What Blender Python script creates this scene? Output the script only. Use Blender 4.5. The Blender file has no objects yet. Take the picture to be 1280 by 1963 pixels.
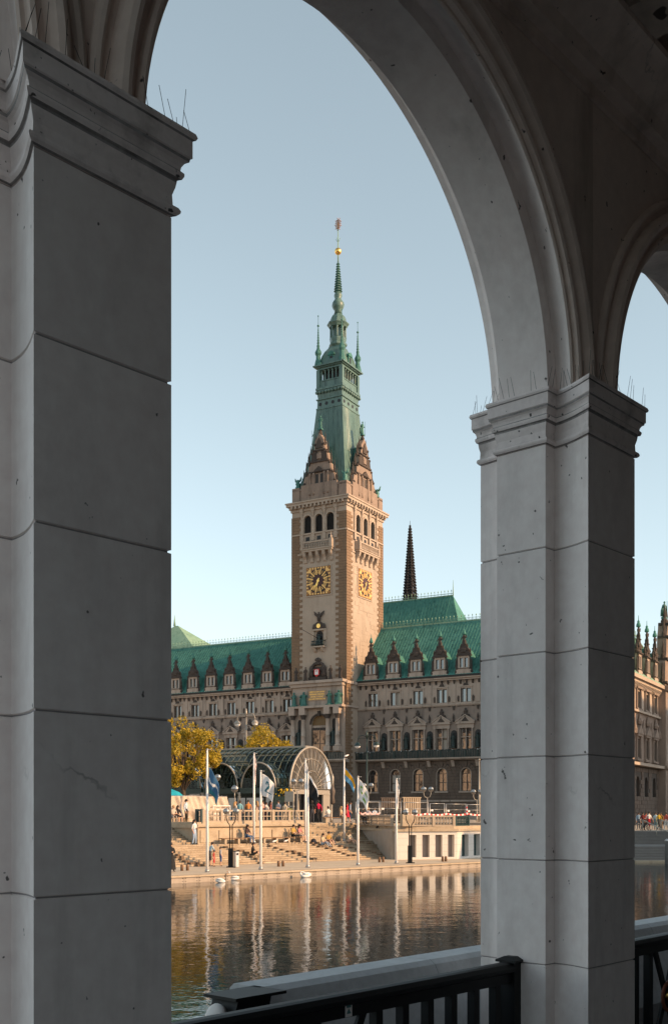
import bpy, bmesh, math, random
from mathutils import Vector, Matrix
random.seed(11)
sc = bpy.context.scene
R = math.radians
PI = math.pi
# ------------------------------------------------------------------ camera
FPX, HZ, EYE = 2080.0, 1560.0, 3.75      # focal length and horizon in photo pixels, eye above the water in metres
cd = bpy.data.cameras.new('camera'); cam = bpy.data.objects.new('camera', cd)
sc.collection.objects.link(cam); sc.camera = cam
cam.location = (0, 0, EYE); cam.rotation_euler = (R(90), 0, 0)
cd.sensor_fit = 'VERTICAL'; cd.sensor_height = 36.0; cd.sensor_width = 24.0
cd.lens = 36.0 * FPX / 1963.0
cd.shift_y = (HZ - 981.5) / 1963.0
cd.clip_start = 0.05; cd.clip_end = 6000
# ------------------------------------------------------------------ sky and sun
SUNH = Vector((0.93, -0.36, 0)).normalized(); ELEV = R(23)
w = bpy.data.worlds.new('World'); sc.world = w; w.use_nodes = True
nt = w.node_tree; bg = nt.nodes['Background']
sky = nt.nodes.new('ShaderNodeTexSky'); sky.sky_type = 'NISHITA'; sky.sun_disc = False
sky.sun_elevation = ELEV; sky.sun_rotation = math.atan2(SUNH.x, SUNH.y)
sky.air_density = 1.0; sky.dust_density = 0.8; sky.ozone_density = 1.6
hs = nt.nodes.new('ShaderNodeHueSaturation'); hs.inputs['Saturation'].default_value = 0.50; hs.inputs['Hue'].default_value = 0.464
nt.links.new(sky.outputs[0], hs.inputs['Color']); nt.links.new(hs.outputs[0], bg.inputs[0]); bg.inputs[1].default_value = 0.095
sl = bpy.data.lights.new('sun', 'SUN'); sl.energy = 2.5; sl.angle = R(0.55); sl.color = (1.0, 0.62, 0.32)
so = bpy.data.objects.new('sun', sl); sc.collection.objects.link(so)
sdir = Vector((SUNH.x * math.cos(ELEV), SUNH.y * math.cos(ELEV), math.sin(ELEV)))
so.rotation_euler = sdir.to_track_quat('Z', 'Y').to_euler(); so.location = (60, -20, 60)
sc.cycles.diffuse_bounces = 6; sc.cycles.max_bounces = 10
sc.view_settings.view_transform = 'Standard'; sc.view_settings.look = 'None'
sc.view_settings.exposure = 1.3; sc.view_settings.gamma = 1.0; sc.view_settings.use_curve_mapping = False

# ------------------------------------------------------------------ helpers
COL = sc.collection
def mats(m): return m if isinstance(m, (list, tuple)) else [m]
class MB:
    """collects shapes into one mesh"""
    def __init__(s): s.v = []; s.f = []; s.m = []; s.sm = []
    def add(s, vs, fs, mi=0, smooth=False):
        o = len(s.v); s.v += [tuple(p) for p in vs]
        for f in fs: s.f.append(tuple(i + o for i in f)); s.m.append(mi); s.sm.append(smooth)
    def box(s, x0, x1, y0, y1, z0, z1, mi=0):
        if x0 > x1: x0, x1 = x1, x0
        if y0 > y1: y0, y1 = y1, y0
        if z0 > z1: z0, z1 = z1, z0
        s.add([(x0,y0,z0),(x1,y0,z0),(x1,y1,z0),(x0,y1,z0),(x0,y0,z1),(x1,y0,z1),(x1,y1,z1),(x0,y1,z1)],
              [(0,3,2,1),(4,5,6,7),(0,1,5,4),(1,2,6,5),(2,3,7,6),(3,0,4,7)], mi)
    def cbox(s, cx, cy, hx, hy, z0, z1, mi=0): s.box(cx-hx, cx+hx, cy-hy, cy+hy, z0, z1, mi)
    def frus(s, cx, cy, h0, z0, h1, z1, mi=0):
        a, b = h0; c, d = h1
        s.add([(cx-a,cy-b,z0),(cx+a,cy-b,z0),(cx+a,cy+b,z0),(cx-a,cy+b,z0),(cx-c,cy-d,z1),(cx+c,cy-d,z1),(cx+c,cy+d,z1),(cx-c,cy+d,z1)],
              [(0,3,2,1),(4,5,6,7),(0,1,5,4),(1,2,6,5),(2,3,7,6),(3,0,4,7)], mi)
    def prism(s, pts, z0, z1, mi=0):                    # pts: plan polygon, counter-clockwise
        n = len(pts)
        vs = [(p[0],p[1],z0) for p in pts] + [(p[0],p[1],z1) for p in pts]
        fs = [tuple(reversed(range(n))), tuple(range(n, 2*n))] + [(i,(i+1)%n,n+(i+1)%n,n+i) for i in range(n)]
        s.add(vs, fs, mi)
    def xprism(s, pts, y0, y1, mi=0):                   # pts: outline in x-z seen from -y, counter-clockwise; extruded along y
        n = len(pts)
        vs = [(p[0],y0,p[1]) for p in pts] + [(p[0],y1,p[1]) for p in pts]
        fs = [tuple(range(n)), tuple(reversed(range(n, 2*n)))] + [((i+1)%n,i,n+i,n+(i+1)%n) for i in range(n)]
        s.add(vs, fs, mi)
    def yprism(s, pts, x0, x1, mi=0):                   # pts: outline in y-z, extruded along x
        n = len(pts)
        vs = [(x0,p[0],p[1]) for p in pts] + [(x1,p[0],p[1]) for p in pts]
        fs = [tuple(reversed(range(n))), tuple(range(n, 2*n))] + [(i,(i+1)%n,n+(i+1)%n,n+i) for i in range(n)]
        s.add(vs, fs, mi)
    def lathe(s, cx, cy, prof, seg=12, mi=0, smooth=True, rot=0.0, sx=1.0, sy=1.0, cap=True):
        vs = []; fs = []; n = len(prof)
        for r, z in prof:
            for k in range(seg):
                a = rot + 2*PI*k/seg; vs.append((cx + r*sx*math.cos(a), cy + r*sy*math.sin(a), z))
        for i in range(n-1):
            for k in range(seg):
                k2 = (k+1) % seg; fs.append((i*seg+k, i*seg+k2, (i+1)*seg+k2, (i+1)*seg+k))
        s.add(vs, fs, mi, smooth)
        if cap:
            o = len(s.v) - len(vs)
            s.f.append(tuple(o+k for k in reversed(range(seg)))); s.m.append(mi); s.sm.append(False)
            s.f.append(tuple(o+(n-1)*seg+k for k in range(seg))); s.m.append(mi); s.sm.append(False)
    def tube(s, pts, r, seg=6, mi=0, smooth=True, cap=True):
        pts = [Vector(p) for p in pts]; n = len(pts)
        rr = r if isinstance(r, (list, tuple)) else [r]*n
        vs = []; fs = []; side = None
        for i, p in enumerate(pts):
            d = (pts[min(i+1,n-1)] - pts[max(i-1,0)])
            d = d.normalized() if d.length > 1e-9 else Vector((0,0,1))
            if side is None or abs(side.dot(d)) > .95:
                side = d.cross(Vector((0,0,1)) if abs(d.z) < .9 else Vector((1,0,0)))
            side = (side - d*side.dot(d)).normalized(); up = d.cross(side)
            for k in range(seg):
                a = 2*PI*k/seg; vs.append(p + side*math.cos(a)*rr[i] + up*math.sin(a)*rr[i])
        for i in range(n-1):
            for k in range(seg):
                k2 = (k+1) % seg; fs.append((i*seg+k, i*seg+k2, (i+1)*seg+k2, (i+1)*seg+k))
        if cap: fs += [tuple(reversed(range(seg))), tuple((n-1)*seg+k for k in range(seg))]
        s.add(vs, fs, mi, smooth)
    def ball(s, c, r, seg=10, rings=6, mi=0, sx=1, sy=1, sz=1):
        prof = [(max(r*math.sin(PI*i/rings), r*.02), -r*math.cos(PI*i/rings)*sz) for i in range(rings+1)]
        s.lathe(c[0], c[1], [(a, z + c[2]) for a, z in prof], seg, mi, True, 0, sx, sy)
    def bar(s, p, q, wx, wz, mi=0):                    # rectangular bar from p to q
        p, q = Vector(p), Vector(q); d = (q-p).normalized()
        sd = d.cross(Vector((0,0,1)))
        sd = Vector((1,0,0)) if sd.length < 1e-6 else sd.normalized()
        up = sd.cross(d)
        vs = [a + sd*i*wx/2 + up*j*wz/2 for a in (p,q) for i,j in ((-1,-1),(1,-1),(1,1),(-1,1))]
        s.add(vs, [(0,1,2,3),(7,6,5,4),(0,4,5,1),(1,5,6,2),(2,6,7,3),(3,7,4,0)], mi)
    def xf(s, M):
        s.v = [tuple(M @ Vector(p)) for p in s.v]; return s
    def mesh(s, name, m, fix=True):
        me = bpy.data.meshes.new(name); me.from_pydata(s.v, [], s.f)
        for x in mats(m): me.materials.append(x)
        me.polygons.foreach_set('material_index', s.m); me.polygons.foreach_set('use_smooth', s.sm)
        if fix:
            b = bmesh.new(); b.from_mesh(me); bmesh.ops.recalc_face_normals(b, faces=b.faces); b.to_mesh(me); b.free()
        me.update(); return me
    def build(s, name, m, parent=None, fix=True):
        return link(name, s.mesh(name, m, fix), parent)
def link(name, me, parent=None, loc=None, rz=None, scale=None):
    o = bpy.data.objects.new(name, me); COL.objects.link(o)
    if parent is not None: o.parent = parent
    if loc is not None: o.location = loc
    if rz is not None: o.rotation_euler = (0, 0, rz)
    if scale is not None: o.scale = scale
    return o
def tag(o, label=None, cat=None, group=None, kind=None):
    if label: o['label'] = label
    if cat: o['category'] = cat
    if group: o['group'] = group
    if kind: o['kind'] = kind
    return o
def thing(name, label, cat, loc=(0,0,0), rz=0, group=None):
    o = bpy.data.objects.new(name, None); COL.objects.link(o); o.empty_display_size = .3
    o.location = loc; o.rotation_euler = (0, 0, rz)
    return tag(o, label, cat, group)
def offset_poly(pts, d):
    n = len(pts); out = []
    for i in range(n):
        p0, p1, p2 = Vector(pts[i-1]), Vector(pts[i]), Vector(pts[(i+1)%n])
        e1 = (p1-p0).normalized(); e2 = (p2-p1).normalized()
        n1 = Vector((e1.y,-e1.x)); n2 = Vector((e2.y,-e2.x)); b = n1+n2
        k = max(.45, b.length_squared/2)
        out.append(tuple(p1 + b*d/k))
    return out
# ------------------------------------------------------------------ materials
def new_mat(name):
    m = bpy.data.materials.new(name); m.use_nodes = True
    return m, m.node_tree, m.node_tree.nodes['Principled BSDF']
def nd(t, typ, **kw):
    n = t.nodes.new(typ)
    for k, v in kw.items(): setattr(n, k, v)
    return n
def mixc(t, fac, a, b, mode='MIX'):
    n = t.nodes.new('ShaderNodeMix'); n.data_type = 'RGBA'; n.blend_type = mode; n.clamp_factor = True
    if isinstance(fac, (int, float)): n.inputs[0].default_value = fac
    else: t.links.new(fac, n.inputs[0])
    for i, x in ((6, a), (7, b)):
        if isinstance(x, tuple): n.inputs[i].default_value = (*x[:3], 1)
        else: t.links.new(x, n.inputs[i])
    return n.outputs[2]
def noise(t, vec, scale, detail=4, rough=.55, dist=0.0):
    n = nd(t, 'ShaderNodeTexNoise'); n.inputs['Scale'].default_value = scale; n.inputs['Detail'].default_value = detail
    n.inputs['Roughness'].default_value = rough; n.inputs['Distortion'].default_value = dist
    t.links.new(vec, n.inputs['Vector']); return n.outputs['Fac']
def ramp(t, fac, lo, hi):
    n = nd(t, 'ShaderNodeMapRange'); n.inputs[1].default_value = lo; n.inputs[2].default_value = hi
    t.links.new(fac, n.inputs[0]); return n.outputs[0]
def coords(t, stretch=(1,1,1)):
    tc = nd(t, 'ShaderNodeTexCoord'); mp = nd(t, 'ShaderNodeMapping'); mp.inputs['Scale'].default_value = stretch
    t.links.new(tc.outputs['Object'], mp.inputs['Vector']); return mp.outputs[0]
def bump(t, p, h, strength, dist=.02):
    b = nd(t, 'ShaderNodeBump'); b.inputs['Strength'].default_value = strength; b.inputs['Distance'].default_value = dist
    t.links.new(h, b.inputs['Height']); t.links.new(b.outputs[0], p.inputs['Normal'])
def stone(name, c1, c2, soot=None, s_amt=.5, scale=1.0, rough=.85, bmp=.25, bd=.02, streak=True, spots=None, cracks=0.0, tone=0.0):
    """mottled stone or plaster: two tones, rain streaks of soot, optional small dark spots"""
    m, t, p = new_mat(name); v = coords(t)
    f = ramp(t, noise(t, v, .8*scale, 6), .3, .7); col = mixc(t, f, c1, c2)
    f2 = ramp(t, noise(t, v, 9*scale, 4), .25, .75)
    col = mixc(t, .25, col, mixc(t, f2, tuple(x*.7 for x in c1), tuple(min(1, x*1.25) for x in c2)))
    if soot:
        vs = coords(t, (1.3,1.3,.16) if streak else (1,1,1))
        f3 = ramp(t, noise(t, vs, 1.1*scale, 6, .65), .52, .78)
        mul = nd(t, 'ShaderNodeMath', operation='MULTIPLY'); mul.inputs[1].default_value = s_amt
        t.links.new(f3, mul.inputs[0]); col = mixc(t, mul.outputs[0], col, soot)
    if spots:
        f4 = ramp(t, noise(t, v, spots[0], 2, .5), spots[1], spots[1]+.03)
        col = mixc(t, f4, col, tuple(x*.15 for x in c1))
    if cracks:
        vo = nd(t, 'ShaderNodeTexVoronoi', feature='DISTANCE_TO_EDGE'); vo.inputs['Scale'].default_value = cracks
        mp = nd(t, 'ShaderNodeVectorMath', operation='ADD'); nz = nd(t, 'ShaderNodeTexNoise'); nz.inputs['Scale'].default_value = 5; nz.inputs['Detail'].default_value = 5
        sc_ = nd(t, 'ShaderNodeVectorMath', operation='SCALE'); sc_.inputs['Scale'].default_value = .35
        t.links.new(v, nz.inputs['Vector']); t.links.new(nz.outputs['Color'], sc_.inputs[0]); t.links.new(v, mp.inputs[0]); t.links.new(sc_.outputs[0], mp.inputs[1]); t.links.new(mp.outputs[0], vo.inputs['Vector'])
        lo = ramp(t, vo.outputs['Distance'], .010, .0); msk = ramp(t, noise(t, v, .9, 3), .61, .69)
        mu = nd(t, 'ShaderNodeMath', operation='MULTIPLY'); t.links.new(lo, mu.inputs[0]); t.links.new(msk, mu.inputs[1])
        col = mixc(t, mu.outputs[0], col, tuple(x*.22 for x in c1))
        # broad grey grime that settles in drifts
        gr = ramp(t, noise(t, coords(t, (1,1,.45)), 1.7, 8, .7), .50, .80); g2 = nd(t, 'ShaderNodeMath', operation='MULTIPLY'); g2.inputs[1].default_value = .45; t.links.new(gr, g2.inputs[0])
        col = mixc(t, g2.outputs[0], col, tuple(x*.45 for x in c1))
    if tone:
        oi = nd(t, 'ShaderNodeObjectInfo'); tn = nd(t, 'ShaderNodeMapRange'); tn.inputs[3].default_value = 1-tone; tn.inputs[4].default_value = 1.0
        t.links.new(oi.outputs['Random'], tn.inputs[0]); vm = nd(t, 'ShaderNodeVectorMath', operation='SCALE'); t.links.new(col, vm.inputs[0]); t.links.new(tn.outputs[0], vm.inputs['Scale']); col = vm.outputs[0]
    t.links.new(col, p.inputs['Base Color']); p.inputs['Roughness'].default_value = rough
    p.inputs['Specular IOR Level'].default_value = .25
    bump(t, p, noise(t, v, 14*scale, 5), bmp, bd)
    return m
def plain(name, c, rough=.6, metal=0.0, var=.15, scale=6, spec=.4):
    m, t, p = new_mat(name); v = coords(t)
    f = noise(t, v, scale, 4)
    col = mixc(t, f, tuple(x*(1-var) for x in c), tuple(min(1, x*(1+var)) for x in c))
    t.links.new(col, p.inputs['Base Color']); p.inputs['Roughness'].default_value = rough
    p.inputs['Metallic'].default_value = metal; p.inputs['Specular IOR Level'].default_value = spec
    return m
def glass_dark(name, c, rough=.04, spec=1.0):
    m, t, p = new_mat(name); v = coords(t)
    p.inputs['Base Color'].default_value = (*c, 1); p.inputs['Roughness'].default_value = rough
    p.inputs['IOR'].default_value = 1.9; p.inputs['Specular IOR Level'].default_value = spec
    bump(t, p, noise(t, v, .5, 2), .04, .2); return m
def copper(name, c1, c2, c3, rg=.72, sp=.2):
    m, t, p = new_mat(name); v = coords(t); vs = coords(t, (1.2,1.2,.12))
    col = mixc(t, ramp(t, noise(t, v, .35, 5), .3, .7), c1, c2)
    col = mixc(t, ramp(t, noise(t, vs, 1.6, 5), .5, .75), col, c3)
    t.links.new(col, p.inputs['Base Color']); p.inputs['Roughness'].default_value = rg
    p.inputs['Specular IOR Level'].default_value = sp
    bump(t, p, noise(t, v, 3, 4), .2, .05); return m

M = {}
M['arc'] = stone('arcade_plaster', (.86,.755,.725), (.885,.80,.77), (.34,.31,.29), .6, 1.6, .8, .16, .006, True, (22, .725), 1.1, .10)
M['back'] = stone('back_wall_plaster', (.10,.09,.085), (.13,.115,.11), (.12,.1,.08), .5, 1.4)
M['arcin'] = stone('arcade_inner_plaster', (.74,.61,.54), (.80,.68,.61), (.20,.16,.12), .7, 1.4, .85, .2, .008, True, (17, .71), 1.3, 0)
M['grimeshade'] = stone('grimy_shaded_plaster', (.16,.145,.14), (.46,.43,.42), (.05,.045,.04), .9, 5.0, .9, .3, .006, False)  # dirt plus painted shade lines for the capital recesses
M['mortar'] = plain('joint_mortar', (.30,.28,.28), .9)
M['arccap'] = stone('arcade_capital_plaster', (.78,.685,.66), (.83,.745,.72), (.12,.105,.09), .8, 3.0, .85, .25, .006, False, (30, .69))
M['ceil'] = stone('ceiling_plaster', (.50,.42,.36), (.58,.50,.43), (.07,.05,.04), .95, .9, .9, .3, .01, False, (6, .66))
M['paving'] = stone('arcade_paving', (.20,.19,.19), (.26,.25,.25), (.15,.14,.13), .5, 2, .7, .2, .01, False)
M['ledge'] = stone('parapet_stone', (.46,.47,.48), (.55,.56,.57), (.25,.25,.25), .5, 3, .7, .2, .006, False, (25,.74))
M['iron'] = plain('black_iron', (.006,.007,.008), .5, 0, .5, 12, .25)
M['tower'] = stone('tower_sandstone', (.43,.345,.275), (.36,.285,.22), (.17,.13,.10), .45, .5, .9, .35, .05)
M['quoin'] = stone('quoin_sandstone', (.25,.165,.105), (.19,.125,.08), (.10,.075,.055), .5, .6, .9, .5, .06)
M['gab'] = stone('gable_sandstone', (.30,.225,.175), (.23,.17,.135), (.07,.055,.045), .8, .9, .9, .5, .06)
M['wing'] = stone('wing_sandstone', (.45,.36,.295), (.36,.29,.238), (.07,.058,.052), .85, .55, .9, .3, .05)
M['orn'] = stone('carved_stone', (.095,.074,.062), (.06,.048,.042), (.022,.019,.018), .75, .8, .9, .6, .08)  # blackened by soot and by shadow painted into the carving
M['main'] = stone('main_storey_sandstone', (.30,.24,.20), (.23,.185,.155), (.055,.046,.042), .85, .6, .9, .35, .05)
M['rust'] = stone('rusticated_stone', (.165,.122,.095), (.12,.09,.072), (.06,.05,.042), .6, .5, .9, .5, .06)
M['joint'] = plain('dark_joint', (.07,.055,.045), .9)
M['copper'] = copper('copper_roof', (.055,.175,.145), (.085,.235,.19), (.03,.10,.085))
M['copperd'] = copper('dark_weathered_copper', (.075,.14,.12), (.115,.19,.16), (.035,.07,.06), .42, .5)
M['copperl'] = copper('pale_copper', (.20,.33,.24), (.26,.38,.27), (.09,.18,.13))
M['bronze'] = plain('green_bronze', (.05,.15,.125), .55, .2, .5, 3)
M['dbronze'] = plain('dark_bronze', (.025,.04,.037), .5, .3, .5, 3)
M['gold'] = plain('gilding', (.95,.55,.16), .3, 1.0, .1)
M['rustgold'] = plain('tarnished_gilding', (.42,.20,.10), .45, .6, .3)
M['goldflat'] = plain('gold_paint', (.78,.46,.16), .5, .35, .2)
M['dial'] = plain('dial_red_black', (.055,.016,.014), .5)
M['black'] = plain('black_paint', (.012,.011,.012), .5)
M['win'] = glass_dark('window_glass', (.02,.022,.025))
M['blind'] = plain('window_blind', (.42,.37,.31), .7)
M['frame'] = plain('window_frame', (.10,.075,.06), .6)
M['louvre'] = plain('louvre', (.03,.027,.025), .7)
M['spire'] = plain('sooty_spire_stone', (.022,.021,.022), .9, 0, .4, 2)
M['step'] = stone('step_stone', (.36,.285,.20), (.45,.36,.26), (.20,.14,.09), .7, 1.6, .85, .4, .012, False)
M['quay'] = stone('quay_panel_stone', (.33,.275,.225), (.40,.34,.28), (.22,.18,.14), .5, 1.6, .85, .3, .01)
M['white'] = stone('white_wall_stone', (.56,.52,.47), (.62,.58,.53), (.42,.37,.32), .3, 1.5, .8, .2, .008)
M['slot'] = plain('slot_panel', (.20,.165,.145), .6)
M['prom'] = stone('promenade_paving', (.47,.375,.27), (.55,.45,.335), (.28,.21,.14), .5, 1.3, .8, .3, .01, False)
M['clockf'] = plain('brown_clock_ground', (.22,.115,.05), .6)
M['mosaic'] = plain('dull_gold_mosaic', (.17,.105,.045), .6, .1, .5, 9)
M['plaza'] = stone('plaza_paving', (.33,.265,.20), (.39,.32,.25), (.28,.22,.17), .4, .7, .85, .2, .01, False)
M['pole'] = plain('white_pole_paint', (.72,.69,.66), .35, 0, .08)
M['steel'] = plain('galvanised_steel', (.42,.41,.40), .4, .7, .2)
M['cgreen'] = plain('canopy_steel', (.035,.055,.05), .4, .3, .3)
M['cbright'] = plain('canopy_pale_steel', (.34,.30,.25), .45, .3, .2)
M['wood'] = plain('bench_wood', (.16,.09,.05), .6, 0, .3, 8)
M['slatw'] = plain('slat_wood', (.40,.31,.22), .8, 0, .25, 4)
M['dgreen'] = plain('dark_green_paint', (.02,.045,.045), .4)
M['red'] = plain('red_paint', (.55,.03,.025), .5)
M['wtape'] = plain('white_tape', (.75,.72,.70), .5)
M['bark'] = plain('bark', (.07,.05,.035), .9, 0, .4, 10)
M['hair'] = plain('dark_hair', (.03,.018,.012), .6, 0, .3, 20)
M['hairb'] = plain('blond_hair', (.36,.21,.09), .6, 0, .3, 20)
M['skin'] = plain('skin', (.56,.33,.22), .55, 0, .06)
M['shoe'] = plain('shoes', (.03,.025,.025), .6)
M['feather'] = plain('white_feathers', (.80,.77,.73), .7, 0, .06)
M['beak'] = plain('orange_beak', (.65,.20,.03), .5)
M['pale'] = stone('pale_house_stone', (.58,.46,.36), (.64,.53,.42), (.3,.22,.16), .4, .4, .9, .2, .02)
M['brick'] = stone('far_brick', (.42,.24,.14), (.5,.31,.19), (.2,.12,.08), .4, .4, .9, .2, .02)
M['cloth_white'] = plain('cloth_white', (.74,.71,.69), .8, 0, .06)
M['tarp'] = stone('beige_tarp', (.46,.37,.29), (.52,.43,.34), (.3,.22,.16), .3, 1.5, .6, .5, .05)
_cl = {}
def cloth(c):
    k = tuple(round(x, 3) for x in c)
    if k not in _cl: _cl[k] = plain('cloth_%d' % len(_cl), c, .8, 0, .15, 14, .2)
    return _cl[k]
def pane_glass(name, tint, alpha):
    m, t, p = new_mat(name)
    g = nd(t, 'ShaderNodeBsdfGlossy'); g.inputs['Roughness'].default_value = .03; g.inputs[0].default_value = (.9,.95,1,1)
    tr = nd(t, 'ShaderNodeBsdfTransparent'); tr.inputs[0].default_value = (*tint, 1)
    mx = nd(t, 'ShaderNodeMixShader'); lw = nd(t, 'ShaderNodeLayerWeight'); lw.inputs[0].default_value = alpha
    t.links.new(lw.outputs['Fresnel'], mx.inputs[0]); t.links.new(tr.outputs[0], mx.inputs[1]); t.links.new(g.outputs[0], mx.inputs[2])
    t.links.new(mx.outputs[0], t.nodes['Material Output'].inputs[0]); t.nodes.remove(p); return m
M['pane'] = pane_glass('canopy_glass', (.36,.43,.41), .22)
M['globe'] = pane_glass('lamp_globe_glass', (.8,.82,.82), .5)
# leaves: yellow green, thin, letting some light through
def leafmat(name, c1, c2):
    m, t, p = new_mat(name); oi = nd(t, 'ShaderNodeTexCoord')
    col = mixc(t, ramp(t, noise(t, oi.outputs['Object'], 1.6, 5, .7), .32, .62), c1, c2)
    t.links.new(col, p.inputs['Base Color']); p.inputs['Roughness'].default_value = .6
    tl = nd(t, 'ShaderNodeBsdfTranslucent'); t.links.new(col, tl.inputs[0])
    mx = nd(t, 'ShaderNodeMixShader'); mx.inputs[0].default_value = .35
    t.links.new(p.outputs[0], mx.inputs[1]); t.links.new(tl.outputs[0], mx.inputs[2])
    t.links.new(mx.outputs[0], t.nodes['Material Output'].inputs[0]); return m
M['leaf'] = leafmat('autumn_leaves', (.13,.125,.012), (.62,.42,.025))
# water
def water():
    m, t, p = new_mat('water')
    p.inputs['Base Color'].default_value = (.010,.013,.012,1); p.inputs['Roughness'].default_value = .03
    p.inputs['IOR'].default_value = 1.33; p.inputs['Specular IOR Level'].default_value = .5
    v = coords(t, (1,1,1))
    def ma(x, k, y):
        n = nd(t, 'ShaderNodeMath', operation='MULTIPLY_ADD'); n.inputs[1].default_value = k; t.links.new(x, n.inputs[0])
        if y is None: n.inputs[2].default_value = 0
        else: t.links.new(y, n.inputs[2])
        return n.outputs[0]
    h = ma(noise(t, v, .16, 2), 1.6, None); h = ma(noise(t, v, .9, 2, .5, .4), .55, h); h = ma(noise(t, v, 3.4, 2, .5, .6), .25, h); h = ma(noise(t, v, 8.5, 2, .5, .3), .08, h)
    bump(t, p, h, .19, .10); return m
M['water'] = water()

def stepmat():
    m, t, p = new_mat('jointed_step_stone'); v = coords(t); mp = coords(t, (1,1,1))
    sx = nd(t, 'ShaderNodeSeparateXYZ'); cx = nd(t, 'ShaderNodeCombineXYZ'); t.links.new(v, sx.inputs[0]); t.links.new(sx.outputs[0], cx.inputs[0]); t.links.new(sx.outputs[2], cx.inputs[1])
    b = nd(t, 'ShaderNodeTexBrick'); b.inputs['Scale'].default_value = 1; b.inputs['Brick Width'].default_value = 1.45; b.inputs['Row Height'].default_value = .131; b.inputs['Mortar Size'].default_value = .009; b.offset = .37
    b.inputs['Color1'].default_value = (.47,.375,.27,1); b.inputs['Color2'].default_value = (.34,.265,.18,1); b.inputs['Mortar'].default_value = (.12,.085,.055,1); b.inputs['Bias'].default_value = -.1
    t.links.new(cx.outputs[0], b.inputs['Vector'])
    col = mixc(t, ramp(t, noise(t, v, 1.3, 6, .65), .35, .75), b.outputs['Color'], (.25,.18,.115)); col = mixc(t, ramp(t, noise(t, v, 7, 4), .55, .75), col, (.20,.145,.095))
    t.links.new(col, p.inputs['Base Color']); p.inputs['Roughness'].default_value = .85; bump(t, p, noise(t, v, 12, 4), .3, .012); return m
M['stepj'] = stepmat()
# base for the floodlight post etc (water, ground)
mb = MB(); mb.add([(-1500,-1500,0),(1500,-1500,0),(1500,1500,0),(-1500,1500,0)], [(0,1,2,3)])
wo = mb.build('water', M['water'], fix=False); tag(wo, kind='structure')
# ================================================================== arcade
PHI = R(47.9); A0 = (-0.9205, 3.33); PITCH, FW, DEP = 3.42, 0.54, 0.735
ar = thing('arcade', 'white plastered stone arcade with tall round arches on square pillars', 'arcade', (*A0, 0), PHI)
ux, uy = Vector((math.cos(PHI), math.sin(PHI))), Vector((-math.sin(PHI), math.cos(PHI)))
def ploft(mb, poly, lv, mi=0, smooth=False, dark_rows=()):
    """stack of offset copies of a plan polygon: lv = [(offset, z), ...]"""
    n = len(poly); vs = []
    for d, z in lv: vs += [(p[0], p[1], z) for p in (offset_poly(poly, d) if d else poly)]
    fs = [tuple(reversed(range(n))), tuple((len(lv)-1)*n + k for k in range(n))]
    for i in range(len(lv)-1):
        for k in range(n):
            k2 = (k+1) % n; fs.append((i*n+k, i*n+k2, (i+1)*n+k2, (i+1)*n+k))
    mb.add(vs, fs, mi, smooth)
    for i in dark_rows:
        for k in range(n): mb.m[-(len(lv)-1)*n + i*n + k] = 1
W2 = FW/2
side = [(W2, 0)] + [(W2 - .075*math.sin(PI/2*k/8), .25*k/8) for k in range(1, 9)] + [(W2+.022, .251), (W2+.022, .57)] \
     + [(W2-.035, .571)] + [(W2-.035-.02*math.sin(PI/2*k/4), .571+(DEP-.571)*k/4) for k in range(1, 5)]
PLAN = [(-W2, 0)] + side + [(-x, y) for x, y in reversed(side[1:])]
ZF = EYE - 1.75                                  # arcade floor
CB, CT = EYE + 2.055, EYE + 2.35                 # capital bottom and top
jz = [ZF] + [EYE + z for z in (-1.42, -.84, -.26, .32, .90, 1.48)] + [CB]
blocks = []
for i in range(len(jz)-1):
    mb = MB(); a, b = jz[i], jz[i+1]
    ploft(mb, PLAN, [(-.008, a+.002), (0, a+.006), (0, b-.006), (-.008, b-.002)])
    blocks.append(mb.mesh('stone_block', M['arc']))
cp = [(0,0),(.012,.002),(.022,.012),(.024,.020),(.018,.031),(.004,.036),(.002,.073),(.004,.080),(.010,.100),(.013,.117),(.014,.126),
      (.026,.130),(.032,.142),(.032,.152),(.022,.160),(.024,.172),(.032,.186),(.044,.194),(.046,.204),(.052,.208),(.052,.268),(.060,.272),(.065,.282),(.060,.295)]
mb = MB(); ploft(mb, PLAN, [(d*.76, CB+z) for d, z in cp], 0, False, (0,4,9,10,13,17,20)); capme = mb.mesh('capital', [M['arccap'], M['grimeshade']])
jm = MB(); ploft(jm, PLAN, [(-.007,-.0025),(-.007,.0025)]); jm = jm.mesh('joint', M['mortar'])
IDX = range(-1, 8)
for i in IDX:
    px_ = i*PITCH + W2
    pl = link('pillar', blocks[0], ar, (px_, 0, 0))
    for bme in blocks[1:]: link('stone_block', bme, pl, (0,0,0))
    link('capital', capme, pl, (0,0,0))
    for z in jz[1:]: link('joint', jm, pl, (0,0,z))
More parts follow.
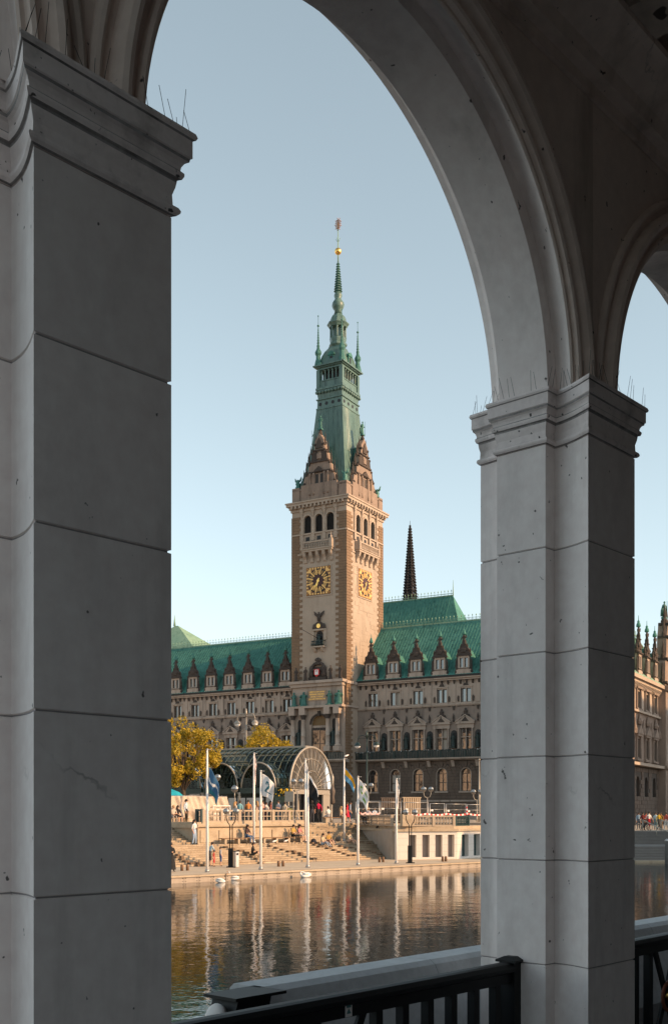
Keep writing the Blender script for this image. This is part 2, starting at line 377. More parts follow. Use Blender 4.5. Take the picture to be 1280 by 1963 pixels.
# arches: a moulded section swept over a half circle
RH = (PITCH - FW)/2; RA = RH + .02; VW = .12          # the wall above the capitals stands back by VW
sec = [(RA+.248,-.001), (RA+.248,-.012), (RA+.238,-.026), (RA+.224,-.030), (RA+.210,-.024), (RA+.204,-.010), (RA+.172,-.010), (RA+.166,-.030), (RA+.152,-.052),
       (RA+.132,-.058), (RA+.110,-.050), (RA+.100,-.028), (RA+.094,-.012), (RA+.064,-.012), (RA+.058,-.026), (RA+.046,-.034), (RA+.032,-.028), (RA+.028,-.008), (RA+.010,-.008), (RA+.003,.0)]
NM = len(sec)-1
sec += [(RA + .07*math.sin(PI/2*k/8), (.25-VW)*k/8) for k in range(1, 9)] + [(RH,.251-VW),(RH,.57-VW),(RH+.08,.572-VW)]
sec += [(RH+.08+.10*math.sin(PI/2*k/4), .572-VW+(DEP-.572)*k/4) for k in range(1, 5)] + [(RA+.24, DEP+.03-VW), (RA+.248, DEP-VW)]
sec = [(r, (y*1.35 if i <= NM else y)+VW) for i, (r, y) in enumerate(sec)]
NS = 72; mb = MB(); vs = []; fs = []; ns = len(sec)
for k in range(NS+1):
    a = PI*k/NS
    for r, y in sec: vs.append((r*math.cos(a), y, CT + r*math.sin(a)))
for k in range(NS):
    for j in range(ns-1): fs.append((k*ns+j, k*ns+j+1, (k+1)*ns+j+1, (k+1)*ns+j))
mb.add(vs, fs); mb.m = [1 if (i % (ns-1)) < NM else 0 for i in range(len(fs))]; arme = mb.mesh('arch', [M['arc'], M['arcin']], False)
ZC = EYE + 4.55; ZT = EYE + 5.2
mb = MB(); RW = RA + .24; aw = math.acos(min(1, (PITCH/2)/RW))
for yy in (VW, DEP):
    vs = []; fs = []
    for k in range(NS+1):
        a = aw + (PI-2*aw)*k/NS; x = RW*math.cos(a); vs += [(x, yy, CT + RW*math.sin(a)), (x, yy, ZT)]
    for k in range(NS): fs.append((2*k, 2*k+1, 2*k+3, 2*k+2))
    mb.add(vs, fs)
    if RW < PITCH/2:
        for sgn in (-1, 1): mb.add([(sgn*RW,yy,CT),(sgn*PITCH/2,yy,CT),(sgn*PITCH/2,yy,ZT),(sgn*RW,yy,ZT)], [(0,1,2,3)])
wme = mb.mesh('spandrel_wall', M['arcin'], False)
for i in list(IDX)[:-1]:
    cx = i*PITCH + FW + RH
    link('arch', arme, ar, (cx, 0, 0)); link('spandrel_wall', wme, ar, (cx, 0, 0))
X0, X1 = -PITCH, 7*PITCH + FW
mb = MB(); mb.yprism([(y+VW,EYE+z) for y, z in ((-.002,4.03),(-.002,4.34),(-.30,4.34),(-.30,4.30),(-.26,4.28),(-.12,4.17),(-.10,4.10),(-.034,4.09),(-.03,4.03))], X0, X1)
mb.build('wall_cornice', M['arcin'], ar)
mb = MB(); mb.box(X0, X1, -3.9, VW, ZC, ZC+.3); mb.build('ceiling', M['ceil'], ar)
bm_ = MB(); bm_.yprism([(-3.9,EYE+4.33),(-.14,EYE+4.33),(-.14,ZC+.01),(-3.9,ZC+.01)], -.16, .16)
beam = bm_.mesh('ceiling_beam', M['ceil'])
for i in IDX: link('ceiling_beam', beam, ar, (i*PITCH + W2, 0, 0))
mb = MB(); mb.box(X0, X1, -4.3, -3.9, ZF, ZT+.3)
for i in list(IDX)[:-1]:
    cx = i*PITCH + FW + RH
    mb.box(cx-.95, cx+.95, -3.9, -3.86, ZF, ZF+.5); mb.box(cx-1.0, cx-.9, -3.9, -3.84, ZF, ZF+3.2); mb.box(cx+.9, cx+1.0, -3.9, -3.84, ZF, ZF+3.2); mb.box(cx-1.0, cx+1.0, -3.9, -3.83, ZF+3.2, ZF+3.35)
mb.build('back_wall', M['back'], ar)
mb = MB(); mb.box(X0, X1, -9, -4.3, -1, 12.6); mb.box(X0, X1, -4.3, DEP-.004, ZC+.3, 12.6); mb.box(X0-.1, X1+.1, -9.1, DEP+.25, 12.6, 12.9)
mb.build('upper_storey', M['arc'], ar)
mb = MB(); mb.box(X0, X1, -3.9, 1.25, -1.5, ZF); mb.build('arcade_floor', M['paving'], ar)
# stone parapet outside the iron railings
pa = thing('stone_parapet', 'grey stone parapet with sloping inner side behind the iron railing', 'parapet', (*A0, 0), PHI)
for k in range(10):
    xa = 1.95 + k*1.42; mb = MB()
    mb.yprism([(.74,ZF-.3),(1.25,ZF-.3),(1.25,EYE-.90),(1.22,EYE-.875),(1.03,EYE-.875),(.99,EYE-.90),(.74,EYE-1.42)], xa+.003, xa+1.417)
    mb.build('coping_stone', M['ledge'], pa)
# bird spikes on the capitals
def spikes(i, label):
    mb = MB(); rnd = random.Random(i+40); px_ = i*PITCH + W2
    ring = offset_poly(PLAN, .035); n = len(ring)
    pts = []
    for k in range(n):
        p, q = Vector(ring[k]), Vector(ring[(k+1)%n]); m = max(1, int((q-p).length/.035))
        pts += [p + (q-p)*j/m for j in range(m)]
    for p in pts:
        if rnd.random() < .35: continue
        q = (p.x+px_+rnd.uniform(-.028,.028), p.y+rnd.uniform(-.028,.028), CT+rnd.uniform(.07,.125))
        mb.tube([(p.x+px_, p.y, CT-.003), q], .0011, 3)
    tag(mb.build('bird_spikes', M['iron']), label, 'bird spikes', 'bird spikes on the capitals', 'stuff')
    o = COL.objects[-1]; o.location = (*A0, 0); o.rotation_euler = (0,0,PHI)
spikes(0, 'thin wire bird spikes on the capital of the pillar beside the floodlight')
spikes(1, 'thin wire bird spikes on the capital between the two iron railings')
# iron railings between the pillars
ZR = EYE - .835
def railing(i, label):
    t = thing('iron_railing', label, 'railing', (*A0, 0), PHI, 'railings between the arcade pillars')
    x0, x1 = i*PITCH + FW - .02, (i+1)*PITCH + .02; y = .46
    mb = MB(); mb.yprism([(y-.055,ZR-.028),(y-.04,ZR-.006),(y-.02,ZR),(y+.02,ZR),(y+.04,ZR-.006),(y+.055,ZR-.028),(y+.05,ZR-.05),(y+.03,ZR-.06),(y+.03,ZR-.115),(y-.03,ZR-.115),(y-.03,ZR-.06),(y-.05,ZR-.05)], x0+.02, x1-.10)
    mb.build('handrail', M['iron'], t)
    mb = MB(); mb.box(x0, x1, y-.022, y+.022, ZF+.10, ZF+.15); mb.build('bottom_rail', M['iron'], t)
    for xp in (x0+.03, x1-.06):
        mb = MB(); mb.cbox(xp, y, .05, .05, ZF, ZR+.0); mb.frus(xp, y, (.066,.066), ZR, (.066,.066), ZR+.012); mb.frus(xp, y, (.066,.066), ZR+.012, (.03,.03), ZR+.03)
        mb.build('post', M['iron'], t)
    bme = MB(); bme.cbox(0, 0, .024, .024, ZF+.15, ZR-.10); bme = bme.mesh('baluster', M['iron'])
    xm = (x0+x1)/2 - .06
    for k in range(-6, 7):
        if abs(k) == 0: continue
        xb = xm + k*.205 + (.06 if k > 0 else -.06)
        if x0+.12 < xb < x1-.15: link('baluster', bme, t, (xb, y, 0))
    for sgn in (-1, 1):
        mb = MB(); mb.bar((xm-sgn*.17, y+sgn*.003, ZF+.15), (xm+sgn*.17, y+sgn*.003, ZR-.11), .02, .045); mb.build('diagonal', M['iron'], t)
    zc = (ZF+.15+ZR-.11)/2
    mb = MB(); mb.tube([(xm+.10*math.cos(a*PI/10), y-.028, zc+.10*math.sin(a*PI/10)) for a in range(21)], .014, 6, cap=False); mb.build('ring', M['rustring'], t)
    mb = MB(); mb.ball((xm, y-.03, zc), .035, 10, 6); mb.build('boss', M['gold'], t)
M['rustring'] = plain('rusty_red_paint', (.22,.07,.035), .6)
railing(0, 'black iron railing with square bars and a small sticker on its handrail')
railing(1, 'black iron railing beyond the pillar with the clear capital mouldings')
railing(2, 'black iron railing two arches along the arcade from the floodlight')
railing(-1, 'black iron railing on the other side of the pillar next to the floodlight')
# sticker on the handrail
mb = MB(); mb.box(-.024,.024,0,.0012,-.035,.035,0); mb.box(-.016,.016,-.0008,0,.008,.022,1); mb.add([(-.016,-.0007,-.02),(.016,-.0007,-.02),(0,-.0007,.006)],[(0,1,2)],1)
st = mb.build('sticker', [M['cloth_white'], cloth((.10,.22,.22))]); tag(st, 'small worn white and teal sticker on the iron handrail', 'sticker')
lx, ly = 1.95, .46-.0315; p = Vector(A0) + ux*lx + uy*ly
st.location = (p.x, p.y, ZR-.078); st.rotation_euler = (0, 0, PHI)
# red warning triangle fixed below the handrail
mb = MB(); mb.xprism([(-.035,-.03),(.035,-.03),(0,.035)], 0, .003, 0); mb.xprism([(-.02,-.021),(.02,-.021),(0,.017)], -.001, 0, 1)
st = mb.build('warning_triangle', [M['red'], M['cloth_white']]); tag(st, 'small red edged white triangle fixed under the iron handrail', 'sign')
p = Vector(A0) + ux*1.94 + uy*(.46-.034); st.location = (p.x, p.y, ZR-.18); st.rotation_euler = (0, 0, PHI)
# floodlight at the end of the parapet
p = Vector(A0) + ux*1.74 + uy*.98
fl = thing('floodlight', 'small dark floodlight with a white round face at the parapet end', 'floodlight', (p.x, p.y, EYE-1.05), PHI)
mb = MB(); mb.add([(-.12,-.09,.0),(.12,-.09,.0),(.12,.09,.0),(-.12,.09,.0),(-.06,-.09,.16),(.16,-.09,.16),(.16,.09,.16),(-.06,.09,.16)], [(0,3,2,1),(4,5,6,7),(0,1,5,4),(1,2,6,5),(2,3,7,6),(3,0,4,7)])
mb.box(-.10,.24,-.115,.115,.16,.175); mb.build('housing', M['iron'], fl)
mb = MB(); mb.lathe(0,0,[(.065,0),(.065,.02),(.045,.035),(.01,.04)],20); mb.xf(Matrix.Translation((-.115,0,.075)) @ Matrix.Rotation(R(-70),4,'Y')); mb.build('lens', M['cloth_white'], fl)
mb = MB(); mb.box(-.02,.02,-.10,-.092,-.20,.05); mb.box(-.02,.02,.092,.10,-.20,.05); mb.box(-.03,.03,-.10,.10,-.215,-.20); mb.build('bracket', M['iron'], fl)
# ================================================================== town hall
TH = R(30); T0 = Vector((2.3, 200.0)); eb = Vector((math.cos(TH), -math.sin(TH))); nb_ = Vector((math.sin(TH), math.cos(TH)))
def fa(px, b):                       # photo column -> distance along the facade at depth b
    u = (px-640)/FPX; p = T0 + nb_*b
    return (u*p.y - p.x) / (eb.x - u*eb.y)
def fz(py, a, b):                    # photo row -> height
    p = T0 + eb*a + nb_*b
    return EYE + (HZ-py)*p.y/FPX
ha = thing('town_hall', 'sandstone town hall with green copper roofs and a tall clock tower', 'town hall', (T0.x, T0.y, 0), -TH)
G0 = 2.6                             # ground under the building
TW, TD = 11.8, 14.4                  # tower front and side
BW = 4.4                             # the wings stand this far behind the tower front
ax, ay = -TW/2, TD/2                 # tower axis
def part(name, mb, m, parent=ha, fix=True): return mb.build(name, m, parent, fix)
def arch_fill(mb, xc, hw, zs, z1, y0, y1, mi=0, n=8):
    """stone above a round arch: the opening's arch springs at zs, half width hw, filled up to z1"""
    for sgn in (-1, 1):
        pts = [(xc + sgn*hw*math.cos(PI/2*k/n), zs + hw*math.sin(PI/2*k/n)) for k in range(n+1)]
        for k in range(n):
            a, b = pts[k], pts[k+1]
            q = [(a[0],a[1]),(b[0],b[1]),(b[0],z1),(a[0],z1)]
            if sgn > 0: q = [q[1], q[0], q[3], q[2]]
            mb.xprism(q, y0, y1, mi)
def wall_strips(mb, a0, a1, z0, z1, holes, y0, y1, mi=0):
    """wall with openings in one row: holes = [(x0, x1, zb, zt)] sorted by x"""
    x = a0
    for h in holes:
        if h[0] > x: mb.box(x, h[0], y0, y1, z0, z1, mi)
        if h[2] > z0: mb.box(h[0], h[1], y0, y1, z0, h[2], mi)
        if h[3] < z1: mb.box(h[0], h[1], y0, y1, h[3], z1, mi)
        x = h[1]
    if x < a1: mb.box(x, a1, y0, y1, z0, z1, mi)
# heights measured at the wing beside the tower
ZE = fz(1311, 0, BW)                 # eaves
z_t1, z_t0 = fz(1329, 5, BW), fz(1354, 5, BW)      # top floor windows
z_st = fz(1357, 5, BW); z_pa, z_pb = fz(1379, 5, BW), fz(1392, 5, BW)
z_n1, z_n0 = fz(1402, 5, BW), fz(1441, 5, BW)
z_b1, z_b0 = fz(1442, 5, BW), fz(1456, 5, BW)
z_g1, z_g0 = fz(1476, 5, BW), fz(1518, 5, BW)
ZRG = ZE + 11.6; BRG = BW + 9.2      # ridge height and depth
right = [fa(p, BW) for p in (714.6, 757.5, 801, 846.5, 892.5)]
dr = (right[-1]-right[0])/4; right += [right[-1] + dr*k for k in range(1, 5)]
left = [fa(p, BW) for p in (551, 516.4, 479.6, 443.7, 408.6, 374.4, 341)]
dl = (left[0]-left[-1])/6; left += [left[-1] - dl*k for k in range(1, 4)]
left = left[::-1]
def one_window(x, zb, zt, hw, nx, nz, y, name='window', arched=False):
    """frame with panes set back in an opening"""
    f = MB(); fr = .09
    zs = zt - hw if arched else zt
    f.box(x-hw, x-hw+fr, y, y+.12, zb, zs); f.box(x+hw-fr, x+hw, y, y+.12, zb, zs); f.box(x-hw+fr, x+hw-fr, y, y+.12, zb, zb+fr)
    if not arched: f.box(x-hw+fr, x+hw-fr, y, y+.12, zt-fr, zt)
    else:
        pts = [(hw*math.cos(PI*k/10), hw*math.sin(PI*k/10)) for k in range(11)]
        for k in range(10):
            a, b = pts[k], pts[k+1]; s_ = 1-fr/hw
            f.xprism([(x+a[0]*s_,zs+a[1]*s_),(x+a[0],zs+a[1]),(x+b[0],zs+b[1]),(x+b[0]*s_,zs+b[1]*s_)], y, y+.12)
        f.box(x-hw+fr, x+hw-fr, y+.01, y+.11, zs-.05, zs+.05)
    wd = (2*hw-2*fr)/nx
    for k in range(1, nx): f.box(x-hw+fr+k*wd-.05, x-hw+fr+k*wd+.05, y-.01, y+.13, zb+fr, zs)
    for k in range(1, nz):
        z = zb + (zs-zb)*(k/nz*.9+.05); f.box(x-hw+fr, x+hw-fr, y-.02, y+.14, z-.06, z+.06)
    o = f.build(name, M['frame'], ha)
    hh = (zs-zb)/nz
    for k in range(nx):
        xa, xb = x-hw+fr+k*wd+.02, x-hw+fr+(k+1)*wd-.02
        tilt = random.uniform(-.02,.02)
        g = MB(); g.add([(xa,y+.07+tilt,zb+.05),(xb,y+.07-tilt,zb+.05),(xb,y+.07-tilt,zs-.02),(xa,y+.07+tilt,zs-.02)], [(0,1,2,3)]); g.build('pane', M['blind'] if random.random() < .13 else M['win'], o, False)
    if arched:
        g = MB(); pts = [(x+(hw-.03)*math.cos(PI*k/10), y+.075, zs+(hw-.03)*math.sin(PI*k/10)) for k in range(11)]; g.add(pts, [tuple(range(11))]); g.build('pane', M['win'], o, False)
    return o
# ---- statue shapes shared by many figures
def statue_mesh(name, mat, arm=.5, seed=0):
    rnd = random.Random(seed); mb = MB()
    mb.lathe(0,0,[(.34,0),(.36,.06),(.33,.10),(.30,.5),(.25,.95),(.24,1.05),(.28,1.3),(.30,1.45),(.20,1.56),(.09,1.62),(.08,1.68)],10,0,True,0,1,.72)
    mb.ball((0,-.02,1.80), .135, 8, 6, 0, 1, 1, 1.2)
    mb.tube([(-.27,0,1.46),(-.40,-.05,1.15),(-.30,-.28,.98+arm*.3)],[.10,.085,.06],6)
    mb.tube([(.27,0,1.46),(.42,-.02,1.16),(.36,-.25,1.12)],[.10,.085,.06],6)
    mb.tube([(.42,-.26,0),(.40,-.26,1.75+arm*.3)],.025,5)
    mb.tube([(-.2,.1,1.5),(-.34,.2,.8),(-.30,.22,.1)],[.08,.16,.2],6)
    mb.cbox(0,0,.38,.30,-.22,0); return mb.mesh(name, mat)
st_stone = statue_mesh('statue', M['orn'], .4, 1); st_br = statue_mesh('statue', M['bronze'], .9, 2); st_db = statue_mesh('statue', M['dbronze'], .2, 3)
# ---- wing walls
def wing(bays, a0, a1, sp):
    hw_t, hw_n, hw_g = .98, .98, .95
    # top storey
    mb = MB(); holes = [(x-hw_t, x+hw_t, z_t0, z_t1) for x in bays]
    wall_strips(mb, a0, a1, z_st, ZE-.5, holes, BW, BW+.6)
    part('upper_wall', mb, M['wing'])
    for x in bays:                                            # window surrounds and consoles under the eaves
        mb = MB()
        mb.box(x-.06, x+.06, BW+.02, BW+.42, z_t0, z_t1)
        mb.box(x-hw_t-.22, x-hw_t, BW-.10, BW+.3, z_t0-.1, z_t1+.25); mb.box(x+hw_t, x+hw_t+.22, BW-.10, BW+.3, z_t0-.1, z_t1+.25)
        mb.box(x-hw_t-.3, x+hw_t+.3, BW-.16, BW+.3, z_t1+.25, z_t1+.45)
        mb.box(x-hw_t-.3, x+hw_t+.3, BW-.2, BW+.3, z_t0-.28, z_t0-.1)
        mb.box(x+sp/2-.36, x+sp/2+.36, BW-.12, BW+.1, z_st+.25, ZE-.6)
        o = part('window_surround', mb, M['wing']); mb = MB()
        for s_ in (-1, 1):
            mb.xprism([(x+s_*(hw_t+.45)-.14,z_t0+.1),(x+s_*(hw_t+.45)+.14,z_t0+.1),(x+s_*(hw_t+.45)+.2,z_t0+.9),(x+s_*(hw_t+.45),z_t0+1.2),(x+s_*(hw_t+.45)-.2,z_t0+.9)], BW-.14, BW+.05)
            mb.xprism([(x+s_*(hw_t+.45)-.16,z_t0-.75),(x+s_*(hw_t+.45)+.16,z_t0-.75),(x+s_*(hw_t+.45)+.22,z_t0-.35),(x+s_*(hw_t+.45)-.22,z_t0-.35)], BW-.18, BW+.05)
        mb.xprism([(x-.5,z_t1+.5),(x+.5,z_t1+.5),(x+.25,z_t1+.95),(x-.25,z_t1+.95)], BW-.2, BW+.05)
        tag(mb.build('carved_consoles', M['orn'], o), kind='stuff')
    mb = MB(); n = int((a1-a0)/(sp/4))
    for k in range(n):
        x = a0 + (k+.5)*(a1-a0)/n
        mb.yprism([(BW+.1,ZE-1.25),(BW-.12,ZE-1.2),(BW-.45,ZE-.62),(BW-.45,ZE-.5),(BW+.1,ZE-.5)], x-.14, x+.14)
    tag(part('eaves_consoles', mb, M['orn']), kind='stuff')
    mb = MB(); mb.yprism([(BW+.6,ZE-.5),(BW-.5,ZE-.5),(BW-.5,ZE-.32),(BW-.75,ZE-.2),(BW-.8,ZE+.02),(BW+.6,ZE+.02)], a0, a1); part('cornice', mb, M['wing'])
    mb = MB(); mb.yprism([(BW+.4,ZE+.02),(BW-.86,ZE+.02),(BW-.9,ZE+.34),(BW-.7,ZE+.40),(BW+.4,ZE+.40)], a0, a1); part('gutter', mb, M['louvre'])
    mb = MB(); mb.yprism([(BW+.5,z_st-.35),(BW-.22,z_st-.35),(BW-.34,z_st-.12),(BW-.34,z_st+.02),(BW+.5,z_st+.02)], a0, a1); part('string_course', mb, M['wing'])
    # main storey
    mb = MB(); holes = [(x-hw_n, x+hw_n, z_n0, z_n1) for x in bays]
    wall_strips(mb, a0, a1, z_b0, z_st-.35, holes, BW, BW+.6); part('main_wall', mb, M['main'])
    for x in bays:
        mb = MB(); mb.xprism([(x-1.72,z_pb),(x+1.72,z_pb),(x+1.72,z_pb+.14),(x,z_pa),(x-1.72,z_pb+.14)], BW-.42, BW+.05)
        mb.bar((x-1.85,BW-.3,z_pb+.16),(x+.02,BW-.3,z_pa+.12),.5,.16); mb.bar((x+1.85,BW-.3,z_pb+.16),(x-.02,BW-.3,z_pa+.12),.5,.16)
        mb.box(x-1.8, x+1.8, BW-.5, BW+.05, z_pb-.22, z_pb); mb.box(x-1.6, x+1.6, BW-.25, BW+.05, z_n1, z_pb-.22)
        mb.box(x-.07, x+.07, BW, BW+.42, z_n0, z_n1); mb.box(x-hw_n, x+hw_n, BW+.04, BW+.40, z_n0+(z_n1-z_n0)*.58-.07, z_n0+(z_n1-z_n0)*.58+.07)
        part('pediment', mb, M['wing'])
    for x in bays:                                            # crest above every pediment, urns between
        mb = MB(); mb.lathe(x, BW-.2, [(.5,z_pa-.2),(.55,z_pa+.15),(.34,z_pa+.4),(.42,z_pa+.75),(.2,z_pa+1.0),(.24,z_pa+1.15),(.05,z_pa+1.35)], 7, 0, False, .3, 1, .55)
        for s_ in (-1, 1): mb.tube([(x+s_*.35,BW-.2,z_pa),(x+s_*.7,BW-.22,z_pa+.1),(x+s_*.85,BW-.2,z_pa-.3)],[.14,.12,.05],5)
        un = MB(); un.lathe(x+sp/2, BW-.2, [(.16,z_pb+.2),(.2,z_pb+.4),(.1,z_pb+.6),(.2,z_pb+.9),(.13,z_pb+1.2),(.03,z_pb+1.7)], 6, 0, False)
        co = MB(); co.xprism([(x+sp/2-.25,z_st-.35),(x+sp/2-.15,z_st-.9),(x+sp/2,z_st-1.15),(x+sp/2+.15,z_st-.9),(x+sp/2+.25,z_st-.35)][::-1], BW-.2, BW+.05)
        mb.xprism([(x-.7,z_pb+.2),(x+.7,z_pb+.2),(x,z_pa-.25)], BW-.5, BW-.40)
        part('carved_crest', mb, M['orn']); part('urn', un, M['orn']); part('corbel', co, M['orn'])
    for x in bays:
        for s_ in (-1, 1):
            mb = MB(); xc = x + s_*1.32; mb.lathe(xc, BW-.16, [(.22,z_n0),(.22,z_n0+.25),(.16,z_n0+.3),(.16,z_n0+1.1),(.19,z_n0+1.15),(.15,z_n0+1.2),(.135,z_n1-.3),(.2,z_n1-.12),(.22,z_n1)], 8); part('window_column', mb, M['wing'])
    for x in bays:                                            # statue niches between the windows
        xc = x + sp/2
        if not (a0+.8 < xc < a1-.8): continue
        mb = MB(); mb.lathe(xc, BW+.02, [(.62,z_n0+.2),(.62,z_n1-.9),(.5,z_n1-.55),(.2,z_n1-.35)], 10, 0, True, 0, 1, .35); o = part('niche', mb, M['louvre'])
        s = link('statue', st_db, o, (xc, BW-.32, z_n0+.5)); s.scale = (1.15,1,1.25)
    # balcony with dark railing and window boxes
    mb = MB(); mb.yprism([(BW+.3,z_b0-.55),(BW-.5,z_b0-.5),(BW-1.2,z_b0-.28),(BW-1.25,z_b0),(BW+.3,z_b0)], a0, a1); part('balcony_slab', mb, M['wing'])
    mb = MB()
    mb.box(a0, a1, BW-1.12, BW-1.02, z_b1-.16, z_b1-.06); mb.box(a0, a1, BW-1.12, BW-1.02, z_b0, z_b0+.1)
    n = int((a1-a0)/.32)
    for k in range(n):
        x = a0 + (k+.5)*(a1-a0)/n; mb.box(x-.09, x+.09, BW-1.10, BW-1.04, z_b0+.1, z_b1-.16)
    for k in range(int((a1-a0)/sp*2)):
        x = a0 + (k+.5)*sp/2; mb.box(x-.16, x+.16, BW-1.17, BW-.97, z_b0, z_b1)
    part('balcony_railing', mb, M['dbronze'])
    mb = MB(); rnd = random.Random(5)
    for k in range(int((a1-a0)*9)):
        x = rnd.uniform(a0, a1); mb.ball((x, BW-1.1+rnd.uniform(-.12,.12), z_b1-.02+rnd.uniform(-.1,.1)), rnd.uniform(.05,.12), 4, 3, 0 if rnd.random() < .75 else 1)
    tag(part('balcony_flowers', mb, [M['dgreen'], M['cloth_white']]), kind='stuff')
    # ground storey
    mb = MB(); zs = z_g1 - hw_g; holes = [(x-hw_g, x+hw_g, z_g0, z_g1) for x in bays]
    wall_strips(mb, a0, a1, G0, z_b0-.5, holes, BW+.02, BW+.7)
    for x in bays: arch_fill(mb, x, hw_g, zs, z_g1+.001, BW+.02, BW+.7)
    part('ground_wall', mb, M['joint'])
    mb = MB(); rnd = random.Random(9); ch = .56; nc = int((z_b0-.5-G0)/ch)
    for c in range(nc):
        za, zb = G0 + c*ch, G0 + (c+1)*ch - .05
        segs = []; x = a0
        for bx in bays:
            zc = (za+zb)/2
            if z_g0-.1 < zc < zs: h = hw_g + .20
            elif zs <= zc < z_g1 + .95: h = math.sqrt(max(0, (hw_g+1.05)**2 - (zc-zs)**2)) if zc-zs < hw_g+1.05 else 0
            else: h = 0
            if h > 0: segs.append((x, bx-h)); x = bx+h
        segs.append((x, a1))
        for s0, s1 in segs:
            x = s0 - (rnd.uniform(.2,.8) if s0 == a0 else 0)
            while x < s1 - .05:
                L = rnd.uniform(.8,1.5); e = min(x+L, s1)
                if s1 - e < .35: e = s1
                d = rnd.uniform(.06,.13); mb.box(max(x,s0)+.02, e-.02, BW-d, BW+.1, za, zb); x = e
    for bx in bays:                                           # wedge stones round the arches
        for k in range(9):
            a_, b_ = PI*(k+.06)/9, PI*(k+.94)/9; r0, r1 = hw_g+.16, hw_g+1.02 + (.18 if k == 4 else 0)
            mb.xprism([(bx+r0*math.cos(a_),zs+r0*math.sin(a_)),(bx+r1*math.cos(a_),zs+r1*math.sin(a_)),(bx+r1*math.cos(b_),zs+r1*math.sin(b_)),(bx+r0*math.cos(b_),zs+r0*math.sin(b_))], BW-.14-(.1 if k==4 else 0), BW+.1)
    tag(part('rusticated_stones', mb, M['rust']), kind='stuff')
    for bx in bays:
        mb = MB()
        for sg in (-1,1): mb.box(bx+sg*hw_g, bx+sg*(hw_g+.15), BW-.06, BW+.5, z_g0, zs)
        pts = [(math.cos(PI*k/12), math.sin(PI*k/12)) for k in range(13)]
        for k in range(12):
            a_, b_ = pts[k], pts[k+1]
            mb.xprism([(bx+a_[0]*hw_g,zs+a_[1]*hw_g),(bx+a_[0]*(hw_g+.15),zs+a_[1]*(hw_g+.15)),(bx+b_[0]*(hw_g+.15),zs+b_[1]*(hw_g+.15)),(bx+b_[0]*hw_g,zs+b_[1]*hw_g)], BW-.06, BW+.5)
        mb.box(bx-hw_g-.35, bx+hw_g+.35, BW-.3, BW+.4, z_g0-.3, z_g0)
        mb.yprism([(BW+.05,z_b0-1.7),(BW-.3,z_b0-1.6),(BW-.6,z_b0-.9),(BW-.9,z_b0-.5),(BW+.05,z_b0-.5)], bx+sp/2-.3, bx+sp/2+.3)
        part('arch_surround', mb, M['wing'])
    mb = MB(); mb.box(a0, a1, BW-.28, BW+.1, z_g0-1.9, z_g0-1.6); mb.box(a0, a1, BW-.4, BW+.1, G0, G0+.9)
    part('plinth_band', mb, M['wing'])
    for x in bays:
        one_window(x, z_t0, z_t1, hw_t-.02, 2, 1, BW+.36); one_window(x, z_n0, z_n1, hw_n-.02, 2, 2, BW+.36)
        one_window(x, z_g0, z_g1, hw_g-.01, 2, 2, BW+.45, 'window', True)
wing(right, 0.0, right[-1]+dr/2, dr)
wing(left, left[0]-dl/2, -TW, dl)
# ---- wing roofs with standing seams
def roof(a0, a1):
    mb = MB(); e0 = BW-.7; z0 = ZE+.34; prof = [(e0,z0),(e0+1.2,z0+1.1),(BRG,ZRG),(BRG+.25,ZRG),(2*BRG-e0,z0)]
    mb.yprism([(y,z) for y,z in prof][::-1] , a0, a1); o = part('copper_roof', mb, M['copper'])
    mb = MB(); n = int((a1-a0)/.62)
    for k in range(n+1):
        x = a0 + .03 + k*(a1-a0-.06)/n
        for i in (0, 1):
            (ya,za),(yb,zb) = prof[i], prof[i+1]; mb.bar((x,ya,za),(x,yb,zb),.05,.14)
    rnd = random.Random(3)
    for k in range(n):                                        # cross welts between the sheets
        x = a0 + .03 + k*(a1-a0-.06)/n; t = rnd.uniform(.05,.3)
        while t < 1:
            y = prof[1][0]+(prof[2][0]-prof[1][0])*t; z = prof[1][1]+(prof[2][1]-prof[1][1])*t
            mb.bar((x,y,z),(x+.6,y,z),.07,.07); t += rnd.uniform(.22,.3)
    tag(mb.build('standing_seams', M['copper'], o), kind='stuff')
    mb = MB(); n = int((a1-a0)/.75)
    mb.box(a0, a1, BRG-.06, BRG+.3, ZRG-.05, ZRG+.22); mb.box(a0, a1, BRG+.1, BRG+.16, ZRG+.62, ZRG+.68)
    for k in range(n):
        x = a0 + (k+.5)*(a1-a0)/n
        mb.tube([(x,BRG+.13,ZRG+.2),(x,BRG+.13,ZRG+1.1)],.035,4); mb.lathe(x,BRG+.13,[(.02,ZRG+.95),(.13,ZRG+1.08),(.02,ZRG+1.32)],4)
        mb.tube([(x-.3,BRG+.13,ZRG+.22),(x-.18,BRG+.13,ZRG+.55),(x,BRG+.13,ZRG+.3),(x+.18,BRG+.13,ZRG+.55),(x+.3,BRG+.13,ZRG+.22)],.03,4)
    mb.build('ridge_cresting', M['copperl'], o)
roof(0.0, right[-1]+dr/2); roof(left[0]-dl/2, -TW)
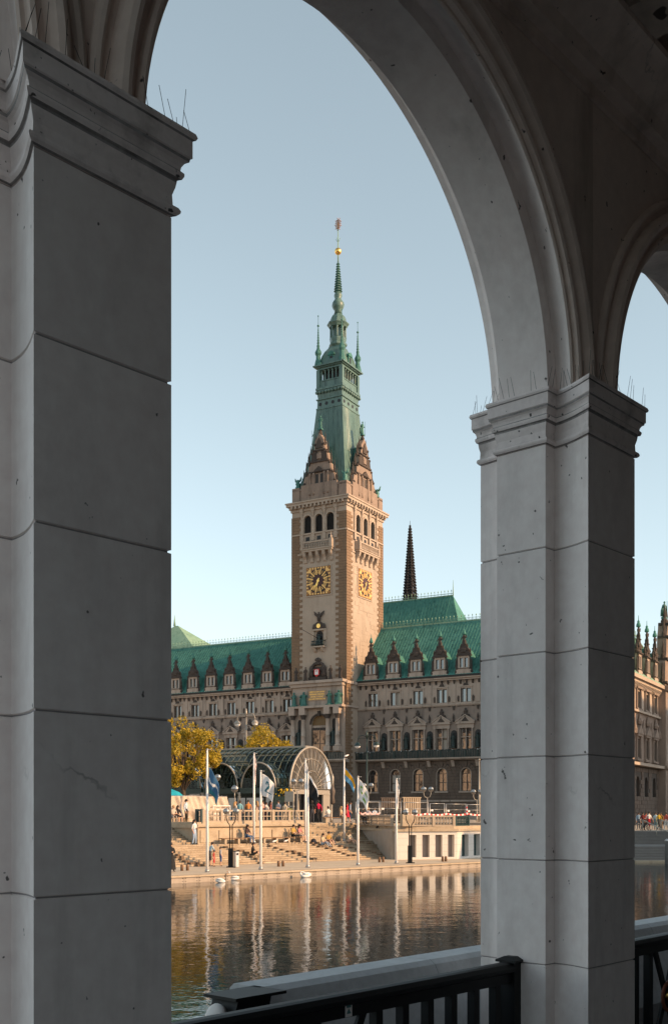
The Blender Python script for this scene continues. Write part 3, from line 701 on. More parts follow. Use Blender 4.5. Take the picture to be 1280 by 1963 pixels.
# ---- dormers: carved stone gablets with a figure on top
def dormer_mesh():
    s = MB()
    s.xprism([(-1.35,0),(1.35,0),(1.12,1.05),(-1.12,1.05)], -.18, .5); s.box(-.95,-.66,-.1,.5,1.05,3.3); s.box(.66,.95,-.1,.5,1.05,3.3); s.box(-.12,.12,-.08,.5,1.05,3.3); s.box(-.66,.66,-.05,.5,2.95,3.3); s.box(-.66,.66,-.05,.5,1.05,1.3)
    s.box(-.6,.6,.3,.5,1.3,2.95)
    d = MB()
    d.box(-1.18,1.18,-.3,.5,3.3,3.48); d.box(-1.2,1.2,-.28,.5,1.02,1.12)
    d.xprism([(-1.0,3.48),(1.0,3.48),(1.02,3.75),(.78,4.0),(.86,4.35),(.66,4.75),(.34,4.95),(.30,5.25),(-.30,5.25),(-.34,4.95),(-.66,4.75),(-.86,4.35),(-.78,4.0),(-1.02,3.75)], -.12, .4)
    d.lathe(0,-.15,[(.01,3.85),(.42,3.95),(.42,4.55),(.01,4.65)],10,0,False,0,1,.4)
    d.box(-.42,.42,-.2,.45,5.25,5.4); d.box(-.26,.26,-.1,.35,5.4,6.0)
    d.lathe(0,.1,[(.30,6.0),(.22,6.3),(.30,6.7),(.16,6.95),(.2,7.1),(.04,7.3)],7,0,False,0,1,.8); d.tube([(-.1,.1,6.7),(-.42,.0,6.4),(-.30,-.1,6.1)],[.1,.08,.05],5); d.tube([(.1,.1,6.7),(.42,.0,6.5),(.46,-.05,6.95)],[.1,.08,.05],5)
    for sg in (-1,1):
        d.lathe(sg*1.0,.1,[(.17,3.48),(.2,3.7),(.1,3.9),(.15,4.1),(.02,4.7)],6,0,False); d.lathe(sg*.52,.1,[(.12,4.8),(.15,5.0),(.02,5.6)],6,0,False); d.ball((sg*.72,-.1,4.35),.22,6,4)
        d.lathe(sg*1.02,-.1,[(.16,.9),(.17,1.1),(.10,1.2),(.10,3.0),(.16,3.2),(.16,3.3)],7)
        d.lathe(sg*1.25,.0,[(.20,.2),(.24,.6),(.1,1.0),(.16,1.5),(.1,2.0),(.14,2.3),(.03,2.9)],6,0,False)
    c = MB(); c.lathe(0,.12,[(.26,7.05),(.34,7.2),(.28,7.5),(.16,7.7),(.2,7.85),(.05,8.05),(.03,8.7)],8)
    r = MB(); r.add([(-.95,.4,3.3),(.95,.4,3.3),(.95,4.2,3.3),(-.95,4.2,3.3),(0,.4,4.7),(0,5.4,4.7)], [(0,1,4),(1,2,5,4),(3,0,4,5),(0,3,2,1),(2,3,5)]); r.box(-.95,.95,.4,3.4,0,3.3)
    return s.mesh('dormer', M['wing']), d.mesh('carved_gable', M['orn']), c.mesh('figure', M['copper']), r.mesh('dormer_roof', M['copper'])
dm = dormer_mesh()
pane_m = MB(); pane_m.add([(-.27,0,0),(.27,0,0),(.27,0,1.6),(-.27,0,1.6)], [(0,1,2,3)]); pane_m = pane_m.mesh('window_pane', M['win'], False)
for x in right + left:
    o = link('dormer', dm[0], ha, (x - .25, BW-.35, ZE+.36), scale=(1.18,1,1.0))
    for nm, me in zip(('carved_gable','figure','dormer_roof'), dm[1:]): link(nm, me, o)
    for sg in (-1,1): link('window_pane', pane_m, o, (sg*.42, .26, 1.32))
# ---- great hall roof behind the wing
b1 = 30.0; aL, aR = fa(700, b1), fa(868, b1); zt = fz(1142, aR, b1); zb = fz(1215, aR, b1)
mb = MB(); mb.add([(aL,b1-9,zb-9),(aR+7,b1-9,zb-9),(aR+7,b1+9,zb-9),(aL,b1+9,zb-9),(aL,b1,zt),(aR,b1,zt)], [(0,1,5,4),(1,2,5),(2,3,4,5),(0,4,3),(0,3,2,1)])
o = part('hall_roof', mb, M['copper'])
mb = MB()
for k in range(int((aR-aL)/.7)): mb.bar((aL+.2+k*.7,b1,zt),(aL+.2+k*.7,b1-9,zb-9),.05,.14)
tag(mb.build('standing_seams', M['copper'], o), kind='stuff')
mb = MB(); n = int((aR-aL)/.75)
for k in range(n):
    x = aL + (k+.5)*(aR-aL)/n; mb.tube([(x,b1,zt),(x,b1,zt+1.0)],.04,4); mb.lathe(x,b1,[(.02,zt+.9),(.13,zt+1.0),(.02,zt+1.3)],4)
mb.box(aL,aR,b1-.04,b1+.04,zt+.45,zt+.55); mb.box(aL,aR,b1-.1,b1+.1,zt-.05,zt+.2); mb.tube([(aR,b1,zt),(aR,b1,zt+3.2)],[.12,.03],5)
mb.build('ridge_cresting', M['copperl'], o)
# far lit hip roof over the left wing
b2 = 26.0; xa = fa(335, b2); z2 = fz(1200, xa, b2)
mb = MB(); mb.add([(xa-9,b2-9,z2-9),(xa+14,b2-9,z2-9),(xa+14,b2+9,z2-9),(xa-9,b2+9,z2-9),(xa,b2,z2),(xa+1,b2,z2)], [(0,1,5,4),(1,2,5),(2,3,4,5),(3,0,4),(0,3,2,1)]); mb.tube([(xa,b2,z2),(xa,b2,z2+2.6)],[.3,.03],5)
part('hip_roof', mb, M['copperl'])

# ================================================================== tower
def tz(py, at='c'):                   # photo row -> height at the front corner / front middle / axis
    return fz(py, *{'c': (0, 0), 'm': (-TW/2, 0), 'x': (ax, ay)}[at])
zk = tz(1068, 'm')                    # underside of the belfry balcony
zc0, zc1 = tz(962), tz(945)           # main cornice
zl = tz(1311, 'm')                    # lower cornice
mb = MB()
hb = 1.15; zb0, zb1 = tz(1019, 'm'), tz(985, 'm'); bw_ = [-TW/2-2.45, -TW/2, -TW/2+2.45]; bd_ = [TD/2-2.9, TD/2, TD/2+2.9]; hwb = .82
mb.box(-TW+.7, -.7, .7, TD-.7, G0, zc0)                                     # core
wall_strips(mb, -TW, 0, zk, zc0, [(x-hwb, x+hwb, zb0, zb1) for x in bw_], 0, .7)
mb.box(-TW, 0, 0, .7, G0, zk)
for x in bw_: arch_fill(mb, x, hwb, zb1-hwb, zb1+.001, 0, .7)
mb.box(-.7, 0, .7, TD, G0, zk); mb.box(-TW, -TW+.7, .7, TD, G0, zc0); mb.box(-TW+.7, -.7, TD-.7, TD, G0, zc0)
sidew = MB(); wall_strips(sidew, .7, TD, zk, zc0, [(y-hwb, y+hwb, zb0, zb1) for y in bd_], 0, .7)
for y in bd_: arch_fill(sidew, y, hwb, zb1-hwb, zb1+.001, 0, .7)
Mside = Matrix(((0,-1,0,0),(1,0,0,0),(0,0,1,0),(0,0,0,1)))                 # (x,y) -> (-y, x): a wall facing +a
sidew.xf(Mside); mb.add(sidew.v, sidew.f)
tw = part('tower_shaft', mb, M['tower'])
def on_side(mb): return mb.xf(Mside)
# quoins up all corners, courses of squared stones on the faces
mb = MB(); z = G0; k = 0
while z < zk + 1.0 or z < zc0 - 1.6:
    h = .52; L1, L2 = (2.25, 1.6) if k % 2 else (1.6, 2.25); zt_ = z + h - .05
    if not (zk + .2 < z < zb0 - 1.2) or True:
        mb.box(-L1, .10, -.10, L2, z, zt_); mb.box(-TW-.10, -TW+L1, -.10, L2, z, zt_); mb.box(-L1, .10, TD-L2, TD+.10, z, zt_)
    z += h; k += 1
tag(mb.build('quoins', M['quoin'], tw), kind='stuff')
mb = MB(); rnd = random.Random(21); z = ZE + 1
while z < zk - .8:                                                          # uneven ashlar on the lit side
    y = 1.7
    while y < TD - 1.8:
        L = rnd.uniform(.9,2.0)
        if rnd.random() < .55: mb.box(-.05, rnd.uniform(.012,.05), y, min(y+L, TD-1.7)-.03, z, z+.68)
        y += L
    z += .72
tag(mb.build('ashlar', M['tower'], tw), kind='stuff')
# belfry louvres, half columns, strings
def belfry(cs, width, name):
    l = MB(); c = MB()
    for x in cs:
        l.box(x-hwb, x+hwb, .5, .6, zb0, zb1)
        for k in range(14):
            z = zb0 + .1 + k*(zb1-zb0-.3)/14; l.add([(x-hwb,.2,z),(x+hwb,.2,z),(x+hwb,.5,z+.22),(x-hwb,.5,z+.22),(x-hwb,.2,z+.05),(x+hwb,.2,z+.05),(x+hwb,.5,z+.27),(x-hwb,.5,z+.27)], [(0,1,2,3),(7,6,5,4),(0,4,5,1)])
        for k in range(10):
            a_, b_ = PI*k/10, PI*(k+1)/10; r0, r1 = hwb, hwb+.28; zs = zb1-hwb
            c.xprism([(x+r0*math.cos(a_),zs+r0*math.sin(a_)),(x+r1*math.cos(a_),zs+r1*math.sin(a_)),(x+r1*math.cos(b_),zs+r1*math.sin(b_)),(x+r0*math.cos(b_),zs+r0*math.sin(b_))], -.16, .05)
        c.box(x-hwb-.28, x-hwb, -.14, .05, zb0, zb1-hwb); c.box(x+hwb, x+hwb+.28, -.14, .05, zb0, zb1-hwb)
    sp = cs[1]-cs[0]
    for x in (cs[0]-sp/2, cs[0]+sp/2, cs[1]+sp/2, cs[2]+sp/2):
        c.lathe(x, -.12, [(.3,zb0-.3),(.3,zb0),(.2,zb0+.1),(.18,zb1+.2),(.3,zb1+.5),(.32,zb1+.7)], 8)
        c.box(x-.36, x+.36, -.42, .05, zb1+.7, zc0); c.box(x-.32, x+.32, -.36, .05, zb0-1.6, zb0-.3)
    c.box(.6, width-.6, -.22, .05, zb0-.32, zb0-.02) if width > 12 and name == 's' else None
    return l, c
lf, cf = belfry(bw_, TW, 'f'); cf.box(-TW-.06, .06, -.2, .05, zb0-.32, zb0-.04)
ls, cs_ = belfry(bd_, TD, 's'); on_side(ls); on_side(cs_)
cf.add(cs_.v, cs_.f); cf.box(-.05, .2, -.06, TD+.06, zb0-.32, zb0-.04)
part('louvre', lf, M['louvre']); part('louvre', ls, M['louvre']); part('belfry_columns', cf, M['tower'])
# small square openings under the belfry
mb = MB()
for x in bw_: mb.box(x-.42, x+.42, -.02, .02, zb0-1.5, zb0-.75)
for y in bd_: mb.box(-.02, .02, y-.42, y+.42, zb0-1.5, zb0-.75)
mb.box(-TW+1.95,-TW+2.5,-.02,.02,zb0-1.9,zb0-1.3)
part('vent_openings', mb, M['black'])
# belfry balconies
def balcony(c, hw):
    mb = MB(); zt_ = tz(1038,'m')
    mb.box(c-hw, c+hw, -1.0, .02, zk+1.0, zk+1.35); mb.box(c-hw-.12, c+hw+.12, -1.12, .02, zk+1.35, zk+1.5)
    mb.box(c-hw, c+hw, -.95, -.75, zk+1.5, zk+1.65); mb.box(c-hw, c+hw, -1.0, -.7, zt_-.25, zt_)
    n = int(hw*2/.36)
    for k in range(n): x = c-hw+.2+k*(2*hw-.4)/(n-1); mb.lathe(x, -.85, [(.1,zk+1.65),(.14,zk+1.9),(.06,zk+2.2),(.1,zt_-.25)], 6)
    for sg in (-1,1): mb.cbox(c+sg*(hw-.2), -.85, .25, .25, zk+1.5, zt_+.15); mb.lathe(c+sg*(hw-.2), -.85, [(.2,zt_+.15),(.26,zt_+.4),(.1,zt_+.7),(.02,zt_+1.3)], 6, 0, False); mb.box(c+sg*(hw-.02)-.1, c+sg*(hw-.02)+.1, -.9, .02, zk+1.5, zt_)
    for k in range(5):
        x = c-hw+.5+k*(2*hw-1.0)/4; mb.yprism([(.02,zk-1.0),(-.25,zk-.8),(-.35,zk-.2),(-.8,zk+.3),(-.95,zk+1.0),(.02,zk+1.0)], x-.28, x+.28)
    mb.box(c-hw-1.3, c+hw+1.3, -.14, .03, zk+.72, zk+1.0)
    return mb
part('balcony', balcony(-TW/2, 3.3), M['tower']); part('balcony', on_side(balcony(TD/2, 4.0)), M['tower'])
# main cornice
mb = MB()
for d, a_, b_ in ((.2,zc0-.5,zc0),(.45,zc0,zc0+.5),(.85,zc0+.5,zc0+.95),(1.0,zc0+.95,zc0+1.2)): mb.box(-TW-d, d, -d, TD+d, a_, b_)
for k in range(14):
    x = -TW + .4 + k*(TW-.8)/13; mb.box(x-.15, x+.15, -.9, 0, zc0, zc0+.5)
    y = .4 + k*(TD-.8)/13; mb.box(0, .9, y-.15, y+.15, zc0, zc0+.5)
part('main_cornice', mb, M['tower'])
ZA = zc0 + 1.2
mb = MB(); mb.box(-TW+.15, -.15, .15, TD-.15, ZA, ZA+2.3); mb.box(-TW, 0, 0, TD, ZA+2.3, ZA+2.6); mb.box(-1.6,.0,0,1.6,ZA,ZA+2.9); mb.box(-TW,-TW+1.6,0,1.6,ZA,ZA+2.9); mb.box(-1.6,0,TD-1.6,TD,ZA,ZA+2.9)
part('attic_wall', mb, M['gab'])
# steep copper roof, slightly hollow
zr1 = tz(792,'x'); hu, hv = 2.75, 3.25
lv = [(TW/2-.5, TD/2-.5, ZA+2.3), (TW/2-1.5, TD/2-2.0, ZA+5.6), (TW/2-2.3, TD/2-3.1, ZA+10), (hu+.05, hv+.05, zr1)]
mb = MB()
for i in range(3): mb.frus(ax, ay, lv[i][:2], lv[i][2], lv[i+1][:2], lv[i+1][2])
o = part('tower_roof', mb, M['copperd'])
mb = MB()
for i in range(3):
    (a_,b_,z0),(c_,d_,z1) = lv[i], lv[i+1]
    for k in range(15):
        t = -1 + 2*k/14
        mb.bar((ax+a_*t, ay-b_, z0), (ax+c_*t, ay-d_, z1), .05, .12); mb.bar((ax+a_, ay+b_*t, z0), (ax+c_, ay+d_*t, z1), .12, .05)
tag(mb.build('standing_seams', M['copperd'], o), kind='stuff')
# gables on the four sides
def gable(hw, H):
    g = MB(); d = MB(); p = MB()
    g.box(-hw, hw, -.3, 1.2, 0, H*.24)
    g.xprism([(-hw*.92,H*.24),(hw*.92,H*.24),(hw*.80,H*.36),(hw*.62,H*.40),(hw*.60,H*.50),(hw*.46,H*.54),(hw*.42,H*.66),(hw*.28,H*.72),(hw*.24,H*.84),(0,H*.95),(-hw*.24,H*.84),(-hw*.28,H*.72),(-hw*.42,H*.66),(-hw*.46,H*.54),(-hw*.60,H*.50),(-hw*.62,H*.40),(-hw*.80,H*.36)], -.1, 1.0)
    for f, z in ((.62,.40),(.48,.545),(.32,.70)): d.box(-hw*f-.15, hw*f+.15, -.35, 1.05, H*z-.12, H*z+.15)
    d.xprism([(-1.25,H*.40),(1.25,H*.40),(0,H*.475)], -.5, 0)
    d.xprism([(-hw*.46,H*.555),(-hw*.1,H*.555),(-hw*.1,H*.70),(-hw*.4,H*.66)], -.2, 0); d.xprism([(hw*.46,H*.555),(hw*.4,H*.66),(hw*.1,H*.70),(hw*.1,H*.555)], -.2, 0)
    g.lathe(0,-.12,[(.02,H*.57),(.55,H*.58),(.55,H*.655),(.02,H*.67)],10,0,False,0,1,.5)
    for x in (-hw*.5,-1.15,1.15,hw*.5): g.lathe(x,-.25,[(.22,H*.08),(.22,H*.12),(.15,H*.14),(.14,H*.36),(.24,H*.39)],8)
    d.xprism([(-.75,H*.73),(.75,H*.73),(.6,H*.80),(0,H*.88),(-.6,H*.80)], -.3, 0)
    for x in (-.35,.35): d.box(x-.2,x+.2,-.05,.04,H*.25,H*.385) if False else None
    for f, z in ((.90,.25),(.78,.37),(.60,.51),(.43,.66),(.27,.78)):
        for sg in (-1,1):
            x, zz = sg*hw*f, H*z
            d.lathe(x, .3, [(.22,zz),(.28,zz+.35),(.14,zz+.55),(.2,zz+.8),(.12,zz+1.2),(.03,zz+2.4)], 6, 0, False)
            d.ball((x*.93,-.1,zz+.1), .28, 6, 4)
    d.lathe(0,.3,[(.35,H*.93),(.4,H*.96),(.2,H*.98),(.3,H)],8)
    for x in (-.52,.52): p.box(x-.3,x+.3,-.14,-.12,H*.20,H*.37)
    return g, d, p
HG = tz(822,'m') - ZA
for rot, cx, cy, hw in ((0, ax, .25, 3.9), (PI/2, -.25, ay, 4.9), (PI, ax, TD-.25, 3.9), (-PI/2, -TW+.25, ay, 4.9)):
    g, d, p = gable(hw, HG)
    o = g.build('gable', M['gab'], ha); o.location = (cx, cy, ZA); o.rotation_euler = (0,0,rot)
    d.build('carved_trim', M['orn'], o); p.build('window_pane', M['louvre'], o)
    link('statue', st_br, o, (0, .3, HG+.2), scale=(1.1,1.1,1.25))
    mb = MB(); mb.add([(-hw*.55,.6,0),(hw*.55,.6,0),(hw*.55,4.5,0),(-hw*.55,4.5,0),(0,.6,HG*.88),(0,3.5,HG*.80)], [(0,1,4),(1,2,5,4),(3,0,4,5),(2,3,5)]); mb.build('gable_roof', M['copper'], o)
for x, y in ((-.8,.8),(-TW+.8,.8),(-.8,TD-.8)):
    mb = MB(); mb.lathe(0,0,[(.5,0),(.55,.3),(.35,.6),(.5,1.0),(.3,1.4),(.32,1.6),(.05,1.9)],8); mb.tube([(0,0,1.3),(.5,.1,1.7),(.75,.1,2.4)],[.2,.22,.05],5); mb.tube([(0,0,1.3),(-.5,.1,1.6),(-.7,.1,2.2)],[.2,.22,.05],5)
    o = part('corner_figure', mb, M['bronze']); o.location = (x, y, ZA+2.9)
# crown: frieze with round holes, corbels, balustrade, loggia
za_, zb_, zc_, zd_, ze_, zf_ = (tz(p,'x') for p in (792, 772, 750, 738, 717, 702))
mb = MB(); mb.frus(ax, ay, (hu,hv), za_, (hu-.05,hv-.05), zb_); mb.cbox(ax, ay, hu+.15, hv+.15, za_, za_+.25); mb.cbox(ax, ay, hu+.15, hv+.15, zb_-.2, zb_)
mb.frus(ax, ay, (hu-.15,hv-.15), zb_, (hu+.1,hv+.1), zc_-.5); mb.cbox(ax, ay, hu+.22, hv+.22, zc_-.5, zc_-.1); mb.cbox(ax, ay, hu-.1, hv-.1, zc_-.1, zc_)
for k in range(9):
    t = -1 + k/4
    for a_, b_ in ((ax+t*(hu), ay-hv-.12), (ax+hu+.12, ay+t*(hv))): mb.ball((a_, b_, zc_-.95), .34, 7, 5)
part('corbel_frieze', mb, M['copperd'] if 'copperd' in M else M['copper'])
mb = MB()
for k in range(4):
    t = -.75 + k*.5
    mb.lathe(0,0,[(.01,-.02),(.34,0),(.01,.02)],8,0,False); n = len(mb.v)
    X = Matrix.Translation((ax+t*hu, ay-hv-.02, (za_+zb_)/2)) @ Matrix.Rotation(PI/2,4,'X'); mb.v[-24:] = [tuple(X @ Vector(q)) for q in mb.v[-24:]]
    mb.lathe(0,0,[(.01,-.02),(.34,0),(.01,.02)],8,0,False)
    X = Matrix.Translation((ax+hu+.02, ay+t*hv, (za_+zb_)/2)) @ Matrix.Rotation(PI/2,4,'Y'); mb.v[-24:] = [tuple(X @ Vector(q)) for q in mb.v[-24:]]
part('round_openings', mb, M['black'])
mb = MB()
for sx, sy, ex, ey in ((-1,-1,1,-1),(1,-1,1,1),(-1,-1,-1,1),(-1,1,1,1)):
    p, q = Vector((ax+sx*(hu-.22), ay+sy*(hv-.22))), Vector((ax+ex*(hu-.22), ay+ey*(hv-.22)))
    mb.bar((p.x,p.y,(zc_+zd_)/2),(q.x,q.y,(zc_+zd_)/2),.22,(zd_-zc_)-.01); mb.bar((p.x,p.y,zd_),(q.x,q.y,zd_),.4,.2)
    for k in range(6):
        c = p + (q-p)*(k+.5)/6; r0 = .2
        mb.lathe(c.x + (ax-c.x)*.06, c.y + (ay-c.y)*.06, [(.24,zd_),(.2,zd_+.2),(.15,zd_+.3),(.15,ze_-.35),(.25,ze_-.15),(.25,ze_)], 7)
for sx in (-1,1):
    for sy in (-1,1): mb.cbox(ax+sx*(hu-.25), ay+sy*(hv-.25), .36, .36, zc_, ze_)
mb.cbox(ax, ay, hu, hv, ze_, ze_+.4); mb.cbox(ax, ay, hu+.3, hv+.3, ze_+.4, ze_+.6); mb.cbox(ax, ay, hu+.62, hv+.62, ze_+.6, ze_+.85)
part('loggia', mb, M['copperd']); mb = MB(); mb.cbox(ax, ay, hu-1.15, hv-1.15, zc_, ze_); part('loggia_shade_core', mb, M['louvre'])  # dark core stands for the shade behind the loggia columns
for sx in (-1,1):
    for sy in (-1,1):
        mb = MB(); z0 = ze_+.85; mb.lathe(0,0,[(.72,0),(.72,.3),(.6,.9),(.42,1.5),(.42,2.0),(.62,2.4),(.62,2.8),(.35,3.3),(.25,3.6),(.3,3.9),(.2,4.1),(.16,5.2),(.10,7.0),(.06,7.6)],8,0,False,PI/8)
        for k in range(7):
            z = 3.9 + k*.5; r = .34 - k*.03; mb.lathe(0,0,[(.05,z),(r,z+.1),(.05,z+.25)],6)
        mb.lathe(0,0,[(.02,7.5),(.26,7.8),(.02,8.1)],8); mb.tube([(0,0,8),(0,0,9.6)],.04,5); mb.ball((0,0,9.7),.14,6,4)
        o = part('corner_pinnacle', mb, M['bronze']); o.location = (ax+sx*(hu-.15), ay+sy*(hv-.15), z0)
# dome, lantern, spire
zg = ze_+.85
mb = MB(); q = math.sqrt(2); k_ = (tz(668,'x')-zg)
mb.lathe(ax, ay, [(r*q, zg+f*k_) for r, f in ((2.5,0),(2.45,.25),(2.2,.5),(1.8,.75),(1.35,.92),(1.25,1.0))], 4, 0, False, PI/4, 1, 1.12); part('lower_dome', mb, M['copperd'])
for rot, cx, cy in ((0, ax, ay-2.5), (PI/2, ax+2.5, ay)):
    mb = MB(); mb.box(-.55,.55,-.15,1.2,.4,1.9); mb.xprism([(-.75,1.9),(.75,1.9),(.6,2.3),(0,2.7),(-.6,2.3)], -.3, 1.0)
    o = part('dome_window', mb, M['copper']); o.location = (cx, cy, zg); o.rotation_euler = (0,0,rot)
    mb = MB(); mb.box(-.33,.33,-.18,-.14,.6,1.7); mb.build('opening', M['black'], o)
z1, z2_, z3, z4, z5, z6 = (tz(p,'x') for p in (668, 650, 629, 621, 603, 596))
mb = MB(); mb.lathe(ax, ay, [(1.35,z1),(1.75,z1+.4),(1.75,z1+.7),(1.5,z1+1.0),(1.62,z2_-.3),(1.62,z2_)], 8, 0, False, PI/8); mb.lathe(ax, ay, [(1.0,z2_),(1.0,z3)], 8, 0, False, PI/8)
for k in range(8):
    a_ = PI/8 + PI/4*k; mb.lathe(ax+1.45*math.cos(a_), ay+1.45*math.sin(a_), [(.22,z2_),(.17,z2_+.2),(.16,z3-.3),(.26,z3)], 6)
mb.lathe(ax, ay, [(1.75,z3),(1.9,z3+.25),(2.15,z3+.55),(2.15,z3+.75),(1.7,z3+.85),(1.62,z4+.2),(1.5,z4+.9),(1.25,z4+1.4),(.85,z5-.4),(.72,z5),(.85,z5+.1)], 8, 0, False, PI/8)
part('lantern', mb, M['copperd'])
zs5, zt5 = tz(596,'x'), tz(502,'x')
mb = MB(); mb.lathe(ax, ay, [(.7,z5+.1),(.7,zs5),(1.0,zs5+.4),(1.22,zs5+1.0),(1.1,zs5+1.6),(.7,zs5+2.1),(.62,zs5+2.4),(.78,zs5+2.8),(.78,zs5+3.1),(.58,zs5+3.5)], 8, 0, True, PI/8)
mb.lathe(ax, ay, [(.58,zs5+3.5),(.16,zt5)], 8, 0, False, PI/8); part('spire', mb, M['copperd'])
mb = MB()
for k in range(12):
    f = k/12; z = zs5+3.6+f*(zt5-zs5-3.7); r = .86 - .52*f
    mb.lathe(ax, ay, [(r*.6,z-.05),(r,z+.12),(r*.55,z+.28)], 8, 0, False, PI/8)
part('spire_crockets', mb, M['bronze'])
zg1 = tz(482,'x'); mb = MB(); mb.ball((ax,ay,zg1), .66, 16, 10); part('gilt_ball', mb, M['gold'])
ztop = tz(418,'x'); zph = tz(442,'x'); mb = MB(); mb.tube([(ax,ay,zt5-.2),(ax,ay,zph+.3)],[.12,.07],6)
for k in range(4):
    a_ = PI/2*k; mb.tube([(ax,ay,tz(464,'x')),(ax+.25*math.cos(a_),ay+.25*math.sin(a_),tz(462,'x')),(ax+.5*math.cos(a_),ay+.5*math.sin(a_),tz(457,'x'))],.035,4)
part('finial_rod', mb, M['copperl'])
mb = MB(); zm = (ztop+zph)/2; rr = (ztop-zph)/2
for k in range(18):
    a_ = 2*PI*k/18; r1 = 1.0 if k % 2 else .8
    c, s_ = math.cos(a_), math.sin(a_); wv = Vector((eb.x, 0)) if False else None
    mb.tube([(ax+.2*c*.5, ay, zm-.1+rr*.2*s_), (ax+.72*r1*c, ay, zm+rr*r1*s_)], [.05,.04], 4); mb.ball((ax+.72*r1*c, ay, zm+rr*r1*s_), .09, 5, 4)
mb.tube([(ax+.5*math.cos(2*PI*k/20), ay, zm+rr*.72*math.sin(2*PI*k/20)) for k in range(21)], .05, 4, cap=False)
mb.lathe(ax, ay, [(.05,zph),(.2,zm-.5),(.28,zm),(.15,zm+.5),(.05,zm+.9)], 6, 0, True, 0, 1, .5)
part('phoenix_finial', mb, M['rustgold'])
# ---- clocks
def clock():
    s = 2.62; pl = MB(); pl.box(-s-.25,s+.25,-.10,.02,-s-.25,s+.25,0)
    fr = MB(); fr.box(-s,s,-.16,-.10,-s,s); og = MB()
    for k in range(9):
        for x, z in ((-s+.25+k*(2*s-.5)/8, s-.25), (-s+.25+k*(2*s-.5)/8, -s+.25), (s-.25, -s+.25+k*(2*s-.5)/8), (-s+.25, -s+.25+k*(2*s-.5)/8)):
            og.box(x-.16,x+.16,-.20,-.16,z-.16,z+.16)
    for sx in (-1,1):
        for sz in (-1,1): og.box(sx*(s-.72)-.3,sx*(s-.72)+.3,-.2,-.16,sz*(s-.72)-.3,sz*(s-.72)+.3)
    dl_ = MB(); dl_.lathe(0,0,[(.02,-.02),(2.28,0),(2.28,.03),(.02,.035)],40,0,False); dl_.xf(Matrix.Translation((0,-.18,0)) @ Matrix.Rotation(PI/2,4,'X'))
    hd = MB(); hd.lathe(0,0,[(.02,0),(1.12,0),(1.12,.03),(.02,.035)],32,0,False); hd.xf(Matrix.Translation((0,-.215,0)) @ Matrix.Rotation(PI/2,4,'X'))
    nm = MB()
    def stroke(c, ang, x0, z0, x1, z1, wd=.085):
        cs, sn = math.cos(ang), math.sin(ang)
        f = lambda x, z: (x*cs + (1.68+z)*sn, -.255, -x*sn + (1.68+z)*cs)
        p, q = Vector(f(x0,z0)), Vector(f(x1,z1)); c.bar(p, q, .03, wd) if abs((q-p).normalized().z) < .99 else c.box(p.x-wd/2,p.x+wd/2,-.27,-.24,min(p.z,q.z),max(p.z,q.z))
    rom = ['XII','I','II','III','IIII','V','VI','VII','VIII','IX','X','XI']
    for h, tx in enumerate(rom):
        ang = h*PI/6; wds = {'I':.16,'V':.32,'X':.32}; tot = sum(wds[c] for c in tx); x = -tot/2
        for c in tx:
            w_ = wds[c]
            if c == 'I': stroke(nm, ang, x+.08,-.36,x+.08,.36)
            elif c == 'V': stroke(nm, ang, x+.02,.36,x+.16,-.36); stroke(nm, ang, x+.30,.36,x+.16,-.36,.06)
            else: stroke(nm, ang, x+.02,.36,x+.30,-.36); stroke(nm, ang, x+.30,.36,x+.02,-.36,.06)
            x += w_
    rd = MB()
    for h in range(12):
        a_ = (h+.5)*PI/6; rd.bar((1.15*math.sin(a_),-.225,1.15*math.cos(a_)),(2.24*math.sin(a_),-.225,2.24*math.cos(a_)),.04,.26)
    hn = MB()
    for ang, L, w_ in ((R(197), 1.35, .26), (R(210), 2.0, .2)):
        d = Vector((math.sin(ang),0,math.cos(ang))); n_ = Vector((d.z,0,-d.x)); y = -.30 - (.04 if L > 1.5 else 0)
        pts = [d*-.5-n_*w_*.4, d*-.5+n_*w_*.4, d*(L*.6)+n_*w_*.5, d*L, d*(L*.6)-n_*w_*.5]
        hn.add([(p.x,y,p.z) for p in pts]+[(p.x,y+.03,p.z) for p in pts], [(0,1,2,3,4),(9,8,7,6,5)]+[(i,(i+1)%5,5+(i+1)%5,5+i) for i in range(5)])
    hn.lathe(0,0,[(.02,0),(.28,0),(.28,.05),(.02,.06)],14,0,False); v14 = 14*4
    X = Matrix.Translation((0,-.27,0)) @ Matrix.Rotation(PI/2,4,'X'); hn.v[-v14:] = [tuple(X @ Vector(q)) for q in hn.v[-v14:]]
    return [('clock', pl, M['tower']), ('clock_frame', fr, M['clockf']), ('gilt_ornaments', og, M['goldflat']), ('dial', dl_, M['black']), ('dial_centre', hd, M['dial']), ('numeral_rays', rd, M['goldflat']), ('numerals', nm, M['goldflat']), ('clock_hands', hn, M['gold'])]
ck = [(n, b.mesh(n, m)) for n, b, m in clock()]
zck = (tz(1086,'m')+tz(1141,'m'))/2
for cx, cy, rot in ((fa(611,0), -.02, 0), (.02, TD/2-.2, PI/2)):
    o = link('clock', ck[0][1], ha, (cx, cy, zck), rot)
    for n, me in ck[1:]: link(n, me, o)
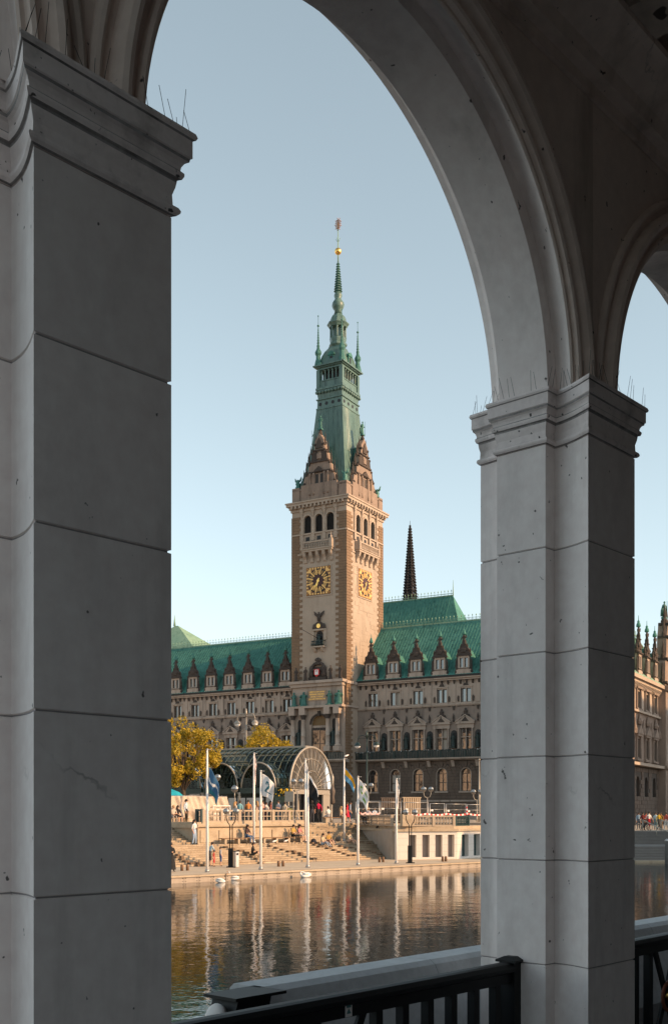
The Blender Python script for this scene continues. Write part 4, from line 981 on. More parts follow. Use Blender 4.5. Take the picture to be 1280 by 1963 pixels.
# ---- eagle, niche and little balcony below the clock
xc = fa(611, -.3)
mb = MB(); z0 = tz(1242,'m'); z1 = tz(1192,'m')
mb.box(xc-1.35,xc+1.35,-.9,.02,z0,z0+.25); mb.box(xc-1.5,xc-1.1,-.35,.02,z0+1.4,z0+3.2); mb.box(xc+1.1,xc+1.5,-.35,.02,z0+1.4,z0+3.2); mb.box(xc-1.5,xc+1.5,-.45,.02,z0+3.2,z0+3.5)
for x in (-.8,.8): mb.yprism([(.02,z0-.9),(-.4,z0-.6),(-.8,z0),(.02,z0)], xc+x-.22, xc+x+.22)
part('niche_surround', mb, M['tower'])
mb = MB(); mb.xprism([(xc-1.4,z0+3.5),(xc+1.4,z0+3.5),(xc+1.25,z0+4.1),(xc+.7,z0+4.6),(xc,z0+5.0),(xc-.7,z0+4.6),(xc-1.25,z0+4.1)], -.4, .02)
for sg in (-1,1): mb.lathe(xc+sg*1.1,-.25,[(.3,z0+3.5),(.34,z0+3.9),(.2,z0+4.3),(.03,z0+4.5)],6)
zz = z0+5.0; mb.lathe(xc,-.3,[(.3,zz),(.35,zz+.5),(.25,zz+1.0),(.12,zz+1.4),(.15,zz+1.6),(.03,zz+1.7)],7)
for sg in (-1,1): mb.add([(xc+sg*.15,-.3,zz+.5),(xc+sg*1.1,-.25,zz+1.9),(xc+sg*1.0,-.3,zz+1.2),(xc+sg*.2,-.35,zz+1.2),(xc+sg*.15,-.15,zz+.5),(xc+sg*1.1,-.15,zz+1.9)],[(0,1,2),(0,1,3),(4,5,2),(4,5,3)])
part('eagle_crest', mb, M['orn'])
mb = MB(); mb.lathe(0,0,[(.01,0),(.42,0),(.42,.06),(.01,.08)],12,0,False); mb.xf(Matrix.Translation((xc,-.42,z0+4.05)) @ Matrix.Rotation(PI/2,4,'X')); part('medallion', mb, M['gold'])
mb = MB(); mb.box(xc-.7,xc+.7,-.05,.03,z0+.25,z0+2.6); mb.lathe(xc,-.0,[(.7,z0+2.6),(.5,z0+3.05),(.1,z0+3.15)],10,0,True,0,1,.1); o = part('niche', mb, M['black'])
link('statue', st_db, o, (xc, -.3, z0+.6))
mb = MB(); mb.box(xc-1.3,xc+1.3,-.88,-.80,z0+1.15,z0+1.25)
for k in range(9): x = xc-1.25+k*2.5/8; mb.lathe(x,-.84,[(.10,z0+.25),(.14,z0+.6),(.06,z0+.9),(.1,z0+1.15)],5)
mb.box(xc-1.3,xc-1.22,-.84,0,z0+1.15,z0+1.25); mb.box(xc+1.22,xc+1.3,-.84,0,z0+1.15,z0+1.25); part('little_balcony', mb, M['dbronze'])
mb = MB(); xp = fa(580,-2.5); mb.tube([(xc,-.6,z0+1.7),(xp,-3.4,tz(1208,'m'))],[.07,.05],5); part('flagstaff', mb, M['black'])
# ---- coat of arms above the portal
zq = tz(1303,'m'); xc = fa(609,-.4)
mb = MB(); mb.box(xc-1.9,xc+1.9,-.7,.02,zq-.3,zq+.45); mb.box(xc-1.5,xc+1.5,-.3,.02,zq+.45,zq+2.4)
for sg in (-1,1):
    mb.lathe(xc+sg*1.35,-.4,[(.45,zq+.45),(.5,zq+1.0),(.38,zq+1.7),(.45,zq+2.1),(.3,zq+2.5),(.05,zq+2.7)],8); mb.tube([(xc+sg*1.3,-.4,zq+1.9),(xc+sg*.9,-.7,zq+1.6),(xc+sg*.7,-.75,zq+2.0)],[.16,.14,.1],5)
for k in range(9):
    a_ = PI*k/8; mb.ball((xc+1.1*math.cos(a_),-.3,zq+2.5+.55*math.sin(a_)), .34, 6, 4)
mb.lathe(xc,-.35,[(.4,zq+2.7),(.5,zq+3.0),(.3,zq+3.3),(.65,zq+3.6),(.5,zq+3.9),(.1,zq+4.1)],8)
part('coat_of_arms', mb, M['orn'])
mb = MB(); mb.xprism([(xc-.55,zq+1.9),(xc-.55,zq+.9),(xc,zq+.45),(xc+.55,zq+.9),(xc+.55,zq+1.9)], -.85,-.7,0)
mb.box(xc-.36,xc+.36,-.89,-.85,zq+.85,zq+1.35,1); mb.box(xc-.36,xc-.2,-.89,-.85,zq+1.35,zq+1.75,1); mb.box(xc+.2,xc+.36,-.89,-.85,zq+1.35,zq+1.75,1); mb.box(xc-.08,xc+.08,-.89,-.85,zq+1.35,zq+1.85,1)
part('shield', mb, [M['red'], M['cloth_white']])
# ---- portal block at the foot of the tower
pL, pR = fa(556,-1.4), fa(655,-1.4); pm = (pL+pR)/2; yf = -1.3
ze1 = tz(1354,'m'); zq1 = tz(1371,'m'); zq0 = tz(1431,'m'); zbal = z_b0
mb = MB(); mb.box(pL,pR,yf,.0,zl-.6,zl); mb.box(pL-.35,pR+.35,yf-.4,.02,zl,zl+.5); mb.box(pL+.2,pR-.2,yf+.5,.0,ze1,zl-.6)
mb.box(pL-.2,pR+.2,yf-.5,.0,ze1-.4,ze1); dxl = (fa(580,-1.4)-fa(560,-1.4)); dw = 1.45
hwp = (fa(624,-1.2)-fa(593,-1.2))/2; dc = (fa(593,-1.2)+fa(624,-1.2))/2
wall_strips(mb, pL, pR, zbal, ze1-.4, [(dc-hwp, dc+hwp, zbal, zq1)], -.55, .0); arch_fill(mb, dc, hwp, zq1-hwp, zq1+.001, -.55, .0)
mb.box(-TW-.5, .3, -.3, TD*.3, zl-.2, zl+.3); mb.box(-TW-.4, .25, -.25, 4.2, ze1-.35, ze1)
part('portal', mb, M['wing'])
cols = [fa(p,-1.4) for p in (560.5, 580, 627, 645.5)]
for x in cols:
    mb = MB(); c2 = MB()
    mb.lathe(x, yf+.1, [(.55,zq0-.1),(.55,zq0+.15),(.42,zq0+.25),(.42,zq0+1.9),(.48,zq0+1.95),(.40,zq0+2.0),(.36,zq1-.9),(.42,zq1-.85)], 14)
    c2.lathe(x, yf+.1, [(.40,zq1-.85),(.45,zq1-.5),(.6,zq1-.1),(.62,zq1)], 8, 0, False); mb.cbox(x, yf+.1, .62, .62, zq1, ze1-.4); mb.cbox(x, yf+.1, .66, .6, zq0-1.0, zq0-.1)
    o = part('portal_column', mb, M['wing']); c2.build('column_capital', M['orn'], o)
mb = MB(); rr_ = hwp
for k in range(12):
    a_, b_ = PI*k/12, PI*(k+1)/12; zs = zq1-hwp; r0, r1 = rr_, rr_+.3
    mb.xprism([(dc+r0*math.cos(a_),zs+r0*math.sin(a_)),(dc+r1*math.cos(a_),zs+r1*math.sin(a_)),(dc+r1*math.cos(b_),zs+r1*math.sin(b_)),(dc+r0*math.cos(b_),zs+r0*math.sin(b_))], -.7, -.5)
mb.box(dc-.25,dc+.25,-.85,-.5,zq1-.2,zq1+.7); part('portal_arch', mb, M['orn'])
mb = MB(); mb.box(dc-hwp,dc+hwp,-.06,-.02,zq1-hwp-.2,zq1); part('gold_mosaic', mb, M['mosaic'])
mb = MB(); mb.box(dc-hwp,dc+hwp,-.25,-.05,zq1-hwp-.6,zq1-hwp-.2); part('door_lintel', mb, M['wing'])
one_window(dc, zbal, zq1-hwp-.6, hwp-.05, 2, 2, -.3, 'balcony_door')
for x in ((cols[0]+cols[1])/2, (cols[2]+cols[3])/2):
    mb = MB(); mb.lathe(x, -.5, [(.5,zq0),(.5,zq1-1.2),(.3,zq1-.8)], 10, 0, True, 0, 1, .3); o = part('niche', mb, M['louvre'])
    s = link('statue', st_db, o, (x, -1.0, zq0+.3)); s.scale = (1.5,1.3,1.55)
for k, x in enumerate([fa(p,-1.4) for p in (562.5, 581, 630, 648)]):
    s = link('bronze_figure', st_br, ha, (x, yf+.1, ze1+.25), rz=(-.5,.5,-.5,.5)[k]); s.scale = (1.75,1.5,1.25)
for x in [fa(p,-1.4) for p in (566, 584, 632, 651)]: link('roof_figure', st_stone, ha, (x, yf+.2, zl+.75), scale=(.95,.9,1.25))
mb = MB(); mb.yprism([(.0,zbal-.6),(yf-.6,zbal-.5),(yf-.9,zbal-.25),(yf-.9,zbal),(.0,zbal)], pL-.8, pR+.8); part('balcony_slab', mb, M['wing'])
mb = MB(); mb.box(pL-.7,pR+.7,yf-.8,yf-.7,zbal+1.1,zbal+1.22); mb.box(pL-.7,pR+.7,yf-.8,yf-.7,zbal,zbal+.1)
for k in range(36): x = pL-.6+k*(pR-pL+1.2)/35; mb.box(x-.08,x+.08,yf-.79,yf-.71,zbal+.1,zbal+1.1)
part('balcony_railing', mb, M['dbronze'])
mb = MB(); rnd = random.Random(31); z = G0
while z < zbal-.7:
    x = pL-.3 - rnd.uniform(0,.6)
    while x < pR+.3:
        L = rnd.uniform(.9,1.6); mb.box(max(x,pL-.3)+.02, min(x+L,pR+.3)-.02, yf-.2-rnd.uniform(0,.07), 0, z, z+.54); x += L
    z += .58
part('portal_stones', mb, M['rust'])
# gilt inscription
mb = MB(); x0, x1 = fa(590,-.9), fa(625,-.9); z0, z1 = tz(1344,'m'), tz(1324,'m'); mb.box(x0,x1,yf+.4,yf+.52,z0,z1); o = part('inscription_panel', mb, plain('panel_stone', (.34,.24,.17), .8))
for k, tx in enumerate(('LIBERTATEM QVAM', 'PEPERERE MAIORES', 'DIGNE STVDEAT', 'SERVARE POSTERITAS')):
    cu = bpy.data.curves.new('lettering', 'FONT'); cu.body = tx; cu.align_x = 'CENTER'; cu.size = .40; cu.extrude = .015; cu.materials.append(M['gold'])
    to = bpy.data.objects.new('lettering', cu); COL.objects.link(to); to.parent = o
    bpy.context.view_layer.update(); lm = bpy.data.meshes.new_from_object(to.evaluated_get(bpy.context.evaluated_depsgraph_get())); bpy.data.objects.remove(to)
    to = link('lettering', lm, o, ((x0+x1)/2, yf+.38, z1-.46-k*.44)); to.rotation_euler = (PI/2,0,0); to.scale = (.95,1,1)
# ---- dark openwork church spire far behind
Zs = 430.0; sx_ = (785.5-640)/FPX*Zs
cs = thing('church_spire', 'dark sooty openwork church spire behind the town hall roof', 'spire', (sx_, Zs, 0))
zt_ = EYE+(HZ-1003)*Zs/FPX; zb_2 = EYE+(HZ-1150)*Zs/FPX; rb = 12.5*Zs/FPX
mb = MB()
for k in range(8):
    a_ = PI/4*k + .2; mb.tube([(rb*math.cos(a_),rb*math.sin(a_),zb_2-4),(.25*math.cos(a_),.25*math.sin(a_),zt_-2)],[.42,.2],5)
H_ = zt_-zb_2
for j in range(15):
    f = j/15; z = zb_2 + H_*f*.97; r = rb*(1-f*.97)+.1
    for k in range(8):
        a_, b_ = PI/4*k+.2, PI/4*(k+1)+.2; mb.bar((r*math.cos(a_),r*math.sin(a_),z),(r*math.cos(b_),r*math.sin(b_),z),.25,.5)
        mb.bar((r*math.cos(a_),r*math.sin(a_),z),(r*.93*math.cos(b_),r*.93*math.sin(b_),z+H_/15),.2,.2)
mb.build('spire_ribs', M['spire'], cs)
mb = MB(); mb.lathe(0,0,[(rb*.4,zb_2-4),(.2,zt_-2),(.35,zt_-1.5),(.1,zt_-1.2),(.06,zt_+1.0)],8,0,False); mb.build('spire_core', M['spire'], cs)
mb = MB()
for j in range(26):
    f = j/26; z = zb_2 + H_*f*.95; r = rb*(1-f*.97)+.3
    for k in range(8): a_ = PI/4*k+.2; mb.ball((r*math.cos(a_),r*math.sin(a_),z+.3),.36,5,4)
tag(mb.build('crockets', M['spire'], cs), kind='stuff')
mb = MB(); mb.cbox(0,0,rb*1.3,rb*1.3,0,zb_2-4); mb.build('church_tower', M['spire'], cs)

# ================================================================== pavilion to the right, its long side turned to the sun
P1 = Vector(((1196-640)/FPX*146, 146.0)); P2 = Vector(((1300-640)/FPX*176, 176.0)); dd = (P2-P1); PLn = dd.length; prz = math.atan2(dd.y, dd.x)
pv = thing('corner_pavilion', 'richly carved sandstone pavilion with dormers and a statue on its pinnacle', 'pavilion', (P1.x, P1.y, 0), prz)
def pz(py, px=1240):
    u = (px-640)/FPX; t = (u*P1.y-P1.x)/(dd.x/PLn-u*dd.y/PLn); return EYE+(HZ-py)*(P1.y+t*dd.y/PLn)/FPX
ze = pz(1312); zw1, zw0 = pz(1332), pz(1362); zs_ = pz(1368); zm1, zm0 = pz(1420), pz(1455); zbb = pz(1466); zg1, zg0 = pz(1490), pz(1530)
nb5 = 7; spb = PLn/nb5; xs = [spb*(k+.5) for k in range(nb5)]
mb = MB()
wall_strips(mb, 0, PLn, zs_, ze, [(x-1.0,x+1.0,zw0,zw1) for x in xs], 0, .6); mb.box(0,PLn,.6,14,zs_,ze); mb.build('upper_wall', M['tower'], pv); mb = MB()
wall_strips(mb, 0, PLn, zbb, zs_, [(x-1.0,x+1.0,zm0,zm1) for x in xs], 0, .6); mb.box(0,PLn,.6,14,zbb,zs_); mb.build('main_wall', M['gab'], pv); mb = MB()  # darker stone from here down paints the shade on the lower storeys
wall_strips(mb, 0, PLn, 1.0, zbb, [(x-.9,x+.9,zg0,zg1) for x in xs], 0, .6)
for x in xs: arch_fill(mb, x, .9, zg1-.9, zg1+.001, 0, .6)
mb.box(0,PLn,.6,14,1.0,zbb); mb.build('ground_wall', M['joint'], pv)
mb = MB()
for x in xs:
    for (a_,b_) in ((zw0,zw1),(zm0,zm1)):
        mb.box(x-.08,x+.08,.05,.4,a_,b_)
        for sg in (-1,1): mb.box(x+sg*1.0,x+sg*1.3,-.25,.2,a_-.2,b_+.3)
        mb.box(x-1.5,x+1.5,-.4,.2,b_+.3,b_+.6); mb.box(x-1.5,x+1.5,-.35,.2,a_-.5,a_-.2)
    mb.xprism([(x-1.6,zm1+.6),(x+1.6,zm1+.6),(x,zm1+2.0)], -.5, .1); mb.lathe(x,-.2,[(.4,zm1+2.0),(.5,zm1+2.4),(.2,zm1+2.9),(.05,zm1+3.6)],6,0,False)
    mb.lathe(x+spb/2,-.2,[(.3,zm1+.6),(.34,zm1+1.2),(.15,zm1+1.9),(.03,zm1+2.8)],6,0,False)
for sg, d in ((0,.0),): pass
mb.build('stone_trim', M['gab'], pv); mb = MB(); mb.box(0,PLn,-.4,.1,zs_-.3,zs_); mb.box(0,PLn,-1.0,.1,zbb-.4,zbb); mb.box(0,PLn,-.6,.1,ze-.5,ze-.1); mb.box(0,PLn,-1.0,.2,ze-.1,ze+.4)
for k in range(int(PLn/.7)): mb.yprism([(.1,ze-1.3),(-.15,ze-1.2),(-.6,ze-.5),(.1,ze-.5)], k*.7+.1, k*.7+.42)
mb.build('stone_trim', M['tower'], pv)
mb = MB(); rnd = random.Random(4); z = 1.6
while z < zbb-.6:
    x = 0.0
    while x < PLn:
        L = rnd.uniform(.9,1.5); mid = x+L/2
        if not any(abs(mid-b) < 1.5 and zg0-.3 < z < zg1+.4 for b in xs): mb.box(x+.02,min(x+L,PLn)-.02,-rnd.uniform(.08,.14),.1,z,z+.54)
        x += L
    z += .58
tag(mb.build('rusticated_stones', M['rust'], pv), kind='stuff')
for x in xs:
    for (a_,b_,h_) in ((zw0,zw1,.98),(zm0,zm1,.98),(zg0,zg1-.9,.88)):
        mb = MB(); mb.add([(x-h_,.35,a_),(x+h_,.35,a_),(x+h_,.35,b_),(x-h_,.35,b_)],[(0,1,2,3)]); mb.build('window_pane', M['win'], pv, False)
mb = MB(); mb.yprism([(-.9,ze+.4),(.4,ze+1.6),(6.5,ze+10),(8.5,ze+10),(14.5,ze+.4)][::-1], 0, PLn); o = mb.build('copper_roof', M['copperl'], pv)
mb = MB()
for k in range(int(PLn/.8)): mb.bar((k*.8+.3,.4,ze+1.6),(k*.8+.3,6.5,ze+10),.06,.14); mb.tube([(k*.8+.3,6.6,ze+10),(k*.8+.3,6.6,ze+11.2)],.06,4)
mb.box(0,PLn,6.5,6.7,ze+10.4,ze+10.5); mb.build('ridge_cresting', M['copperl'], o)
for x in xs:
    o = link('dormer', dm[0], pv, (x, -.2, ze+.4))
    for nm, me in zip(('carved_gable','figure','dormer_roof'), dm[1:]): link(nm, me, o)
    for sg in (-1,1): link('window_pane', pane_m, o, (sg*.42, .26, 1.32))
u = (1267-640)/FPX; xt = (u*P1.y-P1.x)/(dd.x/PLn-u*dd.y/PLn); zt_ = pz(1187,1267)
mb = MB(); mb.box(xt-2.2,xt+2.2,-1.1,.2,1.0,ze+.4); mb.box(xt-2.4,xt+2.4,-1.5,.2,ze-.3,ze+.5); mb.box(xt-2.4,xt+2.4,-1.4,.2,zbb-.4,zbb+.1)
mb.xprism([(xt-2.2,ze+.5),(xt+2.2,ze+.5),(xt+2.0,ze+4),(xt+1.4,ze+5.2),(xt+1.2,ze+8),(xt+.7,ze+9.2),(xt+.5,zt_-.6),(xt-.5,zt_-.6),(xt-.7,ze+9.2),(xt-1.2,ze+8),(xt-1.4,ze+5.2),(xt-2.0,ze+4)], -1.0, .4); mb.build('gable', M['gab'], pv)
mb = MB()
for f, z in ((2.1,ze+1),(1.7,ze+4.6),(1.2,ze+8),(.6,ze+10)):
    for sg in (-1,1): mb.lathe(xt+sg*f,-.6,[(.3,z),(.34,z+.5),(.18,z+.9),(.24,z+1.3),(.03,z+3)],6,0,False)
    mb.box(xt-f-.2,xt+f+.2,-1.3,.3,z-.2,z+.15)
mb.lathe(xt,-.4,[(.5,zt_-.6),(.55,zt_-.3),(.4,zt_)],8); mb.build('carved_trim', M['orn'], pv)
link('statue', st_br, pv, (xt,-.4,zt_+.25), scale=(1.3,1.2,1.25))
for zz in (zw0, zm0):
    mb = MB(); mb.add([(xt-.8,-1.12,zz),(xt+.8,-1.12,zz),(xt+.8,-1.12,zz+2.6),(xt-.8,-1.12,zz+2.6)],[(0,1,2,3)]); mb.build('window_pane', M['win'], pv, False)

# ================================================================== houses outside the picture that shade and are mirrored
def house(name, label, p, q, depth, h, mat, floors, bays):
    p, q = Vector(p), Vector(q); L = (q-p).length; rz = math.atan2((q-p).y, (q-p).x)
    t = thing(name, label, 'building', (p.x, p.y, 0), rz)
    mb = MB(); fh = (h-2)/floors; bwid = L/bays
    for f in range(floors):
        z0 = 2 + f*fh; wall_strips(mb, 0, L, z0, z0+fh, [((b+.5)*bwid-.7,(b+.5)*bwid+.7,z0+.9,z0+fh-.6) for b in range(bays)], 0, .5)
        mb.box(0,L,-.15,.1,z0-.15,z0+.1)
    mb.box(0,L,.5,depth,0,h); mb.box(0,L,0,.5,0,2); mb.box(-.3,L+.3,-.6,depth+.3,h,h+.6); mb.build('wall', mat, t)
    pm_ = MB(); pm_.add([(-.68,.35,0),(.68,.35,0),(.68,.35,fh-1.5),(-.68,.35,fh-1.5)],[(0,1,2,3)]); pm_ = pm_.mesh('window_pane', M['win'], False)
    for f in range(floors):
        for b in range(bays): link('window_pane', pm_, t, ((b+.5)*bwid, 0, 2+f*fh+.9))
    mb = MB(); mb.yprism([(-.5,h+.6),(depth/2,h+4.5),(depth+.2,h+.6)][::-1], 0, L); mb.build('roof', M['copper'] if mat is M['white'] else M['louvre'], t)
house('merchant_house', 'sunlit pale stone merchant house on the far left bank', (-74,95), (-104,158), 14, 27, M['pale'], 6, 16)
q0 = Vector((52.4,62.2)); house('arcade_shade_house', 'unseen white house placed along the arcade bank for its shade', (q0.x,q0.y), (q0.x+.67*75, q0.y+.742*75), 14, 15, M['white'], 3, 18)  # unseen house, placed and sized to shade the right bank
q1 = Vector((108.0,124.0)); house('far_shade_house', 'unseen very tall brick house added to shade the corner pavilion', (q1.x,q1.y), (q1.x+.67*48, q1.y+.742*48), 16, 43, M['brick'], 9, 12)  # second unseen house, its height set for shade on the pavilion
# ================================================================== the bank across the water
B0 = Vector((-8.76, 58.4)); BR = R(43); ub = Vector((math.cos(BR), math.sin(BR))); vb = Vector((-math.sin(BR), math.cos(BR)))
def bs(px, t):                        # photo column -> distance along the bank at depth t behind the quay edge
    u = (px-640)/FPX; p = B0 + vb*t
    return (u*p.y - p.x)/(ub.x - u*ub.y)
def bw(s, t, z=0): p = B0 + ub*s + vb*t; return (p.x, p.y, z)
def zat(py, p): return EYE + (HZ-py)*p[1]/FPX
def gpt(px, Z, z=0): return ((px-640)/FPX*Z, Z, z)
def facecam(p): return math.atan2(-p[0], p[1]) * -1
PQ, PL1, PLZ = .39, 1.66, 3.0         # promenade, landing and plaza levels
bk = (B0.x, B0.y, 0)
def bobj(o): o.location = bk; o.rotation_euler = (0,0,BR); return o
mb = MB(); mb.box(-60, 40.5, .02, 15.4, -2, PQ); tag(bobj(mb.build('promenade', M['prom'])), kind='structure')
def wpoly(pts, z0, z1, name, m):
    mb = MB(); mb.prism(pts, z0, z1); return tag(mb.build(name, m), kind='structure')
pA = [bw(-60,15.2)[:2], bw(34,15.2)[:2], bw(36,6)[:2], (17.5, 100), (17.5, 900), (-700, 900), (-700, 60)]
wpoly(pA, -2, PLZ, 'plaza', M['plaza'])
wpoly([(17.5,100.2),(700,100.2),(700,900),(17.5,900)], -2, 2.15, 'street', M['plaza'])
# quay wall: stone panels under a coping
qw = thing('quay_wall', 'low quay wall of bolted stone panels along the water', 'quay wall', bk, BR)
pm_ = MB(); pm_.box(.012,.938,-.07,.0,-.4,.30,0)
for x in (.10,.85):
    for z in (.08,.24): pm_.lathe(0,0,[(.022,0),(.022,.03),(.01,.04)],6,1,False); pm_.v[-18:] = [tuple(Matrix.Translation((x,-.07,z)) @ Matrix.Rotation(PI/2,4,'X') @ Vector(q)) for q in pm_.v[-18:]]
pm_ = pm_.mesh('panel', [M['quay'], M['black']])
cp_ = MB(); cp_.box(.004,1.896,-.16,.55,.30,PQ+.012); cp_ = cp_.mesh('coping_stone', M['step'])
for k in range(46): link('panel', pm_, qw, (-3+k*.95, 0, 0))
for k in range(24): link('coping_stone', cp_, qw, (-4+k*1.9, 0, 0))
# broad steps
ws = thing('waterfront_steps', 'broad flights of pale stone steps rising from the promenade', 'steps', bk, BR)
def send(t): return 24.4 + (t-6)*.42
N1 = 10; r1, d1 = (PL1-PQ)/N1, .33
for i in range(N1):
    t0 = 8 + i*d1; t1 = t0 + d1 if i < N1-1 else 12.2
    mb = MB(); mb.prism([(-30,t0),(send(t0),t0),(send(t1),t1),(-30,t1)], PQ+.004, PQ+(i+1)*r1); mb.build('step', M['stepj'], ws)
N2 = 10; r2 = (PLZ-PL1)/N2
sL, sR = bs(376, 11.9), bs(583, 11.9)
for i in range(N2):
    t0 = 12.2 + i*d1; t1 = t0+d1 if i < N2-1 else 15.25
    mb = MB(); mb.box(-30, sL, t0, t1, PL1-.3, PL1+(i+1)*r2+.004); mb.build('step', M['stepj'], ws)
    mb = MB(); mb.prism([(sR,t0),(send(t0)+.3,t0),(send(t1)+.3,t1),(sR,t1)], PL1-.3, PL1+(i+1)*r2+.004); mb.build('step', M['stepj'], ws)
mk = MB(); mk.box(-.10,.10,-.32,0,0,.127); mk.box(-.085,.085,-.325,-.32,.01,.12); mk = mk.mesh('step_shadow_block', M['quoin'])  # half step blocks, coloured dark for the shadows they cast
def shadow_blocks(pxa, pya, pxb, pyb, n):
    for k in range(n):
        px = pxa+(pxb-pxa)*k/(n-1); py = pya+(pyb-pya)*k/(n-1)
        i = min(N1-1, max(0, int(round((1661-py)/(1661-1617)*N1)) )); t = 8 + i*d1
        link('step_shadow_block', mk, ws, (bs(px, t), t, PQ+i*r1+.002), scale=(random.uniform(.8,1.2),1,1))
shadow_blocks(515,1626,597,1656,8); shadow_blocks(461,1636,497,1660,5); shadow_blocks(600,1625,676,1654,9); shadow_blocks(650,1630,724,1650,8); shadow_blocks(336,1642,385,1663,6); shadow_blocks(595,1618,625,1634,4); shadow_blocks(338,1640,352,1650,3); shadow_blocks(362,1655,384,1664,4); shadow_blocks(560,1640,600,1656,4); shadow_blocks(690,1622,760,1640,6); shadow_blocks(430,1628,470,1640,4)
# bollards: short dark stumps in pairs on the promenade
bo = MB(); bo.lathe(0,0,[(.09,0),(.09,.3),(.07,.36),(.02,.38)],10); bo = bo.mesh('bollard', M['wood'])
for k, px in enumerate((349, 359.5, 534, 542.5, 727, 734, 848, 854)):
    t = 4.2 if k < 6 else 1.9
    where = ('below the steps by the robed figure', 'between the teal emblem mast and black flag mast', 'between the green swirl mast and furled white flag mast', 'in front of the white slotted wall')[k//2]
    o = link('bollard', bo, None, bw(bs(px,t),t,PQ)); tag(o, 'dark stump bollard ' + where, 'bollard', 'paired stump bollards ' + where)
# terrace wall with bench
tr = thing('terrace_wall', 'golden stone terrace wall with a moulded coping behind the long bench', 'wall', bk, BR)
mb = MB(); mb.box(sL, sR, 11.7, 15.3, PL1, 3.0); mb.build('wall', M['step'], tr)
for k in range(6):
    x0, x1 = sL+.15+k*(sR-sL-.3)/6, sL+.15+(k+1)*(sR-sL-.3)/6
    mb = MB(); mb.box(x0+.05,x1-.05,11.64,11.70,PL1+.12,PL1+.95); mb.build('wall_panel', M['step'], tr)
mb = MB(); mb.yprism([(15.3,2.78),(11.66,2.78),(11.5,2.86),(11.48,2.98),(11.56,3.04),(15.3,3.04)][::-1], sL-.12, sR+.08); mb.build('coping', M['step'], tr)
mb = MB(); mb.yprism([(15.3,3.04),(11.75,3.04),(11.75,3.18),(15.3,3.18)][::-1], sL-.02, sR); mb.build('plinth', M['step'], tr)
def balustrade(name, label, p, q, z0, z1, mat, posts, bmat=None, step=.23, dark=False):
    p, q = Vector(p), Vector(q); L = (q-p).length
    w0 = bw(p.x, p.y); t = thing(name, label, 'balustrade', (w0[0], w0[1], 0), BR + math.atan2((q-p).y, (q-p).x))
    mb = MB(); mb.box(0,L,-.09,.09,z1-.11,z1); mb.build('top_rail', mat, t)
    mb = MB(); mb.box(0,L,-.08,.08,z0,z0+.1); mb.box(0,L,-.045,.045,(z0+z1)/2-.05,(z0+z1)/2); mb.build('lower_rail', mat, t)
    for k in range(posts+1):
        mb = MB(); x = L*k/posts; mb.cbox(x,0,.10,.11,z0-.02,z1+.03); mb.build('post', mat, t)
    mb = MB(); n = max(2, int(L/step)); zm = (z0+z1)/2-.05
    for k in range(n):
        x = (k+.5)*L/n; mb.lathe(x,0,[(.045,z0+.1),(.06,z0+.16),(.035,zm-.06),(.05,zm),(.05,zm+.05),(.035,zm+.12),(.06,z1-.18),(.05,z1-.11)],6)
    mb.build('balusters', bmat or mat, t)
    return t
M['balu'] = plain('pale_painted_iron', (.34,.27,.20), .6)
balustrade('stone_balustrade', 'pale balustrade with slim posts on top of the golden terrace wall', (sL+.55,11.85), (sR,11.85), 3.18, 4.02, M['balu'], 6, None, .34)
balustrade('iron_balustrade', 'dark green iron balustrade panel beside the beige tarpaulin', (bs(378,12.4),12.4), (sL+.45,11.85), 3.10, 4.05, M['dgreen'], 1, None, .3)
# white embankment block with upright slots
em = thing('embankment_wall', 'white embankment wall with tall upright slots beside the steps', 'wall', bk, BR)
q_ = [(send(6)-.4,6.2),(28.2,4.0),(34,5.3),(35.9,7)]
def slotwall(p, q, z0, z1, slots, sm):
    p, q = Vector(p), Vector(q); L = (q-p).length; X = Matrix.Translation((p.x,p.y,0)) @ Matrix.Rotation(math.atan2((q-p).y,(q-p).x),4,'Z')
    mb = MB(); wall_strips(mb, 0, L, z0, z1, [(a*L,b*L,.55,2.2) for a, b in slots], 0, .5); mb.xf(X); mb.build('wall_face', M['white'], em)
    for a, b in slots:
        mb = MB(); mb.box(a*L-.01,b*L+.01,.33,.4,.54,2.21); mb.xf(X); mb.build('slot', sm, em)
    for zz in (.95, 1.45, 1.95):
        mb = MB()
        for a, b in zip([0]+[s[1] for s in slots], [s[0] for s in slots]+[1]): mb.box(a*L+.004,b*L-.004,-.004,.01,zz,zz+.012)
        mb.xf(X); mb.build('joint', M['quay'], em)
slotwall(q_[0], q_[1], PQ, 2.45, [(.20,.32),(.42,.54),(.635,.75),(.845,.95)], M['slot'])
slotwall(q_[1], q_[2], PQ, 2.45, [(.12,.30),(.45,.62),(.78,.92)], M['dgreen'])
mb = MB(); blk = [(q_[0][0],q_[0][1]+.5),(28.2,4.5),(34,5.8),(35.9,7.4),(36,15.1),(send(15.2)+.35,15.1)]; mb.prism(blk, -.5, 2.60); mb.build('core', M['quay'], em)
mb = MB(); mb.prism(offset_poly([(q_[0][0]-.02,q_[0][1]),(28.2,4.0),(34,5.3),(35.9,7),(36,15.15),(send(15.2)+.3,15.15)], .14), 2.45, 2.62); mb.build('coping', M['step'], em)
mb = MB(); mb.prism([(q_[0][0]+.1,6.4),(28.1,4.2),(34,5.5),(35.8,7.2),(35.9,15.0),(send(15.2)+.5,15.0)], 2.62, 2.84); mb.build('plinth', M['step'], em)
mb = MB()
for k in range(5): mb.box(0,1.2,-.04,0,.15+k*.22,.27+k*.22)
mb.xf(Matrix.Translation((send(9.0)-.02,9.0,1.55)) @ Matrix.Rotation(math.atan2(1,.42),4,'Z')); mb.build('vent_grille', M['louvre'], em)
